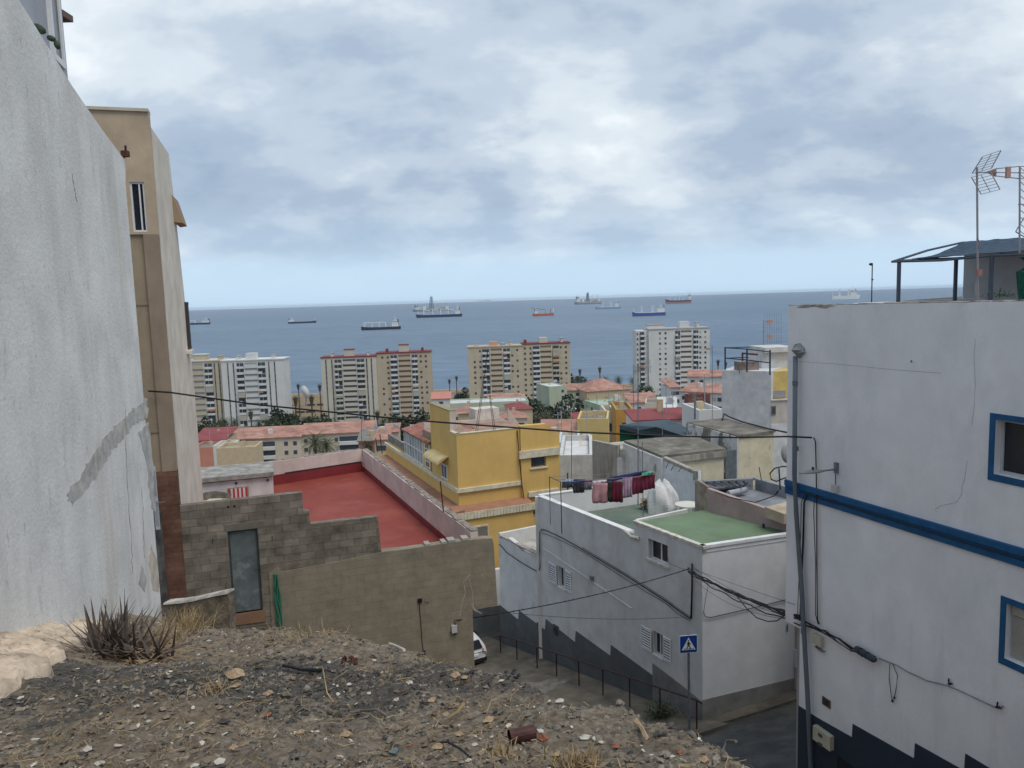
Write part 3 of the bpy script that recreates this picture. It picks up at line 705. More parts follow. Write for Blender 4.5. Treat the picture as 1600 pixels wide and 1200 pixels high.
# small shed with slab roof on the terrace, left
shp = onz(428, 776, ZFL); SH = Wall(shp, slope=dBW)
shw = mat('shed_white', (.60, .58, .58), stain=((.4, .38, .36), .5, 1.5, .3, .52))
r_ = empty('roof_shed', SH.pt(-1.5, ZFL, -.6), 'small white shed with grey corrugated roof at the left end of the red terrace', 'shed')
zt_ = SH.px(428, 745)[1]; zt_ = zt_
aL_ = SH.px(312, 770)[0] - 1.0
MB().wbox(SH, aL_, 0, ZFL, zt_, -1.6, 0).build('wall', shw, r_)
mb = MB()
mb.raw([SH.pt(aL_, zt_ + .05, .12), SH.pt(.05, zt_ + .05, .12), SH.pt(.05, zt_ + .22, .12), SH.pt(aL_, zt_ + .22, .12), SH.pt(aL_, zt_ + .30, -1.7), SH.pt(.05, zt_ + .30, -1.7), SH.pt(.05, zt_ + .02, -1.7), SH.pt(aL_, zt_ + .02, -1.7)], [(0, 1, 2, 3), (3, 2, 5, 4), (4, 5, 6, 7), (0, 7, 6, 1), (0, 3, 4, 7), (1, 6, 5, 2)])
mb.build('roof', mat('grey_fibre_roof', (.30, .29, .27), var=.3, scale=3), r_)
a0, z1 = SH.px(357, 764); a1, z0 = SH.px(388, 790)
fr = MB().wbox(SH, a0 - .04, a1 + .05, z0, z1 + .04, 0, .03).build('door_frame', mat('wood_frame', (.30, .24, .18)), r_)
dr = MB(); n = 9
for i in range(n):
    dr.cur = i % 2; dr.wbox(SH, lerp(a0, a1, i / n), lerp(a0, a1, (i + 1) / n), z0, z1, .031, .045 + .006 * (i % 2))
dr.build('striped_door', [mat('door_red', (.38, .05, .06)), mat('door_white', (.6, .55, .54))], r_)
for (u, v) in ((369, 755), (418, 750)):
    p = SH.at(u, v, .02); MB().rock(p, .06, .06, .06).build('lamp', darkmetal, r_)
# upturned table leaning and lying on the terrace
c = SH.at(340, 776, .9)
r_ = empty('round_table_top', c, 'round beige table top lying on junk at the left end of the red terrace', 'table top')
mb = MB(); pr = [(c.x + .62 * math.cos(t), c.y + .45 * math.sin(t)) for t in [2 * math.pi * k / 20 for k in range(20)]]; mb.prism(pr, c.z - .02, c.z + .03); mb.build('top', mat('beige_board', (.42, .35, .27)), r_)
MB().box(c.x - .3, c.x + .2, c.y - .2, c.y + .15, c.z + .03, c.z + .11).build('board', mat('pale_board', (.55, .48, .40)), r_)
MB().box(c.x - .4, c.x + .4, c.y - .2, c.y + .3, ZFL, c.z - .02).build('crate', mat('grey_board', (.15, .14, .13)), r_)
mb = MB(); q = SH.at(312, 776, .5); vs = []
for i in range(9):
    t = i / 8; top_ = SH.at(312 + 50 * t, 768 - 5 * math.sin(t * 3.14), .5); bot = SH.at(311 + 48 * t, 782, .55); vs += [top_, bot, top_ + Vector((0, .05, 0)), bot + Vector((0, .05, 0))]
mb.raw(vs, [(4 * i + a, 4 * i + b, 4 * i + 4 + b, 4 * i + 4 + a) for i in range(8) for a, b in ((0, 1), (2, 3), (0, 2))])
tag(mb.build('bent_sheet', mat('dull_tarp', (.17, .155, .13), var=.4, scale=4)), 'bent grey sheet propped up behind the round table top', 'metal sheet')

# worn concrete patch and drain cover on the pavement
p_ = at(862, 1094, 32.5); g_ = WF.pt(WF.px(905, 1050)[0], 0, 2.2)
for (cx, cy, rx, ry, m_, nm) in ((g_.x, g_.y, 1.2, .8, mat('pale_patch', (.17, .16, .14), var=.3, scale=3, bump=.3), 'pavement_patch'),):
    ps = []
    for k in range(22):
        t = 2 * math.pi * k / 22; f_ = 1 + .2 * math.sin(3 * t) + .1 * math.sin(7 * t); x, y = cx + rx * f_ * math.cos(t), cy + ry * f_ * math.sin(t); ps.append(Vector((x, y, G(x, y) + .126)))
    tag(MB().face(*ps).build(nm, m_), kind='structure')
# ================================================================ YELLOW BUILDING
yel = mat('yellow_render', (.64, .425, .145), var=.06, scale=.8, stain=((.50, .335, .13), .35, 1.3, .3, .55), bump=.08)
ycream = mat('cream_trim', (.62, .57, .44), var=.15, scale=3)
ledgem = mat('terracotta_ledge', (.33, .17, .11), var=.15, scale=1.5)
YC = at(713, 679, 45)
YL = Wall(YC, slope=(-.425, 1)); YL.n = Vector((-abs(YL.d.y), -abs(YL.d.x))); YL.n.normalize()
YF = Wall(YC, slope=(2.3, 1))
ZY = YC.z
r_ = empty('yellow_building', (YC.x + 3, YC.y + 6, -19), 'mustard yellow two storey house with cream bands and roof terrace in the middle', 'house')
aR = YF.px(812, 680)[0]; aR2 = YF.px(873, 690)[0]
zband = YF.px(713, 768)[1]; zband = (zband + YF.px(815, 753)[1]) / 2
zled = (YF.px(716, 790)[1] + YF.px(815, 778)[1]) / 2
PT = .2
# front parapet wall down to the street
MB().wbox(YF, 0, aR, -20, ZY, -PT, 0).build('front_wall', yel, r_)
wz1 = YF.px(828, 713)[1]; wz0 = YF.px(828, 731)[1]; wa0 = YF.px(828.5, 720)[0]; wa1 = YF.px(852, 720)[0]
w2 = [YF.px(832, 786), YF.px(838, 802)]
MB().slab(YF, [(aR, -20), (aR2, -20), (aR2, YF.px(873, 677)[1]), YF.px(852, 662), (aR, YF.px(812, 665)[1])], -.3, .12, holes=[[(wa0, wz0), (wa1, wz0), (wa1, wz1), (wa0, wz1)]]).build('corner_block', yel, r_)
fr = MB(); 
for q in ((wa0, wa0 + .05, wz0, wz1), (wa1 - .05, wa1, wz0, wz1), (wa0 + .05, wa1 - .05, wz0, wz0 + .05), (wa0 + .05, wa1 - .05, wz1 - .05, wz1)): fr.wbox(YF, *q, -.06, .0)
fr = fr.build('window', mat('beige_frame', (.34, .28, .2)), r_); MB().wbox(YF, wa0 + .05, wa1 - .05, wz0 + .05, wz1 - .05, -.1, -.07).build('pane', farglass, fr)
MB().wbox(YF, wa0 - .1, wa1 + .1, wz0 - .08, wz0, .12, .2).build('sill', ycream, r_)
b0 = YF.px(809, 706); b1 = YF.px(872, 704); zb0 = YF.px(812, 716)[1]
MB().wbox(YF, b0[0], b1[0], zb0, b0[1] + .05, .12, .26).build('upper_band', ycream, r_)
# left wall: tall stair block then roof parapet then lower terrace
sA0 = YL.px(702, 650)[0]; sA1 = YL.px(672, 650)[0]; zst = YL.px(690, 638)[1]
MB().wbox(YL, 0, sA0, -20, ZY, -PT, 0).build('left_wall', yel, r_)
aFar = YL.px(603, 694)[0]
MB().wbox(YL, sA0, sA1, -20, zst, -.4, .0).build('stair_block', yel, r_)
MB().wbox(YL, sA1, aFar, -20, zband + .0, -8, .0).build('terrace_wall', yel, r_)
MB().wbox(YL, sA0 - .05, sA1 + .05, zst, zst + .06, -.43, .03).build('stair_coping', mat('olive_coping', (.30, .25, .15)), r_)
MB().wbox(YL, sA0 - .04, sA0, ZY, zst, -.4, -.01).build('stair_side', mat('cream_plaster', (.56, .48, .42), stain=((.38, .32, .28), .5, 1.5, .3, .5)), r_)
for W_, a0_, a1_ in ((YL, -.12, aFar), (YF, -.12, aR)):
    MB().wbox(W_, a0_, a1_, zband - .12, zband + .12, 0.002, .14).build('cream_band', ycream, r_)
# roof floor and inner parapet faces in pinkish plaster
pk = mat('roof_plaster', (.58, .49, .43), stain=((.40, .33, .28), .5, 1.2, .4, .5))
q = [YC.xy - Vector((0, 0)), (YF.pt(aR, 0)).xy, (YF.pt(aR, 0, -9)).xy, (YL.pt(sA0 + 8, 0, 0)).xy]
def corner(a, b): # point a along YF, b along YL
    return YC.xy + YF.d * a * (1 if YF.d.x > 0 else -1) + YL.d * b * (1 if YL.d.y > 0 else -1)
MB().prism([corner(.1, .1), corner(aR2 - .3, .1), corner(aR2 - .3, 7.5), corner(.1, 7.5)], -19, ZY - .75).build('roof', mat('roof_screed', (.33, .22, .17), var=.2), r_)
bp0 = corner(.2, 7.4); bp1 = corner(4.4, 7.4)
BP = Wall(Vector((bp0.x, bp0.y, 0)), d=YF.d); ln = aR2 - .5
zc = BP.px(735, 652)[1]
MB().slab(BP, [(0, ZY - .75), (ln, ZY - .75), (ln, ZY + .15), BP.px(812, 664), BP.px(783, 653), (BP.px(720, 655)[0], zc - .2), (0, zc + .0)], -.2, 0).build('back_parapet', pk, r_)
MB().wpx(BP, 745, 641, 783, 664, -1.6, -.3).build('water_tank_box', mat('pale_tank_plaster', (.62, .57, .52), stain=((.4, .34, .3), .5, 2, .3, .5)), r_)
MB().wbox(YF, .0, aR + .02, ZY, ZY + .05, -PT - .04, .03).build('front_coping', ycream, r_)
MB().wbox(YL, -.02, sA0, ZY, ZY + .05, -PT - .04, .03).build('left_coping', ycream, r_)
# ledges with terracotta top
zl = zled
lf = YF.px(725, 805)[1]
aR3 = YF.px(823, 790)[0]
LO = 1.0
mb = MB(); mb.raw([YF.pt(-.6, zl + .02, 0), YF.pt(aR3, zl + .02, 0), YF.pt(aR3, zl - .18, LO), YF.pt(-.6, zl - .18, LO), YF.pt(-.6, zl - .25, 0), YF.pt(aR3, zl - .25, 0), YF.pt(aR3, zl - .25, LO), YF.pt(-.6, zl - .25, LO)], [(0, 3, 2, 1), (0, 1, 5, 4), (1, 2, 6, 5), (2, 3, 7, 6), (4, 5, 6, 7), (0, 4, 7, 3)])
mb.build('front_ledge', ledgem, r_)
mb = MB(); n = 26
for i in range(n): 
    a = lerp(-.9, aR3 + .1, i / n); mb.wbox(YF, a, a + (aR3 + 1) / n * .86, zl - .58, zl - .16, LO, LO + .05)
mb.wbox(YF, -.9, aR3 + .1, zl - .55, zl - .18, LO - .05, LO + .02)
mb.build('fascia', ycream, r_)
MB().wbox(YF, -.7, aR3, -20, zl - .25, LO - .45, LO - .08).build('lower_wall', yel, r_)
mb = MB(); mb.raw([YL.pt(-1.0, zl + .02, 0), YL.pt(aFar, zl + .02, 0), YL.pt(aFar, zl - .2, 1.3), YL.pt(-1.0, zl - .2, 1.3), YL.pt(-1, zl - .5, 0), YL.pt(aFar, zl - .5, 0), YL.pt(aFar, zl - .5, 1.3), YL.pt(-1, zl - .5, 1.3)], [(0, 1, 2, 3), (0, 4, 5, 1), (1, 5, 6, 2), (2, 6, 7, 3), (4, 7, 6, 5), (0, 3, 7, 4)])
mb.build('left_ledge', ledgem, r_)
MB().wbox(YL, 1.5, aFar - 2, zl - .3, zl - .12, 1.3, 1.42).build('ledge_coping', mat('corrugated_cream', (.58, .52, .40), var=.2, scale=9), r_)
# lower windows
for (u0, v0, u1, v1) in ((742, 824, 762, 842),):
    W2 = YF.off(LO - .08); a0, z1 = W2.px(u0, v0); a1, z0 = W2.px(u1, v1)
    f = MB().wbox(W2, a0 - .08, a1 + .06, z0 - .8, z1 + .08, 0, .05).build('window', ycream, r_); MB().wbox(W2, a0, a1, z0 - .7, z1, .05, .06).build('pane', mat('grey_shutter', (.20, .18, .16)), f)
a0, z1 = YF.px(831, 786); a1, z0 = YF.px(840, 803)
f = MB().wbox(YF, a0 - .05, a1 + .1, z0, z1 + .05, .12, .15).build('window', ycream, r_); MB().wbox(YF, a0, a1 + .1, z0 + .05, z1, .15, .16).build('pane', farglass, f)
MB().wbox(YF, aR3 + .05, aR2 - .2, zl + .0, zl + .32, .12, .3).build('side_band', ycream, r_)
# small awning and window on the left wall
a0, z1 = YL.px(690, 722); a1, z0 = YL.px(700, 751); lo, hi = min(a0, a1), max(a0, a1)
f = MB().wbox(YL, lo, hi, z0, z1, 0, .05).build('window', wframe, r_); MB().wbox(YL, lo + .1, (lo + hi) / 2 - .06, z0 + .1, z1 - .1, .05, .058).build('pane', farglass, f); MB().wbox(YL, (lo + hi) / 2 + .06, hi - .1, z0 + .1, z1 - .1, .05, .058).build('pane', farglass, f)
mb = MB(); lo2, hi2 = lo - .3, hi + 1.6; vs = []
for i in range(9):
    t = i / 8; ang = t * math.pi / 2
    for a in (lo2, hi2): 
        vs.append(YL.pt(a, z1 + .15 + .45 * math.cos(ang), .75 * math.sin(ang)))
mb.raw(vs, [(2 * i, 2 * i + 1, 2 * i + 3, 2 * i + 2) for i in range(8)] + [tuple(2 * i for i in range(9)), tuple(2 * i + 1 for i in reversed(range(9)))])
mb.build('awning', mat('yellow_awning', (.62, .50, .27)), r_)
# glazed conservatory with terracotta roof on the terrace
gA0 = YL.px(671, 700)[0]; gA1 = YL.px(631, 690)[0]; zg = YL.px(632, 681)[1]; zg2 = YL.px(655, 702)[1]
zgt = YL.px(650, 695)[1]
ztop = zband + 2.0
fr = MB(); n = 7; lo, hi = min(gA0, gA1), max(gA0, gA1)
split = YL.px(660, 710)[0]
for i in range(n + 1): a = lerp(split, hi, i / n); fr.wbox(YL, a - .04, a + .04, zband + .12, ztop, -.12, -.02)
fr.wbox(YL, split, hi, zband + .12, zband + .2, -.12, -.019); fr.wbox(YL, split, hi, ztop - .08, ztop, -.12, -.019); fr.wbox(YL, split, hi, zband + 1.0, zband + 1.06, -.12, -.021)
fr = fr.build('glazing', wframe, r_); MB().wbox(YL, split + .04, hi - .04, zband + .2, ztop - .08, -.09, -.06).build('pane', mat('curtained_glass', (.30, .34, .35), rough=.3, var=.4, scale=.9, bump=0), fr)
MB().wbox(YL, lo, split, zband + .12, ztop + .1, -.2, -.03).build('terrace_room_wall', yel, r_)
f = MB().wbox(YL, lo + .1, lo + 1.1, zband + .2, ztop - .05, -.03, .01).build('window', wframe, r_)
mb = MB()
for i in range(2):
    for j in range(4): mb.wbox(YL, lo + .2 + i * .42, lo + .55 + i * .42, zband + .28 + j * .42, zband + .62 + j * .42, .01, .016)
mb.build('pane', farglass, f)
mb = MB(); mb.raw([YL.pt(lo - .1, ztop + .02, .15), YL.pt(hi + .1, ztop + .02, .15), YL.pt(hi + .1, ztop + .75, -3.2), YL.pt(lo - .1, ztop + .75, -3.2), YL.pt(lo - .1, ztop - .1, .15), YL.pt(hi + .1, ztop - .1, .15), YL.pt(hi + .1, ztop + .6, -3.2), YL.pt(lo - .1, ztop + .6, -3.2)], [(0, 1, 2, 3), (4, 7, 6, 5), (0, 4, 5, 1), (1, 5, 6, 2), (3, 2, 6, 7), (0, 3, 7, 4)])
mb.build('conservatory_roof', mat('tile_rust', (.30, .13, .10), var=.3, scale=2), r_)
MB().wbox(YL, hi, aFar, zband + .12, zband + .75, -.35, -.2).build('terrace_parapet', mat('grey_parapet', (.22, .21, .19), var=.4, scale=3), r_)
# cable down the facade
mb = MB().tube([YF.at(807.5, 672, .05), YF.at(810, 715, .16), YF.at(813, 755, .22), YF.at(817, 780, .2)], .03, n=5)
mb.build('downpipe_cable', darkmetal, r_)
# brown post by the house
p = YF.at(846, 775, 3.5); 
tag(MB().tube([p + Vector((0, 0, -2)), YF.at(846, 722, 3.5)], .05, n=6).build('iron_post', rust), 'rust brown post standing in front of the yellow house window', 'post')

# antenna masts on the yellow roof
def guyed_mast(u0, v0, u1, v1, Y, label):
    a = at(u0, v0, Y); b = at(u1, v1, Y); r_ = empty('antenna_mast', a, label, 'antenna mast')
    for k in range(3):
        o = Vector((.08 * math.cos(k * 2.1), .08 * math.sin(k * 2.1), 0)); MB().tube([a + o, b + o * .4], .014, n=4).build('rail', darkmetal, r_)
    mb = MB(); n = 22
    for i in range(n):
        t0, t1 = i / n, (i + 1) / n; k = i % 3
        o0 = Vector((.08 * math.cos(k * 2.1), .10 * math.sin(k * 2.1), 0)) * lerp(1, .4, t0); o1 = Vector((.10 * math.cos((k + 1) * 2.1), .10 * math.sin((k + 1) * 2.1), 0)) * lerp(1, .4, t1)
        mb.tube([a.lerp(b, t0) + o0, a.lerp(b, t1) + o1], .008, n=4, caps=False)
    mb.build('lattice', darkmetal, r_); return r_
guyed_mast(744, 676, 762, 547, 47, 'dark lattice antenna mast leaning right on the yellow roof')
r_ = guyed_mast(772, 672, 765, 618, 46, 'short dark antenna pole right of the lattice mast on yellow roof')

# ================================================================ WHITE HOUSE
wh = mat('white_house_render', (.64, .64, .635), stain=[((.40, .39, .37), .45, 1.3, .35, .52, .2), ((.46, .44, .41), .4, .7, .5, .55)], var=.08, bump=.25, bscale=25, crack=((.35, .34, .33), .3, .3))
whs = mat('white_house_side_render', (.68, .685, .70), stain=[((.48, .48, .50), .35, 1.0, .4, .54, .2)], var=.06, bump=.2, bscale=25)
plin = mat('dark_grey_plinth', (.112, .122, .128), var=.14, scale=1.4, stain=[((.16, .155, .145), .5, 1.6, .8, .57)], bump=.4)
plg = mat('worn_grey_plinth', (.23, .225, .22), var=.2, scale=1.2, bump=.5, stain=((.30, .26, .22), .4, 1.8, 1, .55))
P = lambda u, v: WF.px(u, v)
ZR = (WF.px(1098, 858)[1] + WF.px(992, 816)[1]) / 2
ZT = (P(985, 830)[1] + P(840, 778)[1]) / 2
ZLW = P(800, 852)[1]
aB_ = P(991, 830)[0]; aT = P(842, 790)[0]; aE = P(781, 850)[0]
def winrect(W, u0, v0, u1, v1):
    a, z1 = W.px(u0, v0); b, z0 = W.px(u1, v1); return min(a, b), max(a, b), min(z0, z1), max(z0, z1)
W1 = winrect(WF, 1021, 985, 1036, 1029); W2_ = winrect(WF, 872.5, 884, 883, 921); W3 = winrect(WF, 1013, 841, 1043.5, 885); W4 = winrect(WF, 865, 974, 873.5, 995)
rc = lambda w: [(w[0], w[2]), (w[1], w[2]), (w[1], w[3]), (w[0], w[3])]
r_ = empty('white_house', WF.pt(5, -17.5, -2), 'white corner house with green flat roof, louvred shutters and stepped dark plinth', 'house')
fm = [(0, -19), (0, ZR), (aB_, ZR), (aB_, ZT), (aT, ZT), (aT, ZLW - .05), P(835, 872), P(829, 869), P(815, 862), P(806, 850), P(795, 841), P(782, 841), (aE, -19)]
MB().slab(WF, fm, -.25, 0, holes=[rc(W1), rc(W2_), rc(W3), rc(W4)]).build('front_wall', wh, r_)
aS = WS.px(1232, 900)[0] + 5
ZRs = WS.px(1098, 858)[1]
MB().wbox(WS, .0, aS, -19, ZR, -.25, 0).build('side_wall', whs, r_)
# roof block: green surface with pale rim
gr = mat('green_roof_paint', (.145, .21, .13), var=.12, scale=.8, stain=[((.20, .24, .17), .5, 1.3, 1, .55, .2), ((.10, .16, .09), .5, 3, 1, .58)], rough=.8)
rA, rB = onz(1098, 857, ZR), onz(992, 815, ZR); rC, rD = onz(1095, 797, ZR), onz(1242, 833, ZR)
sD = WS.px(1234, 900)[0] + 2
rA = WF.pt(.15, 0, -.2) + WS.d.to_3d() * .1; rB = WF.pt(aB_ - .0, 0, -.16); rC = rB + (onz(1095, 797, ZR) - onz(992, 815, ZR)) * 1.9; rD = WS.pt(sD + 3, 0, -.16)
MB().prism([rA, rB, rC, rD], ZR - .3, ZR + .015).build('green_roof', gr, r_)
rimm = mat('pale_rim', (.60, .57, .50), var=.25, scale=5, bump=.4)
MB().wbox(WF, -.12, aB_ + .03, ZR - .02, ZR + .09, -.17, .035).build('rim', rimm, r_)
MB().wbox(WS, -.02, aS, ZR - .02, ZR + .09, -.17, .035).build('rim', mat('white_rim', (.72, .72, .72)), r_)
MB().wbox(WF, aB_ - .0, aB_ + .14, ZR - 1.3, ZR + .085, -2.9, -.17).build('block_end_wall', wh, r_)
MB().wbox(WS, .0, aS, ZR - .20, ZR - .17, 0, .012).build('drip_line', mat('drip_grey', (.42, .42, .45)), r_)
# terrace
ZTF = -10.6
t0 = WF.pt(aB_ + .1, 0, -.25); t1 = WF.pt(aT, 0, -.25)
t2 = onz(866, 772, ZT); t3 = onz(1012, 752, ZT)
floor = mat('terrace_green_grey', (.125, .165, .135), var=.15, scale=.8, stain=((.17, .20, .17), .6, .7, 1, .5))
BKW = Wall(t2, d=(t3.xy - t2.xy))
ZTF = BKW.px(907, 801)[1]
q = [t0.xy, t1.xy, BKW.pt(-.8, 0, 0).xy, BKW.pt(9, 0, 0).xy, (rC.xy + (rD.xy - rC.xy) * .2), rC.xy - Vector((1.0, .1))]
MB().prism([(p.x, p.y) for p in q], -19, ZTF).build('terrace_floor', floor, r_)
MB().wbox(BKW, -.8, 5.6, -19, ZT, -.2, 0).build('terrace_back_wall', whs, r_)
MB().wbox(WF, aB_ + .0, aT, ZT, ZT + .05, -.27, .02).build('terrace_coping', mat('white_rim', (0, 0, 0)), r_)
MB().wbox(BKW, -.8, 5.6, ZT, ZT + .05, -.22, .02).build('terrace_coping', mat('white_rim', (0, 0, 0)), r_)
ew = WF.pt(aT - .02, 0, 0); e2 = BKW.pt(-.8, 0, 0)
EW = Wall(ew, d=(e2.xy - ew.xy)); MB().wbox(EW, 0, (e2.xy - ew.xy).length, -19, ZT - .003, -.2, .0).build('terrace_end_wall', wh, r_)
# lower roof of the annexe at the far end
lr = [WF.pt(aT, 0, -.25).xy, WF.pt(aE, 0, -.25).xy, WF.pt(aE, 0, -4.2).xy, WF.pt(aT, 0, -4.2).xy]
MB().prism([(p.x, p.y) for p in lr], -19, ZLW - .35).build('annexe_roof', mat('annexe_floor', (.42, .40, .37), var=.2), r_)
MB().wbox(WF, aT, aE, -19, ZLW + .4, -4.4, -4.2).build('annexe_back_wall', wh, r_)
ew = WF.pt(aE, 0, 0); EW2 = Wall(ew, d=-WF.n)
MB().wbox(EW2, 0.01, 4.3, -19, ZLW + .3, -.15, .05).build('annexe_end_wall', wh, r_)
MB().wbox(WF, aT + .2, aE, ZLW + .14, ZLW + .2, -.27, .01).build('annexe_coping', mat('crumbly_rim', (.40, .36, .32), var=.4, scale=7, bump=.5), r_)
p = onz(1193, 824, ZR + .05); MB().tube([p, p + Vector((0, 0, .14))], .05, n=8).build('roof_vent', darkmetal, r_)
# stepped plinth
pp = [(781, 945), (810, 968), (811.5, 954), (852, 984), (853, 967), (899, 1003.5), (900, 985.5), (954, 1024.5), (955, 1007.5), (1020, 1055)]
pp = [P(*q) for q in pp]; a_s = pp[-1][0]
def bz(a): p = WF.pt(a, 0, 0); return G(p.x, p.y) - .1
w4 = rc(W4)
def plinth(poly, m_, name, o):
    lo = min(q[0] for q in poly); hi = max(q[0] for q in poly); poly = list(poly)
    bott = [(lerp(poly[-1][0], poly[0][0], i / 6), bz(lerp(poly[-1][0], poly[0][0], i / 6))) for i in range(7)]
    return MB().slab(WF, poly + bott, -.02, o, holes=[w4] if lo < w4[0][0] < hi else []).build(name, m_, r_)
plinth(pp, plin, 'plinth', .025)
g2 = [P(1020, 1036), P(1060, 1066), P(1098, 1097)]; g2[0] = (a_s, g2[0][1]); g2[-1] = (0.0, g2[-1][1])
plinth(g2, plg, 'worn_plinth', .022)
z0 = WS.px(1099, 1093)[1]; z1_ = WS.px(1250, 1057)[1]
poly = [(-.02, z0), (aS, lerp(z0, z1_, aS / WS.px(1250, 1057)[0])), (aS, -18), (-.02, -18)]
MB().slab(WS, poly, -.02, .03).build('side_plinth', plg, r_)
# windows
def louvre(W, a0, a1, z0, z1, o, parent, ang=0):
    fr = MB(); f = .045
    fr.wbox(W, a0, a0 + f, z0, z1, o, o + .04); fr.wbox(W, a1 - f, a1, z0, z1, o, o + .04); fr.wbox(W, a0 + f, a1 - f, z0, z0 + f, o, o + .04); fr.wbox(W, a0 + f, a1 - f, z1 - f, z1, o, o + .04)
    s_ = fr.build('shutter', wframe, parent)
    mb = MB(); n = 8
    for i in range(n):
        z = lerp(z0 + f, z1 - f, (i + .5) / n); h_ = (z1 - z0) / n * .19
        mb.raw([W.pt(a0 + f, z - h_, o + .033), W.pt(a1 - f, z - h_, o + .033), W.pt(a1 - f, z + h_, o + .008), W.pt(a0 + f, z + h_, o + .008)], [(0, 1, 2, 3)])
    mb.build('slats', wframe, s_)
    MB().wbox(W, a0 + f, a1 - f, z0 + f, z1 - f, o + .001, o + .003).build('backing', mat('shutter_dark', (.03, .032, .035)), s_)
def casement(W, w, parent, depth=.12, split=True, fm_=None):
    f = .05; a0, a1, z0, z1 = w; fr = MB(); fm_ = fm_ or wframe
    for q in ((a0, a0 + f, z0, z1), (a1 - f, a1, z0, z1), (a0 + f, a1 - f, z0, z0 + f), (a0 + f, a1 - f, z1 - f, z1)) + (((( a0 + a1) / 2 - .03, (a0 + a1) / 2 + .03, z0 + f, z1 - f),) if split else ()):
        fr.wbox(W, *q, -depth - .04, -depth)
    o = fr.build('window', fm_, parent); MB().wbox(W, a0 + f, a1 - f, z0 + f, z1 - f, -depth - .05, -depth - .03).build('pane', glass, o)
    return o
for w, lsh, rsh in ((W1, (1003.5, 976, 1020, 1024), (1036.5, 994, 1049, 1040)), (W2_, (858.5, 881, 871.5, 919), (883.5, 894, 893.5, 930))):
    casement(WF, w, r_)
    l = winrect(WF, *lsh); r2 = winrect(WF, *rsh)
    louvre(WF, l[0], l[1], w[2] + .02, w[3], .05, r_); louvre(WF, r2[0], r2[1], w[2] - .02, w[3], .005, r_)
    MB().wbox(WF, w[0] - .06, w[1] + .06, w[2] - .06, w[2], .0, .05).build('sill', wframe, r_)
w3b = (W3[0], W3[1], W3[2], W3[3])
casement(WF, w3b, r_, depth=.18)
MB().wbox(WF, W3[0] - .12, W3[1] + .12, W3[2] - .09, W3[2], .0, .06).build('sill', rimm, r_)
gr_ = MB()
for i in range(4): a = lerp(W4[0], W4[1], (i + .5) / 4); gr_.wbox(WF, a - .012, a + .012, W4[2], W4[3], -.03, -.01)
for i in range(4): z = lerp(W4[2], W4[3], (i + .5) / 4); gr_.wbox(WF, W4[0], W4[1], z - .012, z + .012, -.035, -.012)
g_ = gr_.build('window', mat('grille_grey', (.25, .26, .28)), r_); MB().wbox(WF, W4[0], W4[1], W4[2], W4[3], -.12, -.10).build('pane', glass, g_)
# diagonal ridge of render and drainpipe
a0, z0 = P(850, 857); a1, z1 = P(988, 951)
MB().tube([WF.pt(a0, z0, .01), WF.pt(a1, z1, .01)], .03, n=5).build('render_ridge', mat('pale_ridge', (.60, .59, .56)), r_)
MB().tube([WF.at(842, 972, .07), WF.at(843, 1005, .07), WF.at(846, 1041, .07)], .055, n=8).build('drainpipe', mat('brown_pipe', (.20, .155, .12)), r_)
MB().wpx(WF, 924, 899, 928, 907, 0, .1).build('vent_box', plg, r_)
# pipe along the terrace edge
MB().tube([WF.at(976, 828, .03), WF.at(990, 838, .1), WF.at(1000, 840, .08)], .07, n=8).build('gutter_lip', rimm, r_)

# ---- railing along the pavement
RW = WF.off(.95)
r_ = empty('handrail', RW.pt(7, -17, 0), 'dark red iron railing on the pavement along the white house', 'railing')
tops = [(1088.5, 1094), (1031, 1075), (983.5, 1058.5), (941.5, 1045), (904, 1032), (869, 1020.5), (838.5, 1010.5), (807, 1000), (781.5, 992.5)]
pts = []
railm = mat('railing_paint', (.045, .025, .028), rough=.6)
for (u, v) in tops:
    a, z = RW.px(u, v); g = RW.pt(a, 0, 0); gz = G(g.x, g.y) + .1; pts.append((a, z, gz))
for a, z, gz in pts:
    MB().tube([RW.pt(a, gz, 0), RW.pt(a, z, 0)], .03, n=8).build('post', railm, r_)
MB().tube([RW.pt(pts[0][0] - .25, pts[0][1], 0)] + [RW.pt(a, z, 0) for a, z, g in pts], .036, n=8).build('top_rail', railm, r_)

# ---- pedestrian crossing sign
sp_ = at(1077, 1141, 26.0); gz = G(sp_.x, sp_.y) 
stop_ = at(1075.5, 990, 26.0)
r_ = empty('crossing_sign', sp_, 'square blue pedestrian crossing sign on a grey pole beside the white house corner', 'road sign')
MB().tube([Vector((sp_.x, sp_.y, gz - .1)), Vector((stop_.x, stop_.y, stop_.z))], .045, n=10).build('pole', galv, r_)
SW = Wall(at(1075.5, 1005, 25.93), slope=(1, .10))
a0, z1 = SW.px(1062, 991.5); a1, z0 = SW.px(1089, 1020.5); cz = (z0 + z1) / 2; ca = (a0 + a1) / 2; h_ = .325
blue = mat('sign_blue', (.01, .055, .28), rough=.4, var=.03, bump=0); swh = mat('sign_white', (.78, .79, .80), rough=.4, var=.03, bump=0); sbl = mat('sign_black', (.015, .015, .02), rough=.5, bump=0)
def rrect(a0, a1, z0, z1, r, n=5):
    o = []
    for cx, cz_, s0 in ((a1 - r, z0 + r, -90), (a1 - r, z1 - r, 0), (a0 + r, z1 - r, 90), (a0 + r, z0 + r, 180)):
        for i in range(n + 1): t = R(s0 + 90 * i / n); o.append((cx + r * math.cos(t), cz_ + r * math.sin(t)))
    return o
pn = MB().slab(SW, rrect(ca - h_, ca + h_, cz - h_, cz + h_, .05), 0, .02).build('panel', swh, r_)
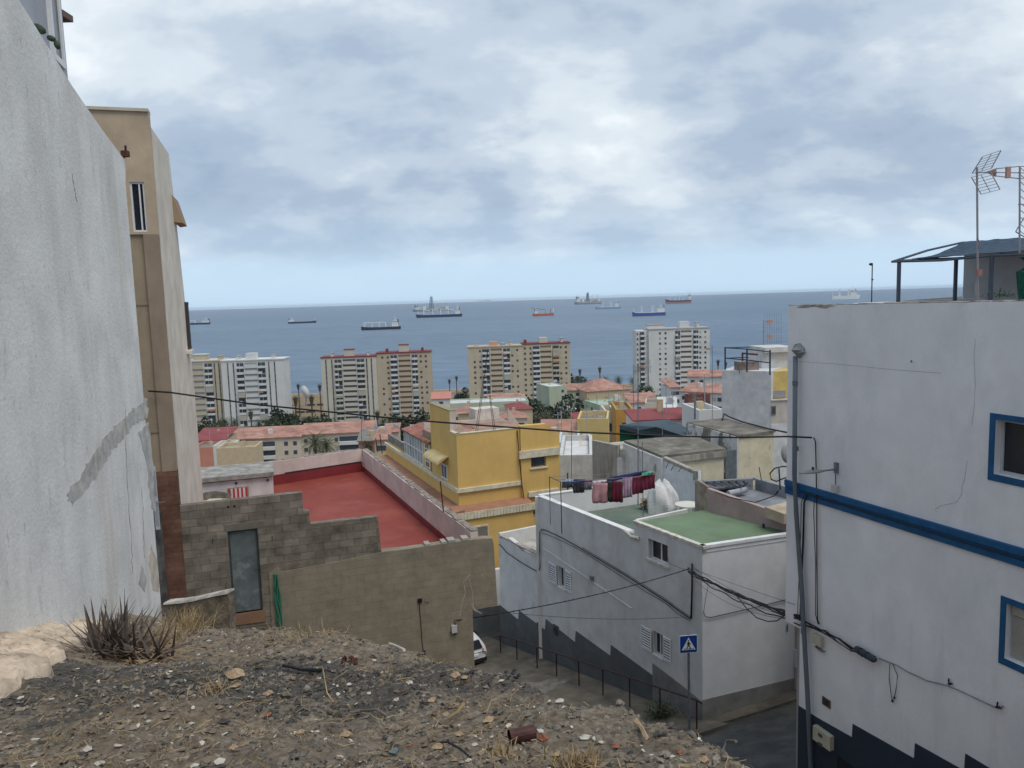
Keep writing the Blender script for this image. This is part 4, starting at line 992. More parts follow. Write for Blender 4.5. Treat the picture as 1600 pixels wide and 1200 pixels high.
MB().slab(SW, rrect(ca - h_ + .018, ca + h_ - .018, cz - h_ + .018, cz + h_ - .018, .04), .02, .024).build('blue_field', blue, pn)
MB().slab(SW, [(ca - .25, cz - .21), (ca + .25, cz - .21), (ca, cz + .25)], .024, .028).build('triangle', swh, pn)
fig = MB()
def limb(pts, w):
    for (x0, y0), (x1, y1) in zip(pts, pts[1:]):
        dx_, dy_ = x1 - x0, y1 - y0; l = math.hypot(dx_, dy_); nx_, ny_ = -dy_ / l * w / 2, dx_ / l * w / 2
        fig.slab(SW, [(ca + x0 - nx_, cz + y0 - ny_), (ca + x1 - nx_, cz + y1 - ny_), (ca + x1 + nx_, cz + y1 + ny_), (ca + x0 + nx_, cz + y0 + ny_)], .028, .032 + random.random() * .001)
limb([(0, .08), (.005, -.03)], .06); limb([(.0, -.03), (-.045, -.10), (-.07, -.165)], .032); limb([(.0, -.03), (.04, -.10), (.065, -.17)], .032)
limb([(-.01, .075), (-.055, .02), (-.05, -.03)], .022); limb([(.01, .075), (.055, .025), (.075, -.01)], .022)
fig.slab(SW, [(ca + .026 * math.cos(t), cz + .125 + .026 * math.sin(t)) for t in [2 * math.pi * k / 12 for k in range(12)]], .028, .032)
for i in range(5):
    x = -.16 + i * .075; fig.slab(SW, [(ca + x, cz - .20), (ca + x + .035, cz - .20), (ca + x + .05, cz - .15), (ca + x + .018, cz - .15)], .028, .0305)
fig.build('walking_figure', sbl, pn)

# ---- dark green weed at the rail foot
leafm = mat('weed_green', (.035, .065, .025), rough=.7, var=.4, scale=20, bump=0)
c = RW.at(1030, 1100, -.1); c.z = G(c.x, c.y) + .12
mb = MB()
for k in range(900):
    p = c + Vector((random.gauss(0, .30), random.gauss(0, .22), abs(random.gauss(0, .30)))); s_ = random.uniform(.05, .11)
    d1 = Vector((random.uniform(-1, 1), random.uniform(-1, 1), random.uniform(-.4, 1))).normalized() * s_; d2 = Vector((random.uniform(-1, 1), random.uniform(-1, 1), random.uniform(-.4, 1))).normalized() * s_ * .6
    mb.face(p, p + d1 + d2 * .3, p + d1 * 1.6, p + d2)
tag(mb.build('weed_bush', leafm), 'dark green weed bush growing at the foot of the railing', 'bush')

# ---- white car
def car(loc, rz):
    r_ = empty('parked_car', loc, 'white hatchback parked behind the brown wall, rear end showing', 'car', rz=rz)
    paint = mat('car_white', (.62, .64, .68), rough=.25, var=.02, bump=0, spec=.5)
    # sections from rear (y=0) to front (y=4.0): (y, halfwidth, z_low, z_belt, z_roof, roofhalf)
    secs = [(0, .70, .42, .72, .80, .62), (.06, .82, .30, .90, 1.02, .66), (.35, .86, .25, .95, 1.32, .60), (.75, .87, .22, .95, 1.45, .60), (1.6, .87, .22, .93, 1.48, .61), (2.2, .87, .22, .92, 1.42, .60), (2.95, .86, .22, .92, 1.0, .62), (3.6, .84, .24, .78, .84, .60), (3.98, .70, .32, .60, .66, .52)]
    vs = []; 
    for (y, w_, zl_, zb_, zr_, rw_) in secs:
        vs += [(-w_ * .9, y, zl_), (-w_, y, (zl_ + zb_) / 2), (-w_ * .97, y, zb_), (-rw_, y, zr_ - .03), (-rw_ * .6, y, zr_), (rw_ * .6, y, zr_), (rw_, y, zr_ - .03), (w_ * .97, y, zb_), (w_, y, (zl_ + zb_) / 2), (w_ * .9, y, zl_)]
    fs = [(i * 10 + k, i * 10 + (k + 1) % 10, (i + 1) * 10 + (k + 1) % 10, (i + 1) * 10 + k) for i in range(8) for k in range(10)] + [tuple(range(10)), tuple(80 + k for k in reversed(range(10)))]
    o = MB().raw(vs, fs).build('body', paint, r_, smooth=True)
    sd_ = o.modifiers.new('s', 'SUBSURF'); sd_.levels = 2; sd_.render_levels = 2
    MB().raw([(-.52, -.0, .98), (.52, -.0, .98), (.46, .26, 1.30), (-.46, .26, 1.30), (-.5, .1, .95), (.5, .1, .95), (.44, .4, 1.28), (-.44, .4, 1.28)], [(0, 1, 2, 3), (4, 7, 6, 5), (0, 4, 5, 1), (1, 5, 6, 2), (2, 6, 7, 3), (0, 3, 7, 4)]).build('rear_window', glass, r_)
    tl = mat('tail_light_red', (.35, .015, .02), rough=.3, var=.05, bump=0)
    for s_ in (-1, 1):
        x0, x1 = sorted((s_ * .50, s_ * .83))
        MB().raw([(x0, -.035, .74), (x1, .12 if s_ > 0 else -.03, .76), (x1, .14 if s_ > 0 else .0, .92), (x0, .0, .90), (x0, .3, .74), (x1, .35, .76), (x1, .35, .92), (x0, .3, .9)], [(0, 1, 2, 3), (0, 4, 5, 1), (1, 5, 6, 2), (2, 6, 7, 3), (0, 3, 7, 4)]).build('tail_light', tl, r_)
        for y in (.72, 3.25):
            wl = MB().tube([(s_ * .70, y, .31), (s_ * .88, y, .31)], .31, n=20).build('wheel', cable, r_)
            MB().tube([(s_ * .86, y, .31), (s_ * .885, y, .31)], .19, n=14).build('rim', galv, wl)
        MB().raw([(s_ * .885, .8, .98), (s_ * .885, 2.6, .96), (s_ * .70, 2.2, 1.32), (s_ * .70, 1.0, 1.36)], [(0, 1, 2, 3)]).build('side_window', glass, r_)
    MB().box(-.72, .72, -.03, .12, .26, .46).build('bumper', mat('bumper_black', (.02, .02, .022), rough=.6), r_)
    MB().box(-.26, .26, -.045, 0.02, .60, .71).build('number_plate', swh, r_)
    return r_
cp = at(741, 1044, 37.0)
car((cp.x, cp.y, G(cp.x, cp.y) + .0), math.atan2(-(-.57), 1))

# ---- dark wall and pale wall at the end of the street
DWp = at(760, 985, 43.5); DW = Wall(DWp, slope=(3.0, .9))
gz = G(DWp.x, DWp.y)
zt_ = DW.px(760, 949)[1]
r_ = empty('street_wall', DW.pt(0, gz, -.2), 'dark painted garden wall closing the street below the yellow house', 'wall')
MB().wbox(DW, -6, 4, gz - 1, zt_, -.3, 0).build('painted_base', plin, r_)
MB().wbox(DW, -6, 4, zt_, zt_ + 2.2, -.3, -.01).build('upper_wall', whs, r_)

# ================================================================ RIGHT BUILDING
rbw = mat('right_white_render', (.77, .77, .79), var=.06, scale=.7, stain=[((.54, .55, .60), .6, .8, .5, .50, .25), ((.58, .55, .57), .5, .35, .8, .5, .2), ((.50, .49, .50), .35, 1.7, .10, .56, .14)], bump=.22, bscale=16)
bluep = mat('blue_band_paint', (.010, .088, .22), rough=.6, var=.15, scale=5, stain=((.25, .33, .42), .5, 9, 2, .66), bump=.4)
navy = mat('navy_plinth', (.028, .040, .062), var=.12, scale=2, bump=.2)
P = lambda u, v: RB.px(u, v)
zt0 = P(1229, 478)[1]; zt1 = P(1600, 470.5)[1]
aN = P(1600, 700)[0] + 7
w_a = winrect(RB, 1556, 652, 1640, 752); 
wA0, wzt = P(1556, 655); _, wzb = P(1556, 741)
wB0, wyt = P(1573, 942); _, wyb = P(1573, 1030)
WA = (wA0, wA0 + 1.15, wzb, wzt); WB = (wB0, wB0 + 1.15, wyb, wyt)
zst_ = P(1231, 972)[1]; aLow = P(1249, 1040)[0]
r_ = empty('right_white_building', RB.pt(3, -12, -3), 'large white building with blue framed windows and blue band on the right', 'building')
outer = [(0, zst_), (0, zt0)] + [(lerp(0, aN, i / 4), lerp(zt0, zt0 + (zt1 - zt0) * aN / P(1600, 700)[0], i / 4)) for i in range(1, 5)] + [(aN, -14), (aLow, -14), (aLow, zst_)]
MB().slab(RB, outer, -.3, 0, holes=[rc(WA), rc(WB)]).build('front_wall', rbw, r_)
back = Wall(RB.pt(0, 0, 0), d=(.955, .307))
e1 = RB.pt(aLow, 0, 0)
SB = Wall(RB.pt(0, 0, 0), d=(.9, .44)); SB.n = Vector((SB.d.y, -SB.d.x)); SB.n = SB.n if SB.n.y > 0 else -SB.n
MB().wbox(SB, .0, 12, zst_ - .01, zt0, -.3, -.005).build('side_wall', rbw, r_)
SB2 = Wall(RB.pt(aLow, 0, 0), d=(.9, .44)); SB2.n = SB.n
MB().wbox(SB2, .0, 12, -14, zst_ - .0, -.3, -.005).build('lower_side_wall', rbw, r_)
rf = [RB.pt(.1, 0, -.28).xy, RB.pt(aN, 0, -.28).xy, RB.pt(aN, 0, -11).xy, SB.pt(11.5, 0, -.28).xy]
MB().prism([(p.x, p.y) for p in rf], -14, zt0 - .9).build('roof', mat('roof_grey', (.3, .3, .3)), r_)
cr = mat('worn_top', (.40, .37, .35), var=.35, scale=6, bump=.6)
mb = MB()
for i in range(60):
    a = aN * i / 60; z = zt0 + (zt1 - zt0) * a / P(1600, 700)[0]
    mb.wbox(RB, a, a + aN / 60, z + .001, z + random.uniform(.015, .03), -.31, random.uniform(-.02, .006))
mb.build('worn_coping', cr, r_)
mb = MB(); rn = [P(u, v) for u, v in ((1245, 481), (1260, 481.5), (1272, 479), (1290, 482.5), (1296, 480), (1308, 477.8), (1300, 476), (1250, 477.5))]
mb.slab(RB, rn, 0, .004); mb.build('peeled_patch', cr, r_)
# blue band: raised ledge, two lips
zb0 = P(1229, 749)[1]; zb1 = P(1229, 770)[1]; 
slp = (P(1600, 858)[1] - P(1229, 750)[1]) / (P(1600, 858)[0])
def bandz(z, a): return z + slp * a
bh = zb0 - zb1
for z0_, z1_, o in ((zb1, zb1 + bh * .35, .05), (zb1 + bh * .35, zb1 + bh * .62, .02), (zb1 + bh * .62, zb0, .07)):
    MB().slab(RB, [(-.0, z0_), (aN, bandz(z0_, aN)), (aN, bandz(z1_, aN)), (-.0, z1_)], -.01, o).build('blue_band', bluep, r_)
MB().wbox(SB, 0.0, 10, zb1, zb0, -.02, .05).build('blue_band', bluep, r_)
# stepped navy plinth
st_ = [P(1249, 1103), P(1277, 1121), P(1332, 1152), P(1333, 1131), P(1429, 1185), P(1430.5, 1161), P(1500, 1200)]
st_[0] = (aLow, st_[0][1])
lst = st_[-1]; st2 = st_ + [(lst[0] + .1, lst[1]), (lst[0] + .11, lst[1] + .35), (aN, lst[1] + .35), (aN, -14), (aLow, -14)]
MB().slab(RB, st2, -.01, .02).build('plinth', navy, r_)
MB().slab(SB2, [(0, st_[0][1]), (12, st_[0][1]), (12, -14), (0, -14)], -.02, .02).build('side_plinth', navy, r_)
mb = MB().wbox(RB, P(1311, 1180)[0], P(1360, 1180)[0] + .8, -14, P(1311, 1180)[1], .02, .05)
mb.build('garage_door', mat('near_black', (.012, .014, .02)), r_)
# windows with painted surrounds
for i, w in enumerate((WA, WB)):
    fr_ = .10
    a0, a1, z0, z1 = w
    mb = MB()
    for q in ((a0 - fr_, a0, z0 - fr_ * 1.2, z1 + fr_), (a1, a1 + fr_, z0 - fr_ * 1.2, z1 + fr_), (a0, a1, z0 - fr_ * 1.2, z0), (a0, a1, z1, z1 + fr_)): mb.wbox(RB, *q, 0, .018)
    mb.build('window_surround', bluep, r_)
    win = casement(RB, w, r_, depth=.14, split=False, fm_=mat('greyish_frame', (.50, .50, .50)))
    if i == 1:
        mb = MB(); n = 22
        for k in range(n): z = lerp(z0 + .06, z1 - .22, k / n); mb.wbox(RB, a0 + .06, a1 - .06, z, z + (z1 - z0 - .28) / n * .8, -.14, -.11)
        mb.build('roller_shutter', mat('beige_shutter', (.42, .40, .37)), win)
        MB().wbox(RB, a0 + .05, a1 - .05, z1 - .2, z1 - .05, -.14, -.08).build('shutter_box', mat('beige_shutter', (0, 0, 0)), win)
# downpipe
pipe = mat('grey_pipe', (.12, .145, .17), rough=.45, bump=.1, var=.12)
pts = [RB.at(1251, 552, -.05), RB.at(1251, 552, .10), RB.at(1248.5, 575, .11), RB.at(1250, 740, .16), RB.at(1250.5, 800, .12), RB.at(1259, 920, .12), RB.at(1262, 975, .12), RB.at(1268, 1080, .12), RB.at(1275, 1230, .12), RB.at(1276, 1300, .12)]
pts = pts[2:]; pts[0] = pts[0] + Vector((0, 0, .28)); MB().tube(pts, .055, n=12).build('downpipe', pipe, r_, smooth=True)
for (u, v) in ((1249, 598), (1250, 700), (1262, 985)): p = RB.at(u, v, .12); MB().tube([p + Vector((0, 0, -.05)), p + Vector((0, 0, .05))], .064, n=12).build('pipe_collar', pipe, r_)
c = RB.at(1250.5, 547, .03); MB().rock(c, .20, .17, .19, jit=.15).rock(c + Vector((.03, 0, -.05)), .17, .17, .17, rot=1).build('mortar_lump', mat('grey_mortar', (.25, .26, .27), bump=.5), r_)
# boxes on the wall
mt = mat('meter_cream', (.47, .44, .35), rough=.5)
b1 = MB().wpx(RB, 1275, 988, 1288, 1010, 0, .12).build('meter_box', mt, r_)
mb = MB(); a0, z1 = P(1276, 1009); a1, z0 = P(1290, 1019); mb.slab(RB, [(a0, z1), (a1, z1), (a1 - .02, z0), (a1 - .12, z0 - .02), (a0 + .02, z0 + .05)], 0, .07); mb.build('meter_bracket', galv, b1)
b2 = MB().wpx(RB, 1277.5, 1131, 1304, 1172, .0, .14).build('meter_box', mt, r_)
for (v0, v1) in ((1142, 1152), (1156, 1166)): MB().wpx(RB, 1286, v0, 1292.5, v1, .14, .145).build('dial_window', mat('dial_dark', (.10, .09, .08)), b2)
vt = MB(); a0, z1 = P(1285.5, 1087); a1, z0 = P(1298, 1108)
for q in ((a0, a0 + .02, z0, z1), (a1 - .02, a1, z0, z1), (a0 + .02, a1 - .02, z0, z0 + .02), (a0 + .02, a1 - .02, z1 - .02, z1)): vt.wbox(RB, *q, 0, .02)
vt = vt.build('vent', mat('brown_vent_frame', (.16, .13, .11)), r_); MB().wbox(RB, a0 + .02, a1 - .02, z0 + .02, z1 - .02, 0, .008).build('vent_grille', mat('vent_dark', (.07, .05, .045), var=.5, scale=20), vt)
# hairline cracks
mb = MB()
for path in (((1524, 530), (1522, 560), (1524, 600), (1522, 640), (1518, 665)), ((1511, 720), (1508, 745), (1503, 760), (1503, 772), (1494, 785), (1470, 790), (1461, 796), (1465, 801)), ((1232, 564), (1300, 568), (1390, 577), (1470, 583))):
    mb.tube([RB.at(u, v, .001) for u, v in path], .004, n=4)
mb.build('crack', mat('crack_grey', (.36, .35, .39), bump=0), r_)

# LED street lamp on the wall
r_ = empty('wall_lamp', RB.at(1307, 745, 0), 'grey street lamp arm fixed on the white wall above the blue band', 'street lamp')
a, z = P(1308, 745)
MB().wpx(RB, 1305.5, 722, 1310.5, 740, 0, .05).build('bracket', galv, r_)
p0 = RB.pt(a, P(1308, 733)[1], .05); p1 = RB.at(1288, 736, .9)
p1 = at(1287, 735.5, 16.3)
MB().tube([p0, p1], .02, n=8).build('arm', galv, r_)
hd = MB(); p2 = at(1249, 739, 16.0); n = 8
d = (p2 - p1); sd_ = Vector((0, 1, 0)); vs = []
for i in range(n + 1):
    t = i / n; wv = .10 * math.sin(math.pi * (.12 + .8 * t)) + .01; hz = .05 * math.sin(math.pi * (.1 + .85 * t)); c = p1 + d * t
    vs += [c + sd_ * wv - Vector((0, 0, .015)), c + Vector((0, 0, hz)), c - sd_ * wv - Vector((0, 0, .015)), c - Vector((0, 0, .03))]
hd.raw(vs, [(i * 4 + k, i * 4 + (k + 1) % 4, i * 4 + 4 + (k + 1) % 4, i * 4 + 4 + k) for i in range(n) for k in range(4)] + [(0, 1, 2, 3), (n * 4 + 3, n * 4 + 2, n * 4 + 1, n * 4)])
lh = hd.build('lamp_head', mat('lamp_grey', (.20, .21, .23), rough=.5), r_, smooth=True)
c = p1 + d * .45 + Vector((0, 0, .05)); MB().tube([c, c + Vector((0, 0, .05))], .028, n=8).build('sensor', darkmetal, lh)
MB().wpx(RB, 1303, 756, 1311.5, 768, 0, .08).build('control_box', mat('grey_plastic', (0, 0, 0)), r_)
MB().tube([RB.at(1307, 740, .03), RB.at(1307, 757, .03)], .009, n=5).build('lead', cable, r_)

# ---- rooftop: pergola, hut, antennas, camera pole
zr_ = zt0 - .9
r_ = empty('pergola', at(1500, 470, 19.5), 'roof pergola of dark posts with sagging dark shade net on the right building', 'pergola')
pst = mat('pergola_metal', (.045, .06, .085), rough=.5, bump=0)
PQ = {}
for (u, v, Y) in ((1405, 409, 19.0), (1494, 406, 19.6), (1550, 398, 17.6), (1640, 395, 18)):
    t = at(u, v, Y); PQ[u] = t; MB().box(t.x - .035, t.x + .035, t.y - .035, t.y + .035, zr_, t.z).build('post', pst, r_)
MB().tube([at(1394, 409, 19.0), at(1470, 407, 18.4), at(1550, 399.5, 17.6), at(1640, 396, 16.8)], .03, n=6).build('front_beam', pst, r_)
MB().tube([at(1394, 409, 19.0), at(1450, 391, 20.6), at(1503, 379, 22)], .03, n=6).build('side_beam', pst, r_)
MB().tube([at(1405, 407, 19.0), at(1494, 403, 20.4), at(1600, 396, 20.4)], .025, n=6).build('middle_beam', pst, r_)
net = mat('shade_net', (.035, .065, .105), rough=.9, var=.35, scale=6)
vs = []; nu, nv = 22, 8
tl_, tr_, bl_, br_ = at(1504, 378, 22.0), at(1640, 369, 21.5), at(1424, 405, 19.0), at(1640, 389, 17.2)
for j in range(nv + 1):
    for i in range(nu + 1):
        s_, t = i / nu, j / nv
        p = tl_.lerp(tr_, s_).lerp(bl_.lerp(br_, s_), t); p.z += -.10 * math.sin(math.pi * t) * (1 + .4 * math.sin(s_ * 9)) + .035 * noise.noise(Vector((s_ * 9, t * 4, 2)))
        vs.append(p)
mb = MB().raw(vs, [(j * (nu + 1) + i, j * (nu + 1) + i + 1, (j + 1) * (nu + 1) + i + 1, (j + 1) * (nu + 1) + i) for j in range(nv) for i in range(nu)])
o = mb.build('shade_cloth', net, r_); sm_ = o.modifiers.new('t', 'SOLIDIFY'); sm_.thickness = .012
hp = at(1502, 470, 22.5); HT = Wall(at(1504, 470, 21.5), d=(.345, -.939)); HT.n = RB.n.copy()
r_ = empty('roof_hut', HT.pt(2, zr_, -1), 'pale grey roof room under the shade net on the right building', 'roof room')
zz = HT.px(1530, 397)[1]; MB().wbox(HT, 0, 6, zr_, zz, -2.5, 0).build('wall', mat('hut_grey', (.36, .37, .38), var=.1), r_)
MB().wbox(HT, -.05, 6, zz, zz + .08, -2.6, .05).build('roof_slab', rbw, r_)
gn = mat('green_net_roll', (.01, .085, .055), rough=.9, var=.4, scale=15)
pts = [at(1597, 474, 17.3), at(1594, 450, 17.3), at(1592, 425, 17.3), at(1597, 405, 17.3)]
tag(MB().tube([p + Vector((.22, 0, 0)) for p in pts], .24, n=12).build('green_net_roll', gn), 'dark green netting hanging from the pergola at the right edge', 'netting')
# low side parapet seen beyond
mb = MB(); p0 = at(1290, 478, 21.5); p1 = at(1503, 463, 23); 
EWW = Wall(p0, d=(p1.xy - p0.xy)); q1 = EWW.px(1503, 463)
MB_ = MB().slab(EWW, [(0, zr_), (0, p0.z), (q1[0], q1[1]), (q1[0], zr_)], -.2, 0)
tag(MB_.build('roof_parapet', mat('parapet_dull', (.30, .31, .31))), 'low grey parapet rising behind the edge of the right roof', 'wall')
# grid antenna
am = mat('antenna_alu', (.30, .28, .29), rough=.5, metal=.5, bump=0)
amr = mat('antenna_copper', (.40, .24, .19), rough=.6, bump=0)
r_ = empty('tv_antenna', at(1528, 470, 17.2), 'tall television antenna with grid reflector and bow elements on the right roof', 'antenna')
AY = 17.2
b = at(1528, 468, AY); t = at(1526.5, 262, AY); MB().tube([Vector((b.x, b.y, zr_)), b, t], .022, n=8).build('mast', am, r_)
def gridpanel(c4, nr, nc, name):
    mb = MB(); a, b_, c, d_ = [at(u, v, y) for u, v, y in c4]
    for i in range(nc + 1): mb.tube([a.lerp(b_, i / nc), d_.lerp(c, i / nc)], .008 if i not in (0, nc) else .011, n=4)
    for j in range(nr + 1): mb.tube([a.lerp(d_, j / nr), b_.lerp(c, j / nr)], .0055, n=4)
    mb.build(name, am, r_)
gridpanel([(1519, 271, 17.2), (1549, 263, 16.4), (1564, 235, 16.3), (1535, 245, 17.1)], 6, 2, 'upper_grid')
gridpanel([(1518, 277, 17.2), (1548, 269, 16.4), (1562.5, 296, 16.3), (1533, 303.5, 17.1)], 6, 2, 'lower_grid')
MB().tube([at(1524, 270, AY), at(1545, 269, 16.8)], .014, n=6).build('boom', am, r_)
for q in ((1541, 269, 1557, 262, 1557, 276), (1557, 262, 1556, 276, 1545, 270)): pass
mb = MB(); A_, B1, C1, D1 = at(1541, 268.5, 16.8), at(1556.5, 263, 16.6), at(1557.5, 270, 16.55), at(1556, 276, 16.6)
mb.raw([A_, B1, C1, D1, A_ + Vector((0, .03, 0)), B1 + Vector((0, .03, 0)), C1 + Vector((0, .03, 0)), D1 + Vector((0, .03, 0))], [(0, 1, 2, 3), (7, 6, 5, 4), (0, 4, 5, 1), (1, 5, 6, 2), (2, 6, 7, 3), (3, 7, 4, 0)]); mb.build('bow_element', amr, r_)
p = at(1530, 426, AY - .05); MB().box(p.x - .05, p.x + .05, p.y - .04, p.y + .02, p.z - .07, p.z + .07).build('amplifier', mat('amp_red', (.30, .14, .12)), r_)
mb = MB().tube([at(1526.3, 300, AY - .03), at(1527.5, 372, AY - .03), at(1531.5, 380, AY - .03), at(1531, 390, AY - .03), at(1528, 380, AY - .03)], .01, n=5); mb.tube([at(1525, 440, AY - .03), at(1524.5, 460, AY - .03), at(1527, 470, AY - .03)], .015, n=5)
mb.build('lead', am, r_)
r_ = empty('lattice_antenna', at(1594, 470, 17.4), 'lattice mast carrying a long boom antenna at the right edge', 'antenna')
AY = 17.4
for du in (-2, 12): MB().tube([at(1595 + du, 400, AY + du * .02), at(1595.5 + du, 260, AY + du * .02)], .02, n=6).build('rail', am, r_)
mb = MB()
for i in range(10): mb.tube([at(1594, 262 + i * 11, AY), at(1606, 272 + i * 11, AY + .2)], .01, n=4)
mb.tube([at(1591, 319.5, AY), at(1606, 319, AY)], .014, n=4); mb.tube([at(1587, 362, AY), at(1600, 340, AY)], .014, n=4); mb.tube([at(1587, 362, AY), at(1600, 370, AY)], .014, n=4)
mb.build('lattice', am, r_)
for (v0, v1) in ((263.5, 260), (269.5, 270), (275, 279)): MB().tube([at(1557, v0, 16.7), at(1592, v1, AY), at(1606, v1, AY)], .012, n=6).build('boom', am, r_)
p = at(1575, 269.5, 17.0); MB().box(p.x - .045, p.x + .045, p.y - .03, p.y + .03, p.z - .12, p.z + .12).build('dipole_box', amr, r_)
# camera pole
r_ = empty('camera_pole', at(1362, 470, 20.5), 'thin roof pole with small dark camera on top, left of the pergola', 'camera pole')
MB().tube([Vector((at(1362, 470, 20.5).x, 20.5, zr_)), at(1363, 413, 20.5)], .014, n=6).build('pole', darkmetal, r_)
p = at(1361, 413, 20.45); MB().rock(p, .06, .06, .045, jit=.05).build('camera_head', cable, r_)
p = at(1363, 437, 20.48); MB().rock(p, .03, .03, .03).build('clamp', cable, r_)
c = RB.at(1532, 468, -.5); mb = MB()
for k in range(90):
    p = c + Vector((random.gauss(0, .10), random.gauss(0, .08), abs(random.gauss(0, .05)))); d1 = Vector((random.uniform(-1, 1), random.uniform(-1, 1), random.uniform(0, 1))) * .05; mb.face(p, p + d1 + Vector((.02, 0, 0)), p + d1 * 1.5)
tag(mb.build('roof_weed', leafm), 'small green weed at the foot of the grid antenna mast', 'plant', kind='stuff')
# bird-like dark mark: a bent hook in the wall
tag(MB().tube([RB.at(1424, 563, 0), RB.at(1426, 565.5, .05), RB.at(1429, 565, .06)], .008, n=5).build('wall_hook', darkmetal), 'tiny dark hook sticking out of the upper white wall on the right', 'hook')

# ================================================================ CABLES
def sagline(a, b, sag, n=20):
    return [a.lerp(b, i / n) - Vector((0, 0, sag * 4 * (i / n) * (1 - i / n))) for i in range(n + 1)]
def cab(name, pts, r, label, cat='cable', group=None, m_=None, n=5):
    return tag(MB().tube(pts, r, n=n).build(name, m_ or cable, smooth=True), label, cat, group)
a = BS.at(264, 613, .05); b_ = at(1228, 682, 18.0); 
long_ = sagline(BF.at(232, 611, .05), RB.at(1274, 683, .1), .12, 40)
# follow the measured sag
meas = [(232, 611), (265, 613), (400, 632), (520, 644), (640, 656), (760, 665), (900, 675), (1040, 681), (1150, 683.5), (1230, 682), (1274, 683)]
pa, pb = BF.at(232, 611, .05), RB.at(1274, 683, .1)
CP = Wall(pa, d=(pb.xy - pa.xy))
cab('overhead_cable', [CP.at(u, v) for u, v in meas[:-1]] + [pb], .021, 'long black overhead cable sagging across the whole view between both buildings')
cab('wall_cable', [RB.at(*q, .05) for q in ((1274, 683), (1277, 690), (1278, 740), (1279, 800), (1279, 880), (1280, 968), (1283, 975))], .014, 'black cable running straight down the white wall right of the downpipe')
cab('wall_cable', [RB.at(*q, .05) for q in ((1275, 782), (1274, 800), (1277, 880), (1277, 960), (1281, 975))], .010, 'thinner dark cable beside the straight cable below the blue band')
for k, (du, r) in enumerate(((0, .013), (2.5, .011), (-1.5, .009))):
    cab('wall_cable', [RB.at(u + du, v, .06 + .02 * k) for u, v in ((1264, 771), (1259, 785), (1258, 830), (1256, 880), (1254, 930), (1253, 960))], r, ['thick black cable dropping behind the downpipe from the blue band', 'black cable hugging the downpipe, rightmost of its bundle', 'thin black cable at the left of the bundle by the downpipe'][k])
# rail cable along blue band
cab('band_cable', [RB.at(u, v, .09) for u, v in ((1262, 771), (1300, 781), (1360, 800), (1420, 818), (1500, 843), (1600, 872), (1650, 886))], .012, 'dark cable clipped along the blue band of the right building')
# main bundle between white house corner and right building
pa = WF.at(1083, 889, .25); pb = RB.at(1256, 968, .1)
for k in range(7):
    s_ = .08 + .03 * (k % 4); pts = sagline(pa + Vector((0, 0, random.uniform(-.08, .08))), pb + Vector((0, 0, random.uniform(-.1, .1))), s_, 18)
    pts = [p + Vector((0, 0, .035 * math.sin(i * (1.1 + k * .13) + k))) for i, p in enumerate(pts)]
    cab('bundle_cable', pts, .021 - .001 * k, 'black cable in the thick bundle hanging between the white house corner and right wall', group='cables in the hanging bundle')
for k, (q0, q1, s_) in enumerate((((1086, 884), (1250, 943), .02), ((1096, 905), (1225, 965), .25), ((1100, 900), (1200, 960), .1), ((1086, 880), (1232, 960), .05))):
    cab('thin_wire', sagline(WF.at(*q0, .3), RB.at(max(q1[0], 1232), q1[1], .15), s_, 14), .006, 'thin dark wire spanning beside the bundle from the white house corner', 'wire', 'thin wires beside the hanging bundle')
lp = [at(u, v, Y) for u, v, Y in ((1152, 932, 24), (1166, 950, 23.7), (1182, 965, 23.3), (1200, 971, 22.9), (1214, 970, 22.5), (1225, 962, 22))]
cab('loop_cable', lp, .018, 'black cable loop drooping under the bundle before the grey blue side wall')
# cables on the white house walls
path = [(781, 850), (784, 852), (792, 862), (815, 878), (836, 890), (843, 894), (845.5, 885), (845, 860), (845, 832), (848, 826.5), (854, 828), (880, 840), (910, 857), (945, 878), (980, 899), (1010, 918), (1040, 937), (1060, 952), (1080, 966)]
cab('facade_cable', [WF.at(u, v, .06) for u, v in path], .022, 'thick black cable stepping along the front of the white house', n=7)
cab('facade_cable', [WF.at(u, v + 5 + 1.5 * math.sin(u * .15), .05) for u, v in path[9:]], .011, 'thinner cable looping just below the thick one on the white house front')
cab('facade_cable', [WF.at(u, v - 2.5, .05) for u, v in path[12:]], .010, 'thin cable just above the thick one on the white house front')
cab('corner_conduit', [WF.at(1084, 880, .08), WF.at(1083.5, 920, .07), WF.at(1082, 966, .07)], .035, 'dark vertical conduit at the corner of the white house', n=8)
cab('side_cable', [WS.at(1098, 955, .04), WS.at(1101, 963, .05), WS.at(1110, 964, .05), WS.at(1140, 957, .05), WS.at(1180, 948, .05), WS.at(1232, 935, .05), WS.at(1240, 933, .05)], .016, 'dark cable running along the blue grey side wall of the white house')
cab('side_cable', [WS.at(1106, 915, .03), WS.at(1102, 935, .03), WS.at(1099, 955, .03)], .007, 'thin short wire curling down at the white house corner')
cab('street_cable', sagline(BW.at(711, 967, .1), WF.at(1083, 887, .2), .18, 30), .016, 'dark cable with clips from the brown wall to the white house corner')
cl = MB(); pts = sagline(BW.at(711, 967, .1), WF.at(1083, 887, .2), .18, 30)
for p in pts[1:-1]: cl.rock(p, .03, .03, .028)
tag(cl.build('cable_clips', cable), 'row of small black clips along the cable over the street', 'cable clips')
cab('street_wire', sagline(BW.at(660, 938, .1), WF.at(1075, 963, .1), .25, 24), .007, 'thin wire crossing the street low in front of the white house', 'wire')
cab('thin_wire', [WF.at(1045, 865, .1), WF.at(1055, 878, .3), WF.at(1075, 887, .25), WF.at(1083, 889, .2)], .007, 'short thin wire from the upper window to the white house corner', 'wire')
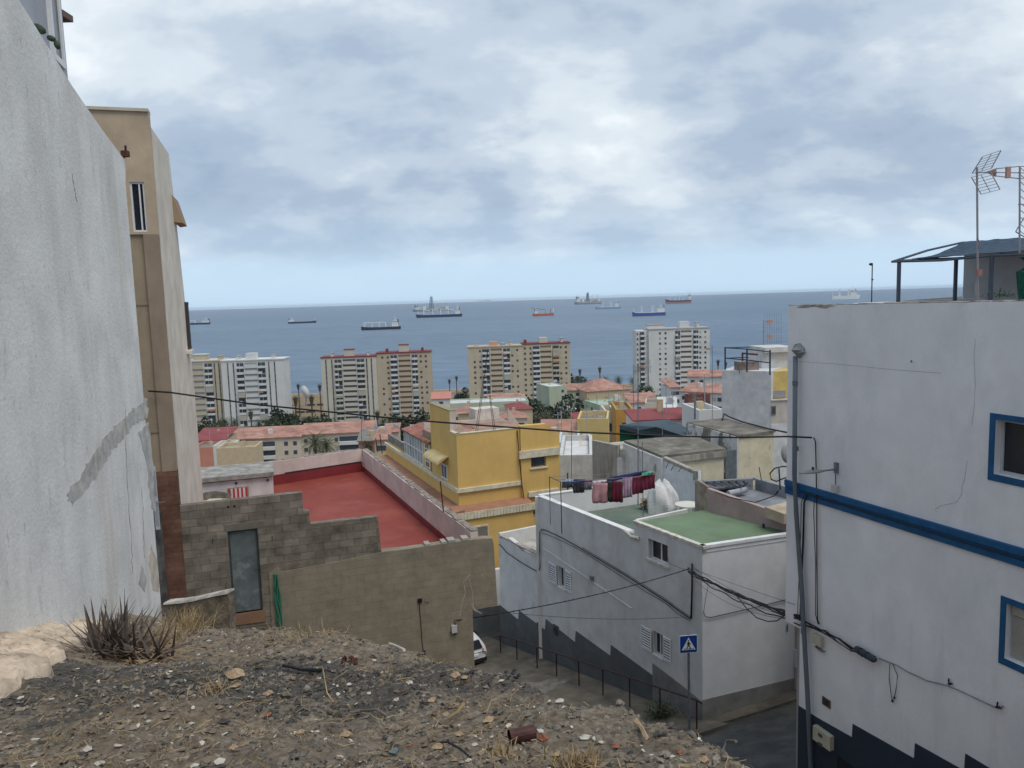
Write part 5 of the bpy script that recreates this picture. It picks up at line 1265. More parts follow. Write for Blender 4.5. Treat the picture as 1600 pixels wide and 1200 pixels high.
# tangle on the right wall
tang = [(1255, 970), (1275, 977), (1295, 987), (1315, 1000), (1335, 1012), (1355, 1020)]
for k in range(6):
    pts = [RB.at(u, v + random.uniform(-5, 5), .05 + random.uniform(0, .08)) for u, v in tang]
    cab('tangled_cable', pts, .012, 'black cable in the tangle running right along the white wall', group='tangled cables on the white wall')
r_ = empty('splice_box', RB.at(1360, 1020, .05), 'dark cable splice box hanging in the tangle on the white wall', 'splice box')
mb = MB(); p0, p1 = RB.at(1343, 1011, .12), RB.at(1375, 1030, .12); mb.tube([p0, p0.lerp(p1, .08), p0.lerp(p1, .92), p1], lambda t: .075 if .01 < t < .99 else .045, n=8); mb.build('case', mat('splice_case', (.03, .045, .06), rough=.5, bump=0), r_)
for t in (.25, .6): p = p0.lerp(p1, t); q = p0.lerp(p1, t + .05); MB().tube([p, q], .082, n=8).build('clamp', cable, r_)
cab('wall_wire', [RB.at(*q, .03) for q in ((1375, 1028), (1390, 1034), (1401, 1038), (1420, 1049), (1450, 1063), (1480, 1070), (1500, 1078), (1530, 1092), (1560, 1106), (1570, 1103))], .011, 'pale grey wire continuing right from the splice box', m_=galv)
for k, path in enumerate((((1392, 1036), (1391, 1060), (1394, 1085), (1396, 1095)), ((1396, 1036), (1404, 1055), (1402, 1075), (1399, 1090)))):
    mb = MB().tube([RB.at(u, v, .03) for u, v in path], .008, n=5); mb.rock(RB.at(*path[-1], .03), .03, .03, .04)
    tag(mb.build('hanging_lead', cable), ['left dangling lead with a plug below the splice box', 'right dangling lead with a plug below the splice box'][k], 'lead')
for (u, v, lb) in ((1487, 1068, 'small dark clamp on the grey wire, left of two'), (1563, 1105, 'small dark clamp at the right end of the grey wire')):
    mb = MB().rock(RB.at(u, v, .04), .07, .04, .035); mb.rock(RB.at(u - 2, v - 5, .04), .015, .02, .06); tag(mb.build('wire_clamp', cable), lb, 'clamp')
p = WS.at(1244, 1016, .0)
tag(MB().wpx(WS, 1240, 1014, 1250, 1038, 0, .2).build('wall_box', mat('dull_white_metal', (0, 0, 0))), 'small pale box on the grey blue side wall next to the right building', 'box')
p = WS.at(1229, 975, .05); tag(MB().tube([p, p - Vector((0, 0, .28))], .03, n=6).build('insulator', galv), 'small grey fitting hanging on the side wall under the cable bundle', 'fitting')
# ================================================================ TERRACE THINGS ON THE WHITE HOUSE
def cloth(u0, v0, u1, v1, Y, m_, label, cat, du=0, dv=0, folds=3, name='hung_towel', amp=.05):
    """a hanging cloth: top edge from (u0,v0) to (u1,v0+dv), bottom at v1"""
    nu, nv = 14, 8; vs = []
    for j in range(nv + 1):
        t = j / nv
        for i in range(nu + 1):
            s_ = i / nu; v = lerp(v0 + dv * s_, v1 + dv * s_, t)
            p = at(lerp(u0, u1, s_) + du * t, v, Y); p.y += amp * math.sin(s_ * math.pi * 2 * folds + u0) * (.3 + .7 * t) + .03 * math.sin(t * 5 + s_ * 3); p.x += .015 * math.sin(t * 7 + i)
            p.z += .012 * math.sin(i * 1.9 + u0) * t
            vs.append(p)
    mb = MB().raw(vs, [(j * (nu + 1) + i, j * (nu + 1) + i + 1, (j + 1) * (nu + 1) + i + 1, (j + 1) * (nu + 1) + i) for j in range(nv) for i in range(nu)])
    o = mb.build(name, m_, smooth=True); s_ = o.modifiers.new('t', 'SOLIDIFY'); s_.thickness = .012
    return tag(o, label, cat, 'washing hung on the terrace lines')
cm_ = lambda n, c, v=.15: mat('cloth_' + n, c, rough=.95, var=v, scale=4, bump=.2)
YL_ = 35.3
cloth(879, 748, 896, 753, 35.6, cm_('lightblue', (.28, .36, .52)), 'pale blue cloth folded over the left end of the washing line', 'cloth', dv=1.0)
cloth(895, 749, 914, 755, 35.6, cm_('navy', (.03, .035, .12)), 'navy blue cloth folded on the washing line, left part', 'cloth', dv=.5)
cloth(878, 753, 895, 762, YL_, cm_('darkgrey', (.045, .05, .06)), 'dark grey garment at the far left of the washing', 'garment')
cloth(895, 754, 912, 770, YL_, cm_('black', (.03, .032, .04)), 'black trousers hanging left of the pink towel', 'trousers', du=1)
cloth(907, 754, 925, 765, YL_ + .2, cm_('grey', (.13, .135, .16)), 'grey shirt hanging between the black trousers and pink towel', 'shirt')
cloth(925.5, 755, 949, 786, YL_ - .1, cm_('pink', (.42, .22, .24)), 'dusty pink towel, widest of the washing', 'towel', folds=2)
pr_ = brickmat('cloth_print', (.03, .06, .03), (.14, .02, .05), (.02, .02, .03), .11, .16, .02, bump=.1)
cloth(949, 753, 973, 784, YL_, cm_('dark_print', (.045, .05, .035), .6), 'dark green and maroon patterned cloth beside the pink towel', 'cloth', dv=1)
cloth(956, 752, 972, 783, YL_ - .12, cm_('maroon_dark', (.12, .015, .035)), 'dark red strip of cloth over the patterned cloth', 'cloth', dv=.5)
cloth(973, 747, 987.5, 778, YL_, cm_('lilac', (.42, .28, .38)), 'pale lilac pink towel with fringe on the washing line', 'towel', dv=-1.5)
cloth(987, 746, 1005, 773, YL_, cm_('maroon', (.16, .028, .055)), 'maroon sheet hanging third from the right', 'sheet', dv=-3, folds=3)
cloth(1004, 743, 1023, 766, YL_ - .05, cm_('maroon', (.16, .028, .055)), 'maroon sheet at the right end of the washing line', 'sheet', dv=-3, folds=3)
cloth(948, 747, 1011, 753, 35.7, cm_('navy', (.03, .035, .12)), 'long navy cloth along the upper washing line', 'cloth', dv=-12, folds=6)
cloth(1003, 738, 1021, 743, 35.2, cm_('green', (.10, .38, .24)), 'bright green cloth at the right end of the washing line', 'cloth', dv=-2)
cloth(914, 750, 945, 753, 35.7, cm_('purple', (.16, .03, .09)), 'reddish purple cloth folded on the line behind the pink towel', 'cloth')
cloth(926, 750, 948, 755, YL_, cm_('whiteish', (.55, .50, .55)), 'pale cloth folded over the top of the pink towel', 'cloth')
linem = mat('line_grey', (.22, .22, .24), bump=0)
r_ = empty('washing_line', WF.pt(9, ZTF, -2), 'washing lines strung between thin posts on the terrace of the white house', 'washing line')
for (u, v0, v1, Y) in ((858.5, 745, 800, 35.9), (876, 753, 800, 34.4), (1003.5, 690, 792, 36.2)):
    a = at(u, v0, Y); MB().tube([Vector((a.x, a.y, ZTF - .0)), a], .022, n=6).build('post', darkmetal if u < 900 else galv, r_)
MB().tube([at(858.5, 745, 35.9), at(876, 753, 34.4)], .018, n=5).build('crossbar', darkmetal, r_)
for q in (((858.5, 745, 35.9), (1021, 735, 35.8)), ((876, 753, 34.4), (1023, 741, 35.0)), ((866, 749, 35.3), (1022, 744, 35.3))):
    MB().tube(sagline(at(*q[0]), at(*q[1]), .04, 10), .008, n=4).build('line', linem, r_)
# covered object under white sheet
tarp = mat('white_tarp', (.60, .60, .60), rough=.6, var=.1, scale=3, stain=((.42, .42, .42), .4, 2, 1, .55), bump=.3)
c = onz(1036, 799, ZTF); c.y -= 0; vs = []; n = 26; m_ = 11
for j in range(m_ + 1):
    t = j / m_
    for i in range(n):
        a = 2 * math.pi * i / n; rr = lerp(.78, .34, t ** 2.2) * (1 + .09 * math.sin(a * 4 + t * 5) + .06 * math.sin(a * 9 + 1 + t * 2)) * (1 if j < m_ else .35)
        sq = 1 / max(abs(math.cos(a)), abs(math.sin(a))) ** .5
        vs.append(c + Vector((rr * sq * math.cos(a) * .95 - .05 * t, rr * sq * math.sin(a) * .8, 1.45 * t ** .75 * (1 + .09 * math.sin(a * 2 + 1)) + (.12 if j == m_ else 0))))
mb = MB().raw(vs, [(j * n + i, j * n + (i + 1) % n, (j + 1) * n + (i + 1) % n, (j + 1) * n + i) for j in range(m_) for i in range(n)] + [tuple(m_ * n + i for i in range(n))])
tag(mb.build('covered_furniture', tarp), 'tall bundle of furniture covered with a white sheet on the terrace', 'covered furniture')
# round plastic table
plw = mat('white_plastic', (.66, .64, .58), rough=.4, var=.06, stain=((.5, .46, .38), .4, 3, 1, .5))
c = onz(1074, 806, ZTF); zt2 = ZTF + .66; c = onz(1074, 787.5, zt2)
r_ = empty('plastic_table', (c.x, c.y, ZTF), 'round white plastic table with bent legs on the terrace', 'table')
rim = [(c.x + .60 * math.cos(t), c.y + .60 * math.sin(t)) for t in [2 * math.pi * k / 28 for k in range(28)]]
MB().prism(rim, zt2 - .06, zt2).build('table_top', plw, r_)
for k in range(4):
    t = k * math.pi / 2 + .5; MB().tube([Vector((c.x + .38 * math.cos(t), c.y + .38 * math.sin(t), zt2 - .05)), Vector((c.x + .5 * math.cos(t), c.y + .5 * math.sin(t), ZTF))], .045, n=6, r1=.028).build('leg', plw, r_)
c2 = c + Vector((.95, -.1, 0))
r_ = empty('plastic_chair', (c2.x, c2.y, ZTF), 'white plastic chair tucked in at the right side of the round table', 'chair')
MB().box(c2.x - .22, c2.x + .2, c2.y - .22, c2.y + .22, ZTF + .42, ZTF + .45).build('seat', plw, r_)
MB().box(c2.x + .18, c2.x + .21, c2.y - .22, c2.y + .22, ZTF + .46, ZTF + .78).build('backrest', plw, r_)
for sx in (-1, 1):
    for sy in (-1, 1): MB().tube([Vector((c2.x + .18 * sx, c2.y + .18 * sy, ZTF + .42)), Vector((c2.x + .22 * sx, c2.y + .22 * sy, ZTF))], .02, n=5).build('leg', plw, r_)
# sack / pot at the mast foot
c = onz(1007, 795, ZTF); r_ = empty('plant_pot', c, 'straw coloured sack of junk at the foot of the washing line pole', 'sack')
mb = MB(); 
for k in range(5): mb.rock(c + Vector((random.uniform(-.15, .25), random.uniform(-.1, .1), .12 + .09 * k)), .22, .18, .14, rot=k)
o = mb.build('sack', mat('straw_sack', (.33, .28, .19), var=.4, scale=9, bump=.6), r_); r_.name = 'sack_pile'
# dark rubber mat on the floor
q = [onz(917, 808, ZTF + .03), onz(934, 806, ZTF + .03), onz(968, 826, ZTF + .03), onz(950, 829, ZTF + .03)]
tag(MB().prism(q, ZTF + .012, ZTF + .03).build('floor_mat', mat('mat_green', (.025, .05, .03), var=.4, scale=6, bump=.6)), 'dark green grass mat lying on the terrace floor', 'mat')

# ================================================================ NEIGHBOURING ROOFS
old = mat('old_roof_screed', (.17, .155, .13), var=.35, scale=.7, stain=[((.26, .25, .22), .6, 1.2, 1, .56, .06), ((.09, .085, .07), .6, 1.8, 1, .52)], bump=.5)
creamy = mat('old_cream_wall', (.60, .54, .40), stain=[((.48, .43, .33), .5, 1.3, .4, .5), ((.16, .15, .13), .7, 1.8, .6, .62, .04)], bump=.2)
peel = mat('peeling_wall', (.58, .58, .58), stain=[((.15, .145, .13), .95, 1.1, .45, .50, .03), ((.38, .36, .34), .5, 3, .3, .5)], bump=.4)
weath = mat('weathered_grey_wall', (.34, .32, .29), stain=[((.16, .15, .135), .8, 1.6, .18, .5, .1)], bump=.5)
offw = mat('off_white_wall', (.56, .56, .55), stain=[((.40, .38, .36), .5, 1.2, .3, .52)], bump=.2)
def gz_(x, y): return G(x, y) - 1
def quad_house(name, label, px, z, wall, roof, cat='house', over=.12, thick=.14, parapet=None, rim=None):
    pts = [onz(u, v, z) for u, v in px]; c = sum(pts, Vector((0, 0, 0))) / len(pts)
    r_ = empty(name, (c.x, c.y, G(c.x, c.y)), label, cat)
    inner = [c + (p - c) * (1 - over / max(.5, (p - c).length)) for p in pts]
    MB().prism([(p.x, p.y, z - thick) for p in inner], gz_).build('wall', wall, r_)
    MB().prism(pts, z - thick, z).build('roof', roof, r_)
    if parapet:
        mb = MB()
        n = len(pts)
        for i in range(n):
            a, b_ = pts[i], pts[(i + 1) % n]; W_ = Wall(a, d=(b_.xy - a.xy)); ln = (b_.xy - a.xy).length
            s_ = 1 if (c.xy - a.xy).dot(W_.n) > 0 else -1
            mb.wbox(W_, .0, ln - .15, z - thick - .01, z + parapet, 0, .15 * s_)
        mb.build('parapet', rim or wall, r_)
    return r_, pts
# cream house 1 with the brown flat roof
h1, p1_ = quad_house('old_house', 'old cream house with large brown flat roof right behind the washing lines', [(1035, 712), (1134, 700.5), (1080, 679), (975, 688)], -8.6, creamy, old)
Wf = Wall(p1_[0], d=(p1_[1].xy - p1_[0].xy)); a_end = (p1_[1].xy - p1_[0].xy).length
MB().wbox(Wf, -.1, a_end, -9.05, -8.74, -.05, .06).build('ragged_band', weath, h1)
# its stained side wall towards the left
Wl = Wall(p1_[0], d=(p1_[3].xy - p1_[0].xy)); al = (p1_[3].xy - p1_[0].xy).length
MB().slab(Wl, [(-.1, -14), (-.1, -8.75), (al * .5, -8.75), (al * .98, -8.75), (al * .98, -14)], -.05, .12).build('side_wall', offw, h1)
# grey blue metal door between the houses
DO = Wall(at(1134, 745, 42.6), slope=dBW)
r_ = empty('steel_door_wall', DO.at(1142, 752), 'grey blue corrugated metal door between the two cream houses', 'door')
d_ = MB().wpx(DO, 1134, 704, 1151, 760, -.05, 0).build('door_leaf', mat('blue_grey_metal', (.15, .18, .20), rough=.6, var=.2, scale=3), r_)
mb = MB()
for i in range(6): a0 = DO.px(1134.5 + i * 2.7, 720)[0]; mb.wbox(DO, a0, a0 + .04, DO.px(1134, 758)[1], DO.px(1134, 706)[1], 0, .015)
mb.build('rib', mat('blue_grey_metal', (0, 0, 0)), d_)
# cream house 2
h2, p2_ = quad_house('old_house', 'second cream house with peeling side wall and brown roof beside the tall white building', [(1153, 681), (1212, 672), (1130, 653), (1074, 659.5)], -8.55, creamy, old)
Wl = Wall(p2_[0], d=(p2_[3].xy - p2_[0].xy)); al = (p2_[3].xy - p2_[0].xy).length
MB().wbox(Wl, -.02, al, -15, -8.62, -.05, .08).build('peeling_side', peel, h2)
MB().tube([onz(u, v, -8.5) + Vector((0, 0, z)) for u, v, z in ((1129, 657, .05), (1131, 652, .25), (1140, 655, .15), (1160, 661, .08), (1200, 671, .05), (1230, 677, .05))], .05, n=6).build('roof_pipe', cable, h2)
# white side wall beyond the laundry with diagonal edge, and blue white wall
WW = Wall(at(1090, 775, 38.2), slope=(-.57, 1)); 
r_ = empty('diagonal_wall', WW.at(1060, 780), 'white garden wall with a sloping top behind the covered furniture', 'wall')
top_ = [(1091, 736), (1091, 748), (1085, 748), (1084, 737), (1060, 726), (1033, 714), (1032, 762)]
q = [WW.px(u, v) for u, v in top_]; 
MB().slab(WW, [(q[0][0], -12), (q[0][0], q[0][1]), q[3], q[4], q[5], (q[6][0], q[6][1]), (q[6][0], -12)], -.2, 0).build('wall_face', mat('bluish_white_wall', (.66, .68, .71), stain=((.45, .46, .5), .4, 1, .5, .52)), r_)
mb = MB(); 
for i in range(8):
    u = lerp(1036, 1084, i / 8); a, z = WW.px(u, lerp(715.5, 737, i / 8)); a2, z2 = WW.px(u + 6.2, lerp(715.5, 737, (i + 1) / 8)); mb.slab(WW, [(a, z - .1), (a2, z2 - .12), (a2, z2 + .05), (a, z + .06)], -.25, .03)
mb.wpx(WW, 1083.5, 735, 1091, 752, -.25, .04)
mb.build('worn_coping', weath, r_)
for (u0, v0, u1, v1) in ((1047, 722, 1047, 731), (1055, 727, 1055, 734), (1067, 729, 1067, 736)): MB().tube([WW.at(u0, v0, .1), WW.at(u1, v1, .3)], .02, n=5).build('iron_hook', rust, r_)
# rough patch
MB().slab(WW, [WW.px(u, v) for u, v in ((1023, 726), (1027, 724), (1028, 733), (1024, 738), (1021, 733))], 0, .01).build('bare_patch', weath, r_)
# pink low building to the right of the green roof
PKt = at(1108, 764, 31.6); PKr = at(1232, 807, 28.5)
PK = Wall(PKt, d=(PKr.xy - PKt.xy)); pl_ = (PKr.xy - PKt.xy).length
pkw = mat('old_rose_wall', (.40, .30, .285), stain=[((.30, .25, .23), .5, 1.5, .3, .52)], bump=.25)
r_ = empty('rose_building', PK.pt(2, -16, -2), 'low old rose coloured building with grey sunken roof right of the green roof', 'house')
zk = (PKt.z + PKr.z) / 2
MB().slab(PK, [(-.1, -17), (-.1, PKt.z), (pl_ + 2, PKr.z + (PKr.z - PKt.z) * 2 / pl_), (pl_ + 2, -17)], -.2, 0).build('front_wall', pkw, r_)
k1 = onz(1088, 753, -8.25); k2 = onz(1180, 748, -8.25); k3 = onz(1262, 770, -8.25)
gsh = mat('grey_sheet_roof', (.22, .235, .26), var=.25, scale=1.2, rough=.7, bump=.2)
MB().prism([PK.pt(-.1, 0, -.2), PK.pt(pl_ + 2, 0, -.2), k3, k2, k1], -17, -8.75).build('roof', gsh, r_)
for i, (a, b_) in enumerate(((k1, k2), (k2, k3))):
    W_ = Wall(a, d=(b_.xy - a.xy)); MB().wbox(W_, 0, (b_.xy - a.xy).length - .1, -15, -8.25, -.2, 0).build('parapet', gsh, r_)
ct = Wall(PKt, d=(k1.xy - PKt.xy)); lk = (k1.xy - PKt.xy).length
MB().wbox(ct, .21, lk, -15, -8.15, -.12, .0).build('left_wall', mat('board_wall', (.30, .25, .19), var=.3, scale=2.5), r_)
mb = MB(); a, b_ = at(1092, 754, 33.5), at(1178, 750, 34); c_, d_ = at(1166, 765, 31.5), at(1110, 770, 31.4)
mb.prism([at(1092, 754, 33.6), at(1180, 749.5, 34.2), at(1160, 758, 32.6), at(1104, 765, 32.0)], -8.4); mb.build('sheet_metal', mat('dark_sheet', (.12, .125, .14), var=.3, rough=.6, scale=2), r_)
for i in range(6):
    a = at(lerp(1098, 1160, i / 5), 753, 33.6); b_ = at(lerp(1118, 1172, i / 5), 762, 32.1); MB().tube([a + Vector((0, 0, .07)), b_ + Vector((0, 0, .07))], .035, n=4).build('batten', cable, r_)
MB().tube([onz(1138, 771, -8.5), onz(1166, 765, -8.5)], .12, n=10).build('pipe_roll', mat('roll_grey', (.33, .36, .40)), r_)
mb = MB().prism([onz(1195, 792, -8.3), onz(1234, 783, -8.3), onz(1240, 800, -8.3), onz(1225, 803, -8.3)], -8.7); mb.build('plywood', mat('plywood', (.42, .34, .25), var=.2), r_)
cab('roof_cable', [PK.at(1118, 768, .02), onz(1140, 777, -8.2), onz(1180, 785, -8.2), onz(1210, 775, -8.1), RB.at(1232, 765, .3)], .02, 'black cable curving over the sunken roof of the rose building')
p_ = [at(u, v, 30.5) for u, v in ((1232, 729), (1222, 729), (1210, 732), (1203, 740), (1205, 749), (1213, 752), (1228, 746))]
cab('coiled_cable', p_, .03, 'looped black cable standing up at the edge of the white building')
tag(MB().tube([at(1217, 732, 30.4), at(1219, 765, 30.4)], .03, n=5).build('roof_post', cable), 'thin black post inside the looped cable', 'post')
MB().tube([at(1186, 730, 31), at(1190, 752, 31)], .02, n=5).build('rod', rust, r_)
# grey weathered wall, left of the cream house
GW = Wall(at(925, 688, 47), d=(.9, -1.35)); 
q = [GW.px(925, 688), GW.px(967, 703), GW.px(967, 703)]
r_ = empty('weathered_wall_house', GW.at(950, 740), 'old house with streaked grey wall and pale roof behind the washing', 'house')
aq = GW.px(964, 704)[0]; zq = GW.px(925, 688)[1]
MB().wbox(GW, 0, aq, -18, zq, -.25, 0).build('streaked_wall', weath, r_)
bk2 = Wall(GW.pt(0, 0, 0), d=(1, .3))
c = [GW.pt(0, 0, -.2), GW.pt(aq + .6, 0, -.2), GW.pt(aq + 4, 0, -4), GW.pt(1.5, 0, -5)]
MB().prism([(p.x, p.y) for p in c], -18, zq - .25).build('roof', mat('pale_screed', (.42, .40, .36), var=.25), r_)
GWr = Wall(GW.pt(aq, 0, 0), d=(1, -.35)); MB().wbox(GWr, 0, 4.2, -18, zq - .75, -.3, 0).build('pale_front', offw, r_)
# stepped white wall of house 1 to the left (below tarp)
# green netted roof room
GT_ = at(968, 664, 54); z_ = GT_.z
r_ = empty('netted_building', (GT_.x + 3, GT_.y + 3, G(8, 56)), 'building wrapped in dark green netting with a grey blue tarpaulin roof', 'roof structure')
GRW = Wall(GT_, slope=(1, -.25)); GRS = Wall(GT_, slope=(1, .15))
netg = mat('dark_green_net', (.012, .115, .055), rough=.9, var=.25, scale=.8)
bl = GRW.px(1040, 690); MB().wbox(GRW, 0, bl[0], -20, z_ - .0, -.1, 0).build('green_net', netg, r_)
tp_ = [onz(968, 664, z_), onz(1000, 672, z_ - .1), onz(1075, 683, z_ - .3), onz(1073, 668, z_), onz(1045, 655.5, z_ + .35), onz(1005, 658.5, z_ + .25)]
tmesh = MB(); cc = onz(1025, 667, z_ + .25); n = len(tp_)
tmesh.raw([cc] + tp_ + [p - Vector((0, 0, .3)) for p in tp_], [(0, 1 + i, 1 + (i + 1) % n) for i in range(n)] + [(1 + i, 1 + n + i, 1 + n + (i + 1) % n, 1 + (i + 1) % n) for i in range(n)])
tmesh.build('tarpaulin', mat('slate_tarp', (.055, .085, .105), rough=.7, var=.2, scale=.5), r_)
# tall white building with roof railing
ZW = at(1128, 576, 62).z
WB_ = Wall(at(1205, 584, 60), d=(at(1128, 576, 62).xy - at(1205, 584, 60).xy))
r_ = empty('white_roofed_building', WB_.pt(3, -22, -3), 'tall plain white building with blue roof railing and yellow recess in the middle distance', 'building')
tw = mat('tall_white_render', (.57, .58, .60), stain=[((.44, .44, .45), .45, .6, .4, .53, .2)])
l_ = WB_.px(1128, 576); zz = (WB_.px(1128, 576)[1] + WB_.px(1205, 583)[1]) / 2
MB().wbox(WB_, 0, l_[0], -22, zz, -8, 0).build('white_wall', tw, r_)
WR = Wall(WB_.pt(0, 0, 0), d=(1, .12))
yy = WR.px(1206, 582)[1]; y2 = WR.px(1206, 626)[1]; y3 = WR.px(1206, 663)[1]
MB().wbox(WR, 0.01, 6, y2, yy, -3, -.6).build('yellow_wall', mat('soft_yellow', (.60, .44, .16), stain=((.5, .38, .18), .4, 1.5, .3, .55)), r_)
MB().wbox(WR, 0.01, 6, y3, y2, -.5, 0).build('cream_wall', mat('cream_low', (.50, .46, .42)), r_)
MB().wbox(WR, 0.01, 6, y3 - 6, y3, -.5, .05).build('lower_wall', tw, r_)
MB().wbox(WR, 0.01, 6, y2, y2 + .1, -.1, .1).build('ledge', tw, r_)
f = MB().wpx(WR, 1204.5, 634, 1212, 648, 0, .05).build('window', mat('grey_shutter', (0, 0, 0)), r_); MB().wpx(WR, 1206, 636, 1211, 646, .05, .06).build('pane', farglass, f)
MB().wpx(WR, 1209, 612, 1232, 622, -.6, -.5).build('awning_box', mat('roof_grey', (0, 0, 0)), r_)
rl = mat('railing_blue_black', (.03, .045, .07), rough=.5)
RPT = [(1133, 574, 62), (1166, 577, 60), (1203, 582, 58.8)]
def rail3(a, b_): return MB().tube([a, b_], .045, n=5)
P0, P1, P2 = at(1133, 576, 62), at(1167, 579, 60.5), at(1203, 584, 59.2); Q0 = at(1179, 573, 66)
top = lambda p, h: p + Vector((0, 0, h))
for p, h in ((P0, 1.75), (P1, 1.75), (P2, 1.85), (Q0, 1.6)): MB().box(p.x - .05, p.x + .05, p.y - .05, p.y + .05, p.z - .1, p.z + h).build('rail_post', rl, r_)
for h in (.85, 1.7):
    for a, b_ in ((P0, P1), (P1, P2), (P0, Q0), (Q0, at(1232, 574, 64))): rail3(top(a, h), top(b_, h)).build('rail', rl, r_)
mb = MB(); c = at(1215, 572, 62); mb.wpx(WR.off(-2.5), 1190, 549, 1240, 584, -2.5, 0); mb.build('roof_room', tw, r_)
MB().wpx(WR.off(-2.4), 1193, 543, 1240, 549, -2.8, .3).build('roof_slab', offw, r_)
mb = MB().wpx(WR.off(-1.5), 1155, 566, 1186, 582, -1, 0); mb.build('roof_box', mat('brown_box', (.24, .19, .17), var=.4), r_)
for (u0, v0, u1, v1) in ((1160, 551, 1160, 580), (1160, 552, 1184, 554)): MB().tube([at(u0, v0, 62.5), at(u1, v1, 62.5)], .08, n=5).build('brick_post', rust, r_)
# white dish at the right building's edge
c = at(1233, 706, 27); r_ = empty('satellite_dish', c, 'large grey satellite dish half hidden behind the edge of the right building', 'satellite dish')
mb = MB(); vs = []; n = 20
for j in range(5):
    rr = .42 * j / 4
    for i in range(n): t = 2 * math.pi * i / n; vs.append(c + Vector((rr * math.cos(t) * .8, -.12 + .12 * (j / 4) ** 2 + .3 * rr * math.cos(t), rr * math.sin(t))))
mb.raw(vs, [(j * n + i, j * n + (i + 1) % n, (j + 1) * n + (i + 1) % n, (j + 1) * n + i) for j in range(4) for i in range(n)])
o = mb.build('dish', mat('dish_grey', (.40, .40, .41), rough=.4), r_, smooth=True); s_ = o.modifiers.new('t', 'SOLIDIFY'); s_.thickness = .015
MB().tube([c, c + Vector((.3, .3, -.6))], .03, n=6).build('arm', galv, r_)

# TV antennas in the middle distance
orange_ = mat('antenna_orange', (.45, .25, .17), rough=.6, bump=0)
def yagi(u, v0, v1, Y, heads, label, r=.03):
    """mast from v0 (foot) to v1 (top); heads: (v, length px, elements)"""
    a = at(u, v0, Y); b_ = at(u, v1, Y); r_ = empty('yagi_antenna', a, label, 'antenna')
    MB().tube([a, b_], r, n=5).build('mast', galv, r_)
    for (v, L_, ne) in heads:
        h = at(u, v, Y); e = at(u + L_, v + .5, Y); MB().tube([h, e], r * .6, n=4).build('boom', galv, r_)
        mb = MB(); mb2 = MB()
        for i in range(ne):
            p = h.lerp(e, .08 + .9 * i / ne); hl = .012 * abs(L_) * Y / 40 + .08
            mb.tube([p - Vector((0, 0, hl)), p + Vector((0, .1, hl))], r * .35, n=4)
        mb.build('elements', galv, r_)
        p = h.lerp(e, .3); s_ = abs(L_) * Y / 1200 * .13
        mb2.box(p.x - s_, p.x + s_, p.y - .05, p.y + .05, p.z - s_ * .5, p.z + s_ * .5); mb2.build('dipole', orange_, r_)
        mb3 = MB(); p = h.lerp(e, .06)
        for k in range(5): q = p + Vector((.12 * k * s_ * 4, 0, -s_ * .9 * (k % 2 + .3))); mb3.tube([q, q + Vector((s_ * .9, 0, -s_ * 1.6))], r * .4, n=4)
        mb3.build('reflector', orange_, r_)
    return r_
yagi(1193, 575, 500, 66, [(502, 32, 8), (525, 32, 8)], 'antenna mast with two orange yagi aerials left of the large right building')
yagi(997, 790, 568, 38, [(572, 22, 8), (578, -8, 4)], 'tall thin antenna mast with orange aerial in front of the white tower')
yagi(990, 640, 570, 120, [], 'thin bare mast left of the white tower', .06)
yagi(1086, 655, 614, 52, [], 'short black post on the roof beside the brick ruin', .08)
yagi(1113, 760, 540, 60, [(545, -22, 8)], 'thin mast with small orange aerial in front of the tall white building', .025)
yagi(893, 748, 668, 50, [], 'thin black roof post right of the yellow house', .025)
yagi(565, 745, 640, 34.5, [(655, 4, 3)], 'thin mast standing at the far corner of the red terrace', .015)
yagi(1035, 712, 640, 47, [], 'thin mast rising from the brown roof house', .025)
p = at(1208, 630, 61); tag(MB().tube([p, p + Vector((0, 0, 1))], .03).build('roof_stub', darkmetal), 'small dark stub on the wall near the yellow recess', 'post')
# ================================================================ FAR TOWN
def local_frame(u, v, Y, b):
    p = at(u, v, Y); W_ = Wall(p, slope=(1, b)); return p, W_, math.atan2(b, 1)
def lbox(x0, x1, y0, y1, z0, z1): return MB().box(x0, x1, y0, y1, z0, z1)
def blds(m_): return m_
far = {}
tcream = mat('tower_cream', (.54, .515, .44), var=.06, scale=.15, bump=0); ttan = mat('tower_tan', (.47, .395, .29), var=.06, scale=.15, bump=0)
twhite = mat('tower_white', (.60, .61, .60), var=.06, scale=.15, bump=0); tgold = mat('tower_yellow', (.49, .43, .32), var=.06, scale=.15, bump=0)
tgrey = mat('tower_grey', (.33, .345, .37), bump=0); tred = mat('tower_red_trim', (.20, .05, .055), bump=0); tbrown = mat('gallery_brown', (.20, .14, .115), bump=0)
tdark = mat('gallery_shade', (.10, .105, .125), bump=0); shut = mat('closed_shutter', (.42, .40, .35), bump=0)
darkslot = mat('slot_grey', (.15, .155, .17), bump=0)
def box_mesh(sx, sy, sz): return lbox(-sx / 2, sx / 2, -sy, 0, 0, sz)
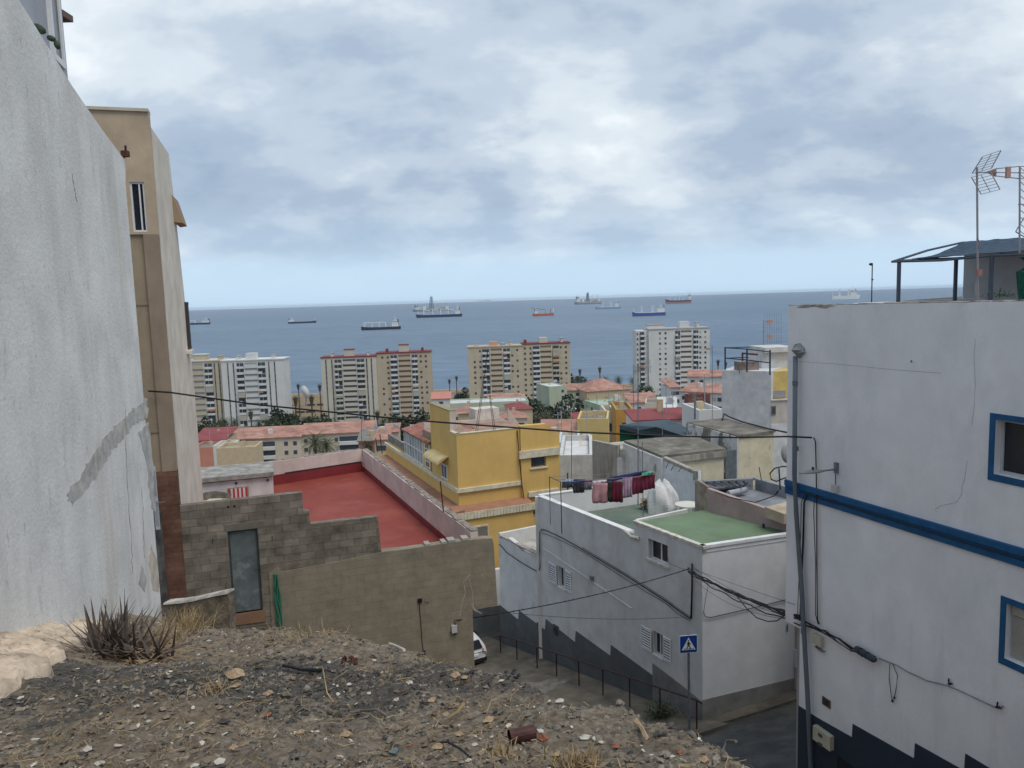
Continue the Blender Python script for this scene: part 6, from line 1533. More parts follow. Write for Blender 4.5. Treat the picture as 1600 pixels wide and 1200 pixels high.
def tower(name, label, u0, vt, u1, Y, dep, b, wall, cols, trim, galm, fh=2.85, seed=1, side=None, roofbits=(), topgap=.8):
    rn = random.Random(seed)
    p, W_, rz = local_frame(u0, vt, Y, b); wd = W_.px(u1, vt)[0]; base = G(p.x, p.y); H = p.z - base
    r_ = empty(name, (p.x, p.y, base), label, 'tower block', rz=rz)
    lbox(0, wd, 0, dep, -2, H).build('wall', wall, r_)
    lbox(-.3, wd + .3, -.3, dep + .3, H, H + .55).build('roof_trim', trim, r_)
    for (f0, f1, h, m_, tm) in roofbits:
        pb = lbox(wd * f0, wd * f1, 3, 8, H + .55, H + .55 + h).build('roof_house', m_, r_)
        if tm: lbox(wd * f0 - .3, wd * f1 + .3, 2.8, 8.2, H + .55 + h, H + .9 + h).build('roof_house_trim', tm, pb)
    nfl = int((H - topgap) / fh)
    lib = {}
    def part(key, nm, mk, m_, x, z, par=r_, y=-0.0):
        if key not in lib:
            o = mk().build(nm, m_, par); o.location = (x, y, z); lib[key] = o
        else: o = inst(nm, lib[key], par, (x, y, z))
        return o
    for (kind, f0, f1) in cols:
        x0, x1 = wd * f0, wd * f1; w_ = x1 - x0; cx = (x0 + x1) / 2
        if kind == 'slot':
            lbox(x0, x1, -.06, 0, H - topgap - nfl * fh, H - topgap).build('window_strip', darkslot, r_)
        if kind == 'gal':
            for sx in (x0 - .12, x1 + .12): lbox(sx - .12, sx + .12, -.5, 0, H - topgap - nfl * fh, H - topgap).build('gallery_pier', twhite, r_)
        if kind == 'balc' and side is None:
            lbox(x0, x1, -.05, 0, H - topgap - nfl * fh, H - topgap).build('balcony_recess', tgrey, r_)
        for k in range(nfl):
            z = H - topgap - (k + 1) * fh
            if kind == 'slot':
                if rn.random() < .75: part(('s', round(w_, 2)), 'window', lambda: lbox(-w_ / 2 * .9, w_ / 2 * .9, -.1, -.06, .9, 2.2), farglass, cx, z)
            elif kind == 'win':
                op = rn.random() < .68
                part(('w', op), 'window', lambda: lbox(-.55, .55, -.07, 0, 1.0, 2.15), farglass if op else shut, cx, z)
            elif kind == 'gal':
                part(('g', round(w_, 1)), 'gallery', lambda: lbox(-w_ / 2, w_ / 2, -.04, 0, 1.55, 2.75), galm, cx, z)
                part(('gp', round(w_, 1)), 'gallery_parapet', lambda: lbox(-w_ / 2, w_ / 2, -.45, -.04, 0.0, 1.62), wall, cx, z)
            elif kind == 'balc':
                q = rn.random()
                part(('b', round(w_, 1)), 'balcony_window', lambda: lbox(-w_ / 2 * .95, w_ / 2 * .95, -.10, -.05, .1, 2.5), farglass, cx, z)
                if q < .75:
                    part(('bp', round(w_, 1)), 'balcony', lambda: lbox(-w_ / 2, w_ / 2, -1.0, -.10, -.12, .95), twhite if q < .5 else wall, cx, z)
                elif q < .86:
                    part(('bc', round(w_, 1)), 'balcony', lambda: lbox(-w_ / 2, w_ / 2, -1.0, -.10, -.12, 2.55), shut, cx, z)
                else:
                    part(('br', round(w_, 1)), 'balcony', lambda: lbox(-w_ / 2, w_ / 2 * .1, -1.0, -.10, -.12, 1.0), twhite, cx, z)
                if rn.random() < .10: aw = rn.choice((0, 1, 2)); part(('aw', aw, round(w_, 1)), 'awning', lambda: lbox(-w_ / 2, w_ / 2 * rn.choice((0, 1)), -1.35, -.12, 1.9, 2.5), (mat('awning_green', (.08, .2, .13), bump=0), mat('awning_orange', (.42, .2, .1), bump=0), shut)[aw], cx, z)
                if rn.random() < .6: part(('bm', round(w_, 1)), 'balcony_post', lambda: lbox(-.07, .07, -1.0, -.92, .95, 2.7), twhite, cx, z)
    return r_, wd, H, nfl
def fr_(u0, u1, a, b_): return ((a - u0) / (u1 - u0), (b_ - u0) / (u1 - u0))
def sl_(u0, u1, c, h=1.0): return ('slot',) + fr_(u0, u1, c - h, c + h)
def wn_(u0, u1, c): return ('win',) + fr_(u0, u1, c - 1, c + 1)
def bc_(u0, u1, a, b_): return ('balc',) + fr_(u0, u1, a, b_)
def gl_(u0, u1, a, b_): return ('gal',) + fr_(u0, u1, a, b_)
u0, u1 = 345, 443
tower('apartment_tower', 'white tower block with vertical grey window strips nearest the left beige building', u0, 565, u1, 380, 13, .06, twhite,
      [sl_(u0, u1, 355), sl_(u0, u1, 364), bc_(u0, u1, 369, 380), gl_(u0, u1, 381.5, 401), bc_(u0, u1, 402.5, 414), sl_(u0, u1, 419.5), sl_(u0, u1, 428.5)], twhite, tgrey, seed=2, fh=2.9, roofbits=[(.37, .53, 2.9, twhite, None), (.22, .26, 1.6, twhite, tgrey), (.78, .82, 1.6, twhite, tgrey)])
u0, u1 = 285, 345
tower('apartment_tower', 'tan tower block with banded balconies half hidden by the left beige building', u0, 566, u1, 381, 13, .06, tgold,
      [gl_(u0, u1, 299, 317), bc_(u0, u1, 319, 331), sl_(u0, u1, 334.5), sl_(u0, u1, 341.5)], tcream, tgrey, seed=3, fh=2.9, roofbits=[(.22, .57, 2.6, tgold, twhite), (.88, .95, 1.6, ttan, tgrey)])
u0, u1 = 501, 588
tower('apartment_tower', 'cream tower block with vertical window strips, left half of the second pair', u0, 560, u1, 414, 13, .06, tcream,
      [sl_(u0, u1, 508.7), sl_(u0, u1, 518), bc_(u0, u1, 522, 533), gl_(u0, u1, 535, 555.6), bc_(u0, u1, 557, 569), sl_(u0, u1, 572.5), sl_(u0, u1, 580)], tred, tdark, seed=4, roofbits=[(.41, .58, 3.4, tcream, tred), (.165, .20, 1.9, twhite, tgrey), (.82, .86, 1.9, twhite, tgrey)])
u0, u1 = 588, 673
tower('apartment_tower', 'tan tower block with brown gallery bands, right half of the second pair', u0, 553, u1, 416, 13, .06, ttan,
      [wn_(u0, u1, 597), wn_(u0, u1, 605.5), bc_(u0, u1, 609.6, 620), gl_(u0, u1, 622, 641), bc_(u0, u1, 643, 652), wn_(u0, u1, 657), wn_(u0, u1, 665)], tred, tbrown, seed=5, roofbits=[(.41, .58, 3.6, tcream, tred), (.16, .20, 1.8, tred, None), (.82, .86, 1.8, tred, None)])
u0, u1 = 731, 817
tower('apartment_tower', 'sandy yellow tower block with grey glazed balconies, left half of the third pair', u0, 543.5, u1, 414, 13, .06, tgold,
      [wn_(u0, u1, 741), wn_(u0, u1, 749.7), bc_(u0, u1, 753, 764), gl_(u0, u1, 766, 784), bc_(u0, u1, 786, 796.5), wn_(u0, u1, 800), wn_(u0, u1, 808)], ttan, tbrown, seed=6, roofbits=[(.40, .55, 2.2, mat('peach_box', (.55, .33, .22), bump=0), None), (.14, .18, 1.8, tcream, tgrey), (.77, .81, 2, tcream, tgrey), (.60, .69, 1.3, tgrey, None)])
u0, u1 = 817, 890.5
tower('apartment_tower', 'sandy yellow tower block with red roof edge, right half of the third pair', u0, 538.5, u1, 416, 13, .06, tgold,
      [wn_(u0, u1, 820), wn_(u0, u1, 828.5), bc_(u0, u1, 832, 842.5), gl_(u0, u1, 843.5, 861), bc_(u0, u1, 863, 873), wn_(u0, u1, 876), wn_(u0, u1, 884)], tred, tbrown, seed=7, roofbits=[(.36, .54, 2.8, tcream, None), (.82, .87, 2, tcream, tgrey), (.04, .09, 1.8, tred, None)])
u0, u1 = 1013.5, 1109
t4, wd4, H4, nf4 = tower('apartment_tower', 'white tower block standing alone right of the palms', u0, 515.5, u1, 425, 14, .05, twhite,
      [wn_(u0, u1, 1031), wn_(u0, u1, 1039.7), bc_(u0, u1, 1054.7, 1062), gl_(u0, u1, 1063, 1080), bc_(u0, u1, 1083, 1091), wn_(u0, u1, 1094), wn_(u0, u1, 1102)], mat('roof_edge_grey', (.4, .4, .4), bump=0), tbrown, seed=8, roofbits=[(.0, .28, 1.8, twhite, mat('faded_pink_trim', (.42, .28, .27), bump=0)), (.53, .69, 3.4, twhite, None), (.81, .85, 2.4, twhite, tgrey)])
# left flank of the white tower, stepping back with balconies
lbox(-6.6, 0, 1.5, 12, -2, H4 - .3).build('side_wing', twhite, t4); k_ = None; k2 = None
for i in range(nf4):
    z = H4 - .8 - (i + 1) * 2.85
    if k_ is None:
        k_ = lbox(-4.6, -2.2, 1.2, 1.5, .1, 2.5).build('balcony_window', farglass, t4); k_.location = (0, 0, z); k2 = lbox(-4.4, -1.6, .4, 1.2, -.1, .95).build('balcony', twhite, t4); k2.location = (0, 0, z)
        k3 = lbox(-6.3, -5.6, 1.4, 1.5, .9, 2.1).build('window', farglass, t4); k3.location = (0, 0, z)
    else: inst('balcony_window', k_, t4, (0, 0, z)); inst('balcony', k2, t4, (0, 0, z)); inst('window', k3, t4, (0, 0, z))

# ---- low blocks
pgreen = mat('pale_green_wall', (.42, .47, .36), bump=0, var=.08, scale=.2); lcream = mat('low_cream_wall', (.56, .50, .41), bump=0, var=.08, scale=.2)
lwhite = mat('low_white_wall', (.60, .60, .59), bump=0, var=.08, scale=.2); lbeige = mat('low_beige_wall', (.52, .42, .28), bump=0, var=.08)
coral = mat('coral_wall', (.52, .23, .17), bump=0, var=.1, scale=.3); ochre = mat('ochre_wall', (.46, .26, .07), bump=0, var=.1, scale=.3); lyel = mat('pale_yellow_wall', (.60, .46, .20), bump=0, var=.08, scale=.3)
redroof = mat('far_red_roof', (.36, .19, .15), bump=0, var=.25, scale=.25, stain=((.46, .30, .24), .7, .35, 1, .5, .15)); dkred = mat('far_dark_red_roof', (.24, .065, .07), bump=0, var=.15, scale=.3)
whroof = mat('far_white_roof', (.55, .57, .56), bump=0, var=.15, scale=.3); greyroof = mat('far_grey_roof', (.21, .20, .18), bump=0, var=.25, scale=.3); grroof = mat('far_green_roof', (.36, .45, .38), bump=0, var=.15)
def low(name, label, u0, vt, u1, Y, dep, b, wall, roof, kind='flat', rows=3, wcols=(), balcs=(), cat='building', seed=1, fh=2.8, side_w=0, vt_off=.7):
    rn = random.Random(seed)
    p, W_, rz = local_frame(u0, vt, Y, b); wd = W_.px(u1, vt)[0]; base = G(p.x, p.y); H = p.z - base
    r_ = empty(name, (p.x, p.y, base), label, cat, rz=rz)
    lbox(0, wd, 0, dep, -3, H).build('wall', wall, r_)
    if kind == 'flat':
        lbox(.3, wd - .3, .3, dep - .3, H, H + .08).build('roof', roof, r_)
        mb = MB()
        for q in ((0, wd, 0, .25), (0, wd, dep - .25, dep), (0, .25, .25, dep - .25), (wd - .25, wd, .25, dep - .25)): mb.box(*q, H, H + .55)
        mb.build('parapet', wall, r_)
    elif kind == 'shed':
        MB().raw([(-.4, -.5, H), (wd + .4, -.5, H), (wd + .4, dep + .5, H + 1.7), (-.4, dep + .5, H + 1.7), (-.4, -.5, H + .25), (wd + .4, -.5, H + .25), (wd + .4, dep + .5, H + 1.95), (-.4, dep + .5, H + 1.95)], [(0, 3, 2, 1), (4, 5, 6, 7), (0, 1, 5, 4), (1, 2, 6, 5), (2, 3, 7, 6), (3, 0, 4, 7)]).build('roof', roof, r_)
    elif kind == 'low':
        MB().raw([(-.3, -.3, H), (wd + .3, -.3, H), (wd + .3, dep, H + .5), (-.3, dep, H + .5), (-.3, -.3, H + .15), (wd + .3, -.3, H + .15), (wd + .3, dep, H + .65), (-.3, dep, H + .65)], [(0, 3, 2, 1), (4, 5, 6, 7), (0, 1, 5, 4), (1, 2, 6, 5), (2, 3, 7, 6), (3, 0, 4, 7)]).build('roof', roof, r_)
    elif kind == 'hip':
        rh = min(dep, wd) * .22; i = min(dep, wd) * .5
        MB().raw([(-.5, -.5, H), (wd + .5, -.5, H), (wd + .5, dep + .5, H), (-.5, dep + .5, H), (i * .9, dep / 2, H + rh), (wd - i * .9, dep / 2, H + rh)], [(0, 1, 5, 4), (1, 2, 5), (2, 3, 4, 5), (3, 0, 4), (3, 2, 1, 0)]).build('roof', roof, r_)
    if Y > 60 and dep > 4.5:
        for q in range(rn.randint(1, 3)):
            cx, cy, cs = rn.uniform(.15, .85) * wd, rn.uniform(.3, .8) * dep, rn.uniform(.3, .7)
            zt__ = H + (.6 if kind == 'flat' else 1.6)
            lbox(cx - cs, cx + cs, cy - cs * .8, cy + cs * .8, H - .2, zt__ + rn.uniform(.2, 1.1)).build(rn.choice(('roof_box', 'chimney', 'water_tank')), rn.choice((twhite, lcream, tgrey, lbeige)), r_)
        cx = rn.uniform(.1, .9) * wd; MB().tube([(cx, dep * .5, H), (cx, dep * .5, H + 3.6)], .045, n=4).build('aerial', tgrey, r_)
        a_ = MB()
        for q in range(4): a_.tube([(cx - .6 + q * .25, dep * .5, H + 3.4 - .12 * (q % 2)), (cx - .35 + q * .25, dep * .5, H + 3.4)], .03, n=4)
        a_.build('aerial_head', tgrey, r_)
    lib = {}
    for c, (f, ww) in enumerate(wcols):
        for k in range(rows):
            z = H - vt_off - (k + 1) * fh; op = rn.random() < .8; x = wd * f
            key = (ww, op)
            if key not in lib: o = lbox(-ww / 2, ww / 2, -.08, 0, 1.0, 2.2).build('window', farglass if op else shut, r_); o.location = (x, 0, z); lib[key] = o
            else: inst('window', lib[key], r_, (x, 0, z))
    for c, (f, ww) in enumerate(balcs):
        for k in range(rows):
            z = H - vt_off - (k + 1) * fh; x = wd * f
            if ('b', ww) not in lib:
                o = lbox(-ww / 2, ww / 2, -.06, 0, .1, 2.45).build('balcony_window', farglass, r_); o.location = (x, 0, z); lib[('b', ww)] = o
                o = lbox(-ww / 2 - .1, ww / 2 + .1, -.9, -.06, -.1, .95).build('balcony', twhite, r_); o.location = (x, 0, z); lib[('p', ww)] = o
            else: inst('balcony_window', lib[('b', ww)], r_, (x, 0, z)); inst('balcony', lib[('p', ww)], r_, (x, 0, z))
    if side_w:
        o = None
        for k in range(rows):
            for j in range(side_w):
                z = H - vt_off - (k + 1) * fh; y = dep * (j + .5) / side_w
                if o is None: o = lbox(-.07, 0, -.6, .6, 1.0, 2.2).build('window', farglass, r_); o.location = (0, y, z)
                else: inst('window', o, r_, (0, y, z))
    return r_
low('low_apartment_block', 'long cream apartment block with terracotta roof below the white tower, left part', 352, 688, 470, 232, 11, .10, lcream, redroof, 'shed', 3, [(.08, 1.0), (.17, 1.0), (.80, 1.1), (.92, 1.1), (.40, .9)], [(.28, 4.4), (.55, 4.6)], seed=3)
low('low_apartment_block', 'long cream apartment block with terracotta roof below the cream tower, right part', 468, 680, 582, 236, 11, .10, lcream, redroof, 'shed', 3, [(.50, 1.0), (.08, 1.1), (.2, 1.1), (.95, .9)], [(.68, 6.2)], seed=4)
low('far_house', 'dark red roofed house at the left behind the red terrace', 300, 690, 352, 215, 12, .08, lbeige, dkred, 'shed', 2, [(.3, 1), (.7, 1)])
low('far_house', 'small house with orange wall at the left edge of the town', 300, 704, 333, 150, 7, .08, coral, greyroof, 'flat', 1, ())
low('far_house', 'small white walled roof house right of the orange house', 333, 701, 362, 140, 5.5, .08, lwhite, lbeige, 'flat', 1, ())
low('far_house', 'olive roofed low house in front of the cream apartments', 338, 706, 400, 120, 5, .10, lbeige, mat('olive_roof', (.34, .30, .22)), 'flat', 1, ())
low('long_building', 'long beige two storey building between the white tower and cream tower', 440, 626, 508, 470, 14, .05, lbeige, tbrown, 'flat', 3, [(.15, 6), (.4, 6), (.65, 6), (.9, 5)], fh=4.2)
low('far_house', 'white walled house with pink roof between the second and third tower pair', 674, 624, 704, 380, 14, .06, lwhite, mat('pink_roof', (.50, .22, .18)), 'shed', 2, [(.5, 2)])
low('long_building', 'long pale green building with white roof behind the yellow house', 703, 633, 826, 270, 12, .07, pgreen, whroof, 'flat', 2, [(.1, 1.6), (.2, 1.6), (.3, 3), (.45, 1.2), (.52, 1.2), (.66, 2.4), (.8, 1.5), (.93, 1.5)], fh=2.9)
low('far_house', 'terracotta roofed house behind the yellow roof mast', 765, 629, 822, 300, 12, .07, lcream, redroof, 'shed', 2, [(.3, 1.2), (.7, 1.2)])
low('far_house', 'cream house with terracotta roof behind the yellow roof water tank', 784, 654, 824, 190, 8, .09, lcream, redroof, 'hip', 2, [(.2, 1.0), (.4, 1.0), (.7, 2.2)])
low('far_house', 'red roofed shed left of the yellow house water tank', 716, 646, 748, 170, 8, .09, lbeige, redroof, 'hip', 2, ())
low('far_house', 'dark red hipped roof house right of the yellow roof', 800, 640, 832, 230, 12, .2, lbeige, dkred, 'hip', 2, ())
low('green_block', 'pale green apartment block with curved white roof in front of the third towers', 858, 606, 886, 345, 16, .35, pgreen, whroof, 'flat', 6, [(.75, 1.2)], side_w=0)
low('green_block', 'pale green apartment block with red roof and balconies beside the curved roof block', 884, 611, 915, 350, 13, .1, pgreen, redroof, 'shed', 6, [(.25, 1.2)], [(.72, 4)])
low('far_house', 'wide terracotta roofed building beside the palms, left of the white tower', 917, 612, 985, 340, 20, .25, lbeige, redroof, 'hip', 2, ())
low('far_house', 'dark red small roof near the seafront palms', 922, 600, 942, 420, 12, .1, lcream, dkred, 'hip', 2, ())
low('green_block', 'pale green low block with green flat roof below the terracotta roofs', 937, 635, 985, 280, 15, .3, pgreen, grroof, 'flat', 4, [(.2, 1.2), (.75, 1.4)], side_w=3)
low('far_house', 'terracotta roof with white wall below the lone white tower, left', 985, 630, 1030, 250, 11, .05, lwhite, redroof, 'shed', 2, [(.3, 1.2)])
low('far_house', 'cream house with dark flat roof in front of the terracotta roofs', 1008, 633, 1040, 190, 9, -.2, lcream, greyroof, 'flat', 2, ())
low('far_house', 'ochre yellow annexe right of the cream dark roofed house', 1040, 635, 1056, 188, 6, -.2, lyel, greyroof, 'flat', 2, ())
low('white_terrace_block', 'white apartment block with long terracotta roof running towards the tall white building', 1062, 612, 1130, 250, 11, -.75, lwhite, redroof, 'shed', 4, [(.1, 1.3), (.22, 1.3), (.35, 1.3), (.5, 1.3), (.65, 1.3), (.8, 1.3), (.92, 1.3)], seed=5)
low('white_terrace_block', 'small white apartment block with terracotta roof above the long one', 1074, 589, 1130, 330, 12, -.3, lwhite, redroof, 'shed', 4, [(.15, 1.6), (.4, 1.6)], seed=6)
low('far_house', 'plain white house under the terracotta roofs', 1047, 606, 1062, 262, 11, .1, lwhite, redroof, 'shed', 4, [(.3, 1.4), (.75, 1.4)])
# nearer houses
low('far_house', 'coral pink house with red roof edge right of the yellow building', 846, 674, 893, 125, 7, -.12, coral, dkred, 'flat', 1, ())
low('far_house', 'house with terracotta roof below the coral house', 846, 690, 896, 100, 6, -.1, lwhite, redroof, 'shed', 1, ())
low('far_house', 'pale yellow house with curved grey roof behind the green netting', 902, 661, 950, 98, 7, -.15, lyel, greyroof, 'flat', 1, ())
low('far_house', 'ochre orange house left of the green netting', 962, 646, 990, 105, 8, -.05, ochre, greyroof, 'flat', 1, [(.6, 1.2)])
low('far_house', 'narrow white house left of the ochre house', 946, 648, 962, 112, 6, .0, lwhite, greyroof, 'flat', 2, [(.5, .8)])
low('far_house', 'white house with wide dark red roof behind the tarpaulin', 992, 658, 1085, 86, 5, .05, lwhite, dkred, 'low', 1, ())
low('brick_ruin', 'bare red brick stump wall with plaster patches next to the tall white building', 1075, 624, 1110, 85, 1.2, .12, mat('raw_red_brick', (.19, .085, .07), bump=0, var=.3, scale=1.2, stain=((.42, .36, .34), .9, .8, 1, .6, .03)), greyroof, 'flat', 1, (), cat='ruin')
low('far_house', 'low white wall house behind the brown roofs', 1092, 650, 1130, 72, 5, .1, lwhite, whroof, 'flat', 1, ())
low('roof_terrace_house', 'white house with bright flat roof right of the yellow corner', 874, 722, 926, 60, 9, -.1, offw, mat('bright_screed', (.60, .60, .60)), 'flat', 1, ())
low('roof_terrace_house', 'white house with long parapets left of the streaked grey wall', 872, 700, 905, 78, 7, -.1, offw, whroof, 'flat', 1, ())
low('roof_terrace_house', 'small cream roof house left of the streaked grey wall', 905, 706, 926, 66, 5, -.1, lcream, old, 'flat', 1, ())
# seafront strip
mb = MB(); vs = []
tag(MB().box(-700, 700, 603, 604.5, -74, -69.6).build('sea_wall', lbeige), 'long low seafront wall beyond the town', 'wall')
# filler houses across the slope so the ground does not lie bare
fh_m = [lcream, lwhite, lbeige, pgreen, coral]; rf_m = [redroof, greyroof, whroof, dkred]
rn = random.Random(5)
k = 0
names = {}
for (u, v, du, Y) in ((600, 676, 22, 260), (640, 672, 24, 250), (880, 640, 20, 300), (905, 664, 22, 190), (930, 672, 18, 150), (962, 632, 20, 240), (1030, 644, 26, 150), (1055, 660, 20, 100), (870, 700, 20, 90), (560, 690, 26, 200), (690, 628, 14, 420), (1000, 622, 20, 330), (585, 688, 20, 180)):
    wl = fh_m[k % 5]; rf = rf_m[k % 4]
    low('far_house', '%s walled house with %s roof %s' % (['cream', 'white', 'beige', 'pale green', 'coral'][k % 5], ['terracotta', 'grey', 'white', 'dark red'][k % 4],
        ['below the tan tower', 'left of the yellow stair block', 'beside the dark trees', 'below the dark trees', 'behind the pale yellow house', 'under the wide terracotta roof', 'in front of the ochre annexe', 'beside the tarpaulin roof', 'right of the yellow parapet', 'behind the red terrace far corner', 'between the towers by the sea', 'near the white tower foot', 'next to the date palms'][k]), u, v, u + du, Y, 8, rn.uniform(-.2, .2), wl, rf, ['shed', 'flat', 'hip'][k % 3], 2, [(.3, 1.1), (.7, 1.1)], seed=k); k += 1
# satellite dish far away and small items
c = at(477, 612, 455); r_ = empty('far_dish', c - Vector((0, 0, 6)), 'big white satellite dish beside the seafront between the towers', 'satellite dish')
mb = MB(); vs = []; n = 16
for j in range(4):
    rr = 3.6 * j / 3
    for i in range(n): t = 2 * math.pi * i / n; vs.append(c + Vector((rr * math.cos(t) * .5 - .5 * rr * math.sin(t) * .8, -1.2 + 1.2 * (j / 3) ** 2, rr * math.sin(t) + .3 * rr * math.cos(t))))
mb.raw(vs, [(j * n + i, j * n + (i + 1) % n, (j + 1) * n + (i + 1) % n, (j + 1) * n + i) for j in range(3) for i in range(n)]); mb.build('dish', twhite, r_, smooth=True)
MB().tube([c, c - Vector((0, -1, 9))], .5, n=6).build('stand', tgrey, r_)
# blue tank on a red base
tb = empty('blue_tank', at(592, 682, 215), 'blue water tank on a red base behind the terrace corner', 'tank'); p = at(592, 676, 215)
MB().tube([p + Vector((0, 0, -.2)), p + Vector((0, 0, 1.6))], 1.1, n=12).build('tank', mat('tank_blue', (.10, .22, .50)), tb); MB().box(p.x - 1, p.x + 1, p.y - 1, p.y + 1, p.z - 4, p.z - .2).build('base', dkred, tb)
p = at(904, 690, 74); r_ = empty('black_tank', p, 'black plastic tank lying on a roof right of the yellow building', 'tank')
MB().tube([p + Vector((-.4, 0, 0)), p + Vector((.45, .1, .1))], .38, n=12).build('barrel', cable, r_)
p = at(893, 718, 58)

# ---- vegetation
leafA = mat('foliage_dark', (.035, .055, .032), rough=.8, var=.5, scale=.6, bump=0); leafB = mat('foliage_mid', (.075, .10, .05), rough=.8, var=.5, scale=.6, bump=0)
leafC = mat('foliage_grey', (.12, .125, .085), rough=.9, var=.4, scale=.8, bump=0); bark = mat('bark', (.10, .08, .06), rough=.9, bump=0)
pfr = mat('palm_frond', (.055, .075, .035), rough=.7, var=.4, scale=.8, bump=0); skirtm = mat('palm_skirt', (.10, .075, .05), rough=.9, bump=0)
def tree_proto(seed, rad, ht, m_, n=1300):
    rn = random.Random(seed); r_ = bpy.data.objects.new('tree', None); COL.objects.link(r_); WL[r_] = Vector((0, 0, 0)); mb = MB()
    blobs = [(Vector((rn.gauss(0, rad * .45), rn.gauss(0, rad * .45), ht - rad * .75 + rn.gauss(0, rad * .32))), rad * rn.uniform(.28, .55)) for _ in range(11)]
    for k in range(n):
        c, br = rn.choice(blobs); d = Vector((rn.gauss(0, 1), rn.gauss(0, 1), rn.gauss(0, 1))).normalized() * br * rn.uniform(.5, 1.1); p = c + d; s_ = rad * rn.uniform(.05, .12)
        a = Vector((rn.uniform(-1, 1), rn.uniform(-1, 1), rn.uniform(-1, 1))).normalized() * s_; b_ = a.cross(Vector((rn.uniform(-1, 1), rn.uniform(-1, 1), rn.uniform(-1, 1)))).normalized() * s_ * .7
        mb.face(p - a, p + b_, p + a, p - b_)
    mb.build('crown', m_, r_)
    tb = MB().tube([(0, 0, -3), (.1, 0, ht * .3), (0, .1, ht - rad)], rad * .10, n=6, r1=rad * .05)
    for c, br in blobs[:5]: tb.tube([(0, 0, ht * .35), tuple(c)], rad * .05, n=4, r1=rad * .015)
    tb.build('trunk', bark, r_); return r_
protos = {}
def plant(kind, mk, name, label, cat, u, v, Y, group, sc=1.0, rz=0, natural=0):
    """v = top of the crown in the photograph"""
    t = at(u, v, Y); base = G(t.x, t.y)
    if kind not in protos: o = mk(); protos[kind] = o
    else: o = copy_tree(protos[kind])
    hz = natural * sc
    o.name = name; o.location = (t.x, t.y, t.z - hz); o.rotation_euler[2] = rz; o.scale = (sc, sc, sc)
    tag(o, label, cat, group); return o
def where(u):
    for lim, s_ in ((345, 'below the tan tower at the far left'), (445, 'below the white tower at the left'), (505, 'between the white and the cream tower'), (590, 'below the cream tower'), (680, 'below the tan tower of the second pair'), (730, 'by the sea between the second and third towers'), (850, 'near the third towers'), (930, 'beside the pale green blocks'), (990, 'on the seafront left of the lone white tower'), (1060, 'at the foot of the lone white tower'), (1700, 'by the sea behind the roof railing')):
        if u < lim: return s_
for i, (u, v, Y, k, sc) in enumerate([(318, 655, 330, 0, .9), (335, 662, 325, 1, .8), (352, 658, 330, 0, .8), (380, 664, 320, 1, .8), (412, 656, 335, 0, 1.0), (432, 652, 345, 1, 1.0), (448, 638, 350, 0, 1.2), (462, 646, 345, 0, 1.2), (478, 648, 345, 1, 1.1), (494, 650, 340, 0, 1.0), (455, 655, 320, 1, 1.0), (500, 655, 330, 0, .9),
        (520, 664, 330, 1, .7), (575, 668, 330, 0, .7), (608, 652, 340, 0, 1.0), (626, 658, 335, 1, .9), (642, 660, 330, 0, .9), (655, 640, 340, 0, 1.2), (664, 650, 330, 1, 1.0), (723, 608, 470, 0, 1.0), (840, 624, 335, 0, 1.1), (852, 640, 330, 1, .9), (866, 628, 325, 0, 1.0), (876, 636, 300, 1, .9), (888, 622, 300, 0, 1.2), (900, 634, 295, 1, 1.0), (914, 642, 280, 0, 1.0), (870, 650, 280, 0, .9), (893, 652, 260, 1, .9), (924, 650, 270, 0, .8),
        (943, 645, 230, 0, .7), (1005, 600, 420, 1, .9), (990, 612, 400, 0, .7), (1000, 618, 350, 1, .6), (896, 586, 500, 0, 1.2), (1120, 577, 480, 1, .7)]):
    m_ = (leafA, leafB)[k]
    plant(('tree', k), lambda k=k, m_=m_: tree_proto(10 + k, 6.0, 15, m_), 'leafy_tree', ['dark', 'mid green'][k] + ' bushy tree ' + where(u), 'tree', u, v, Y, 'trees among the far houses', sc, rz=i * 1.3, natural=15.5)
for i, (u, v, Y, sc, lb) in enumerate([(1030, 611, 330, .8, 'grey green round bush under the lone white tower, left of two'), (1040, 614, 325, .7, 'grey green round bush under the lone white tower, right of two'), (835, 640, 240, .6, 'bare greyish shrub behind the coral house'), (850, 646, 230, .6, 'bare greyish shrub right of the yellow house roof')]):
    plant('grey', lambda: tree_proto(33, 6.0, 14, leafC, 1300), 'grey_shrub', lb, 'shrub', u, v, Y, 'grey shrubs', sc, rz=i, natural=14.5)
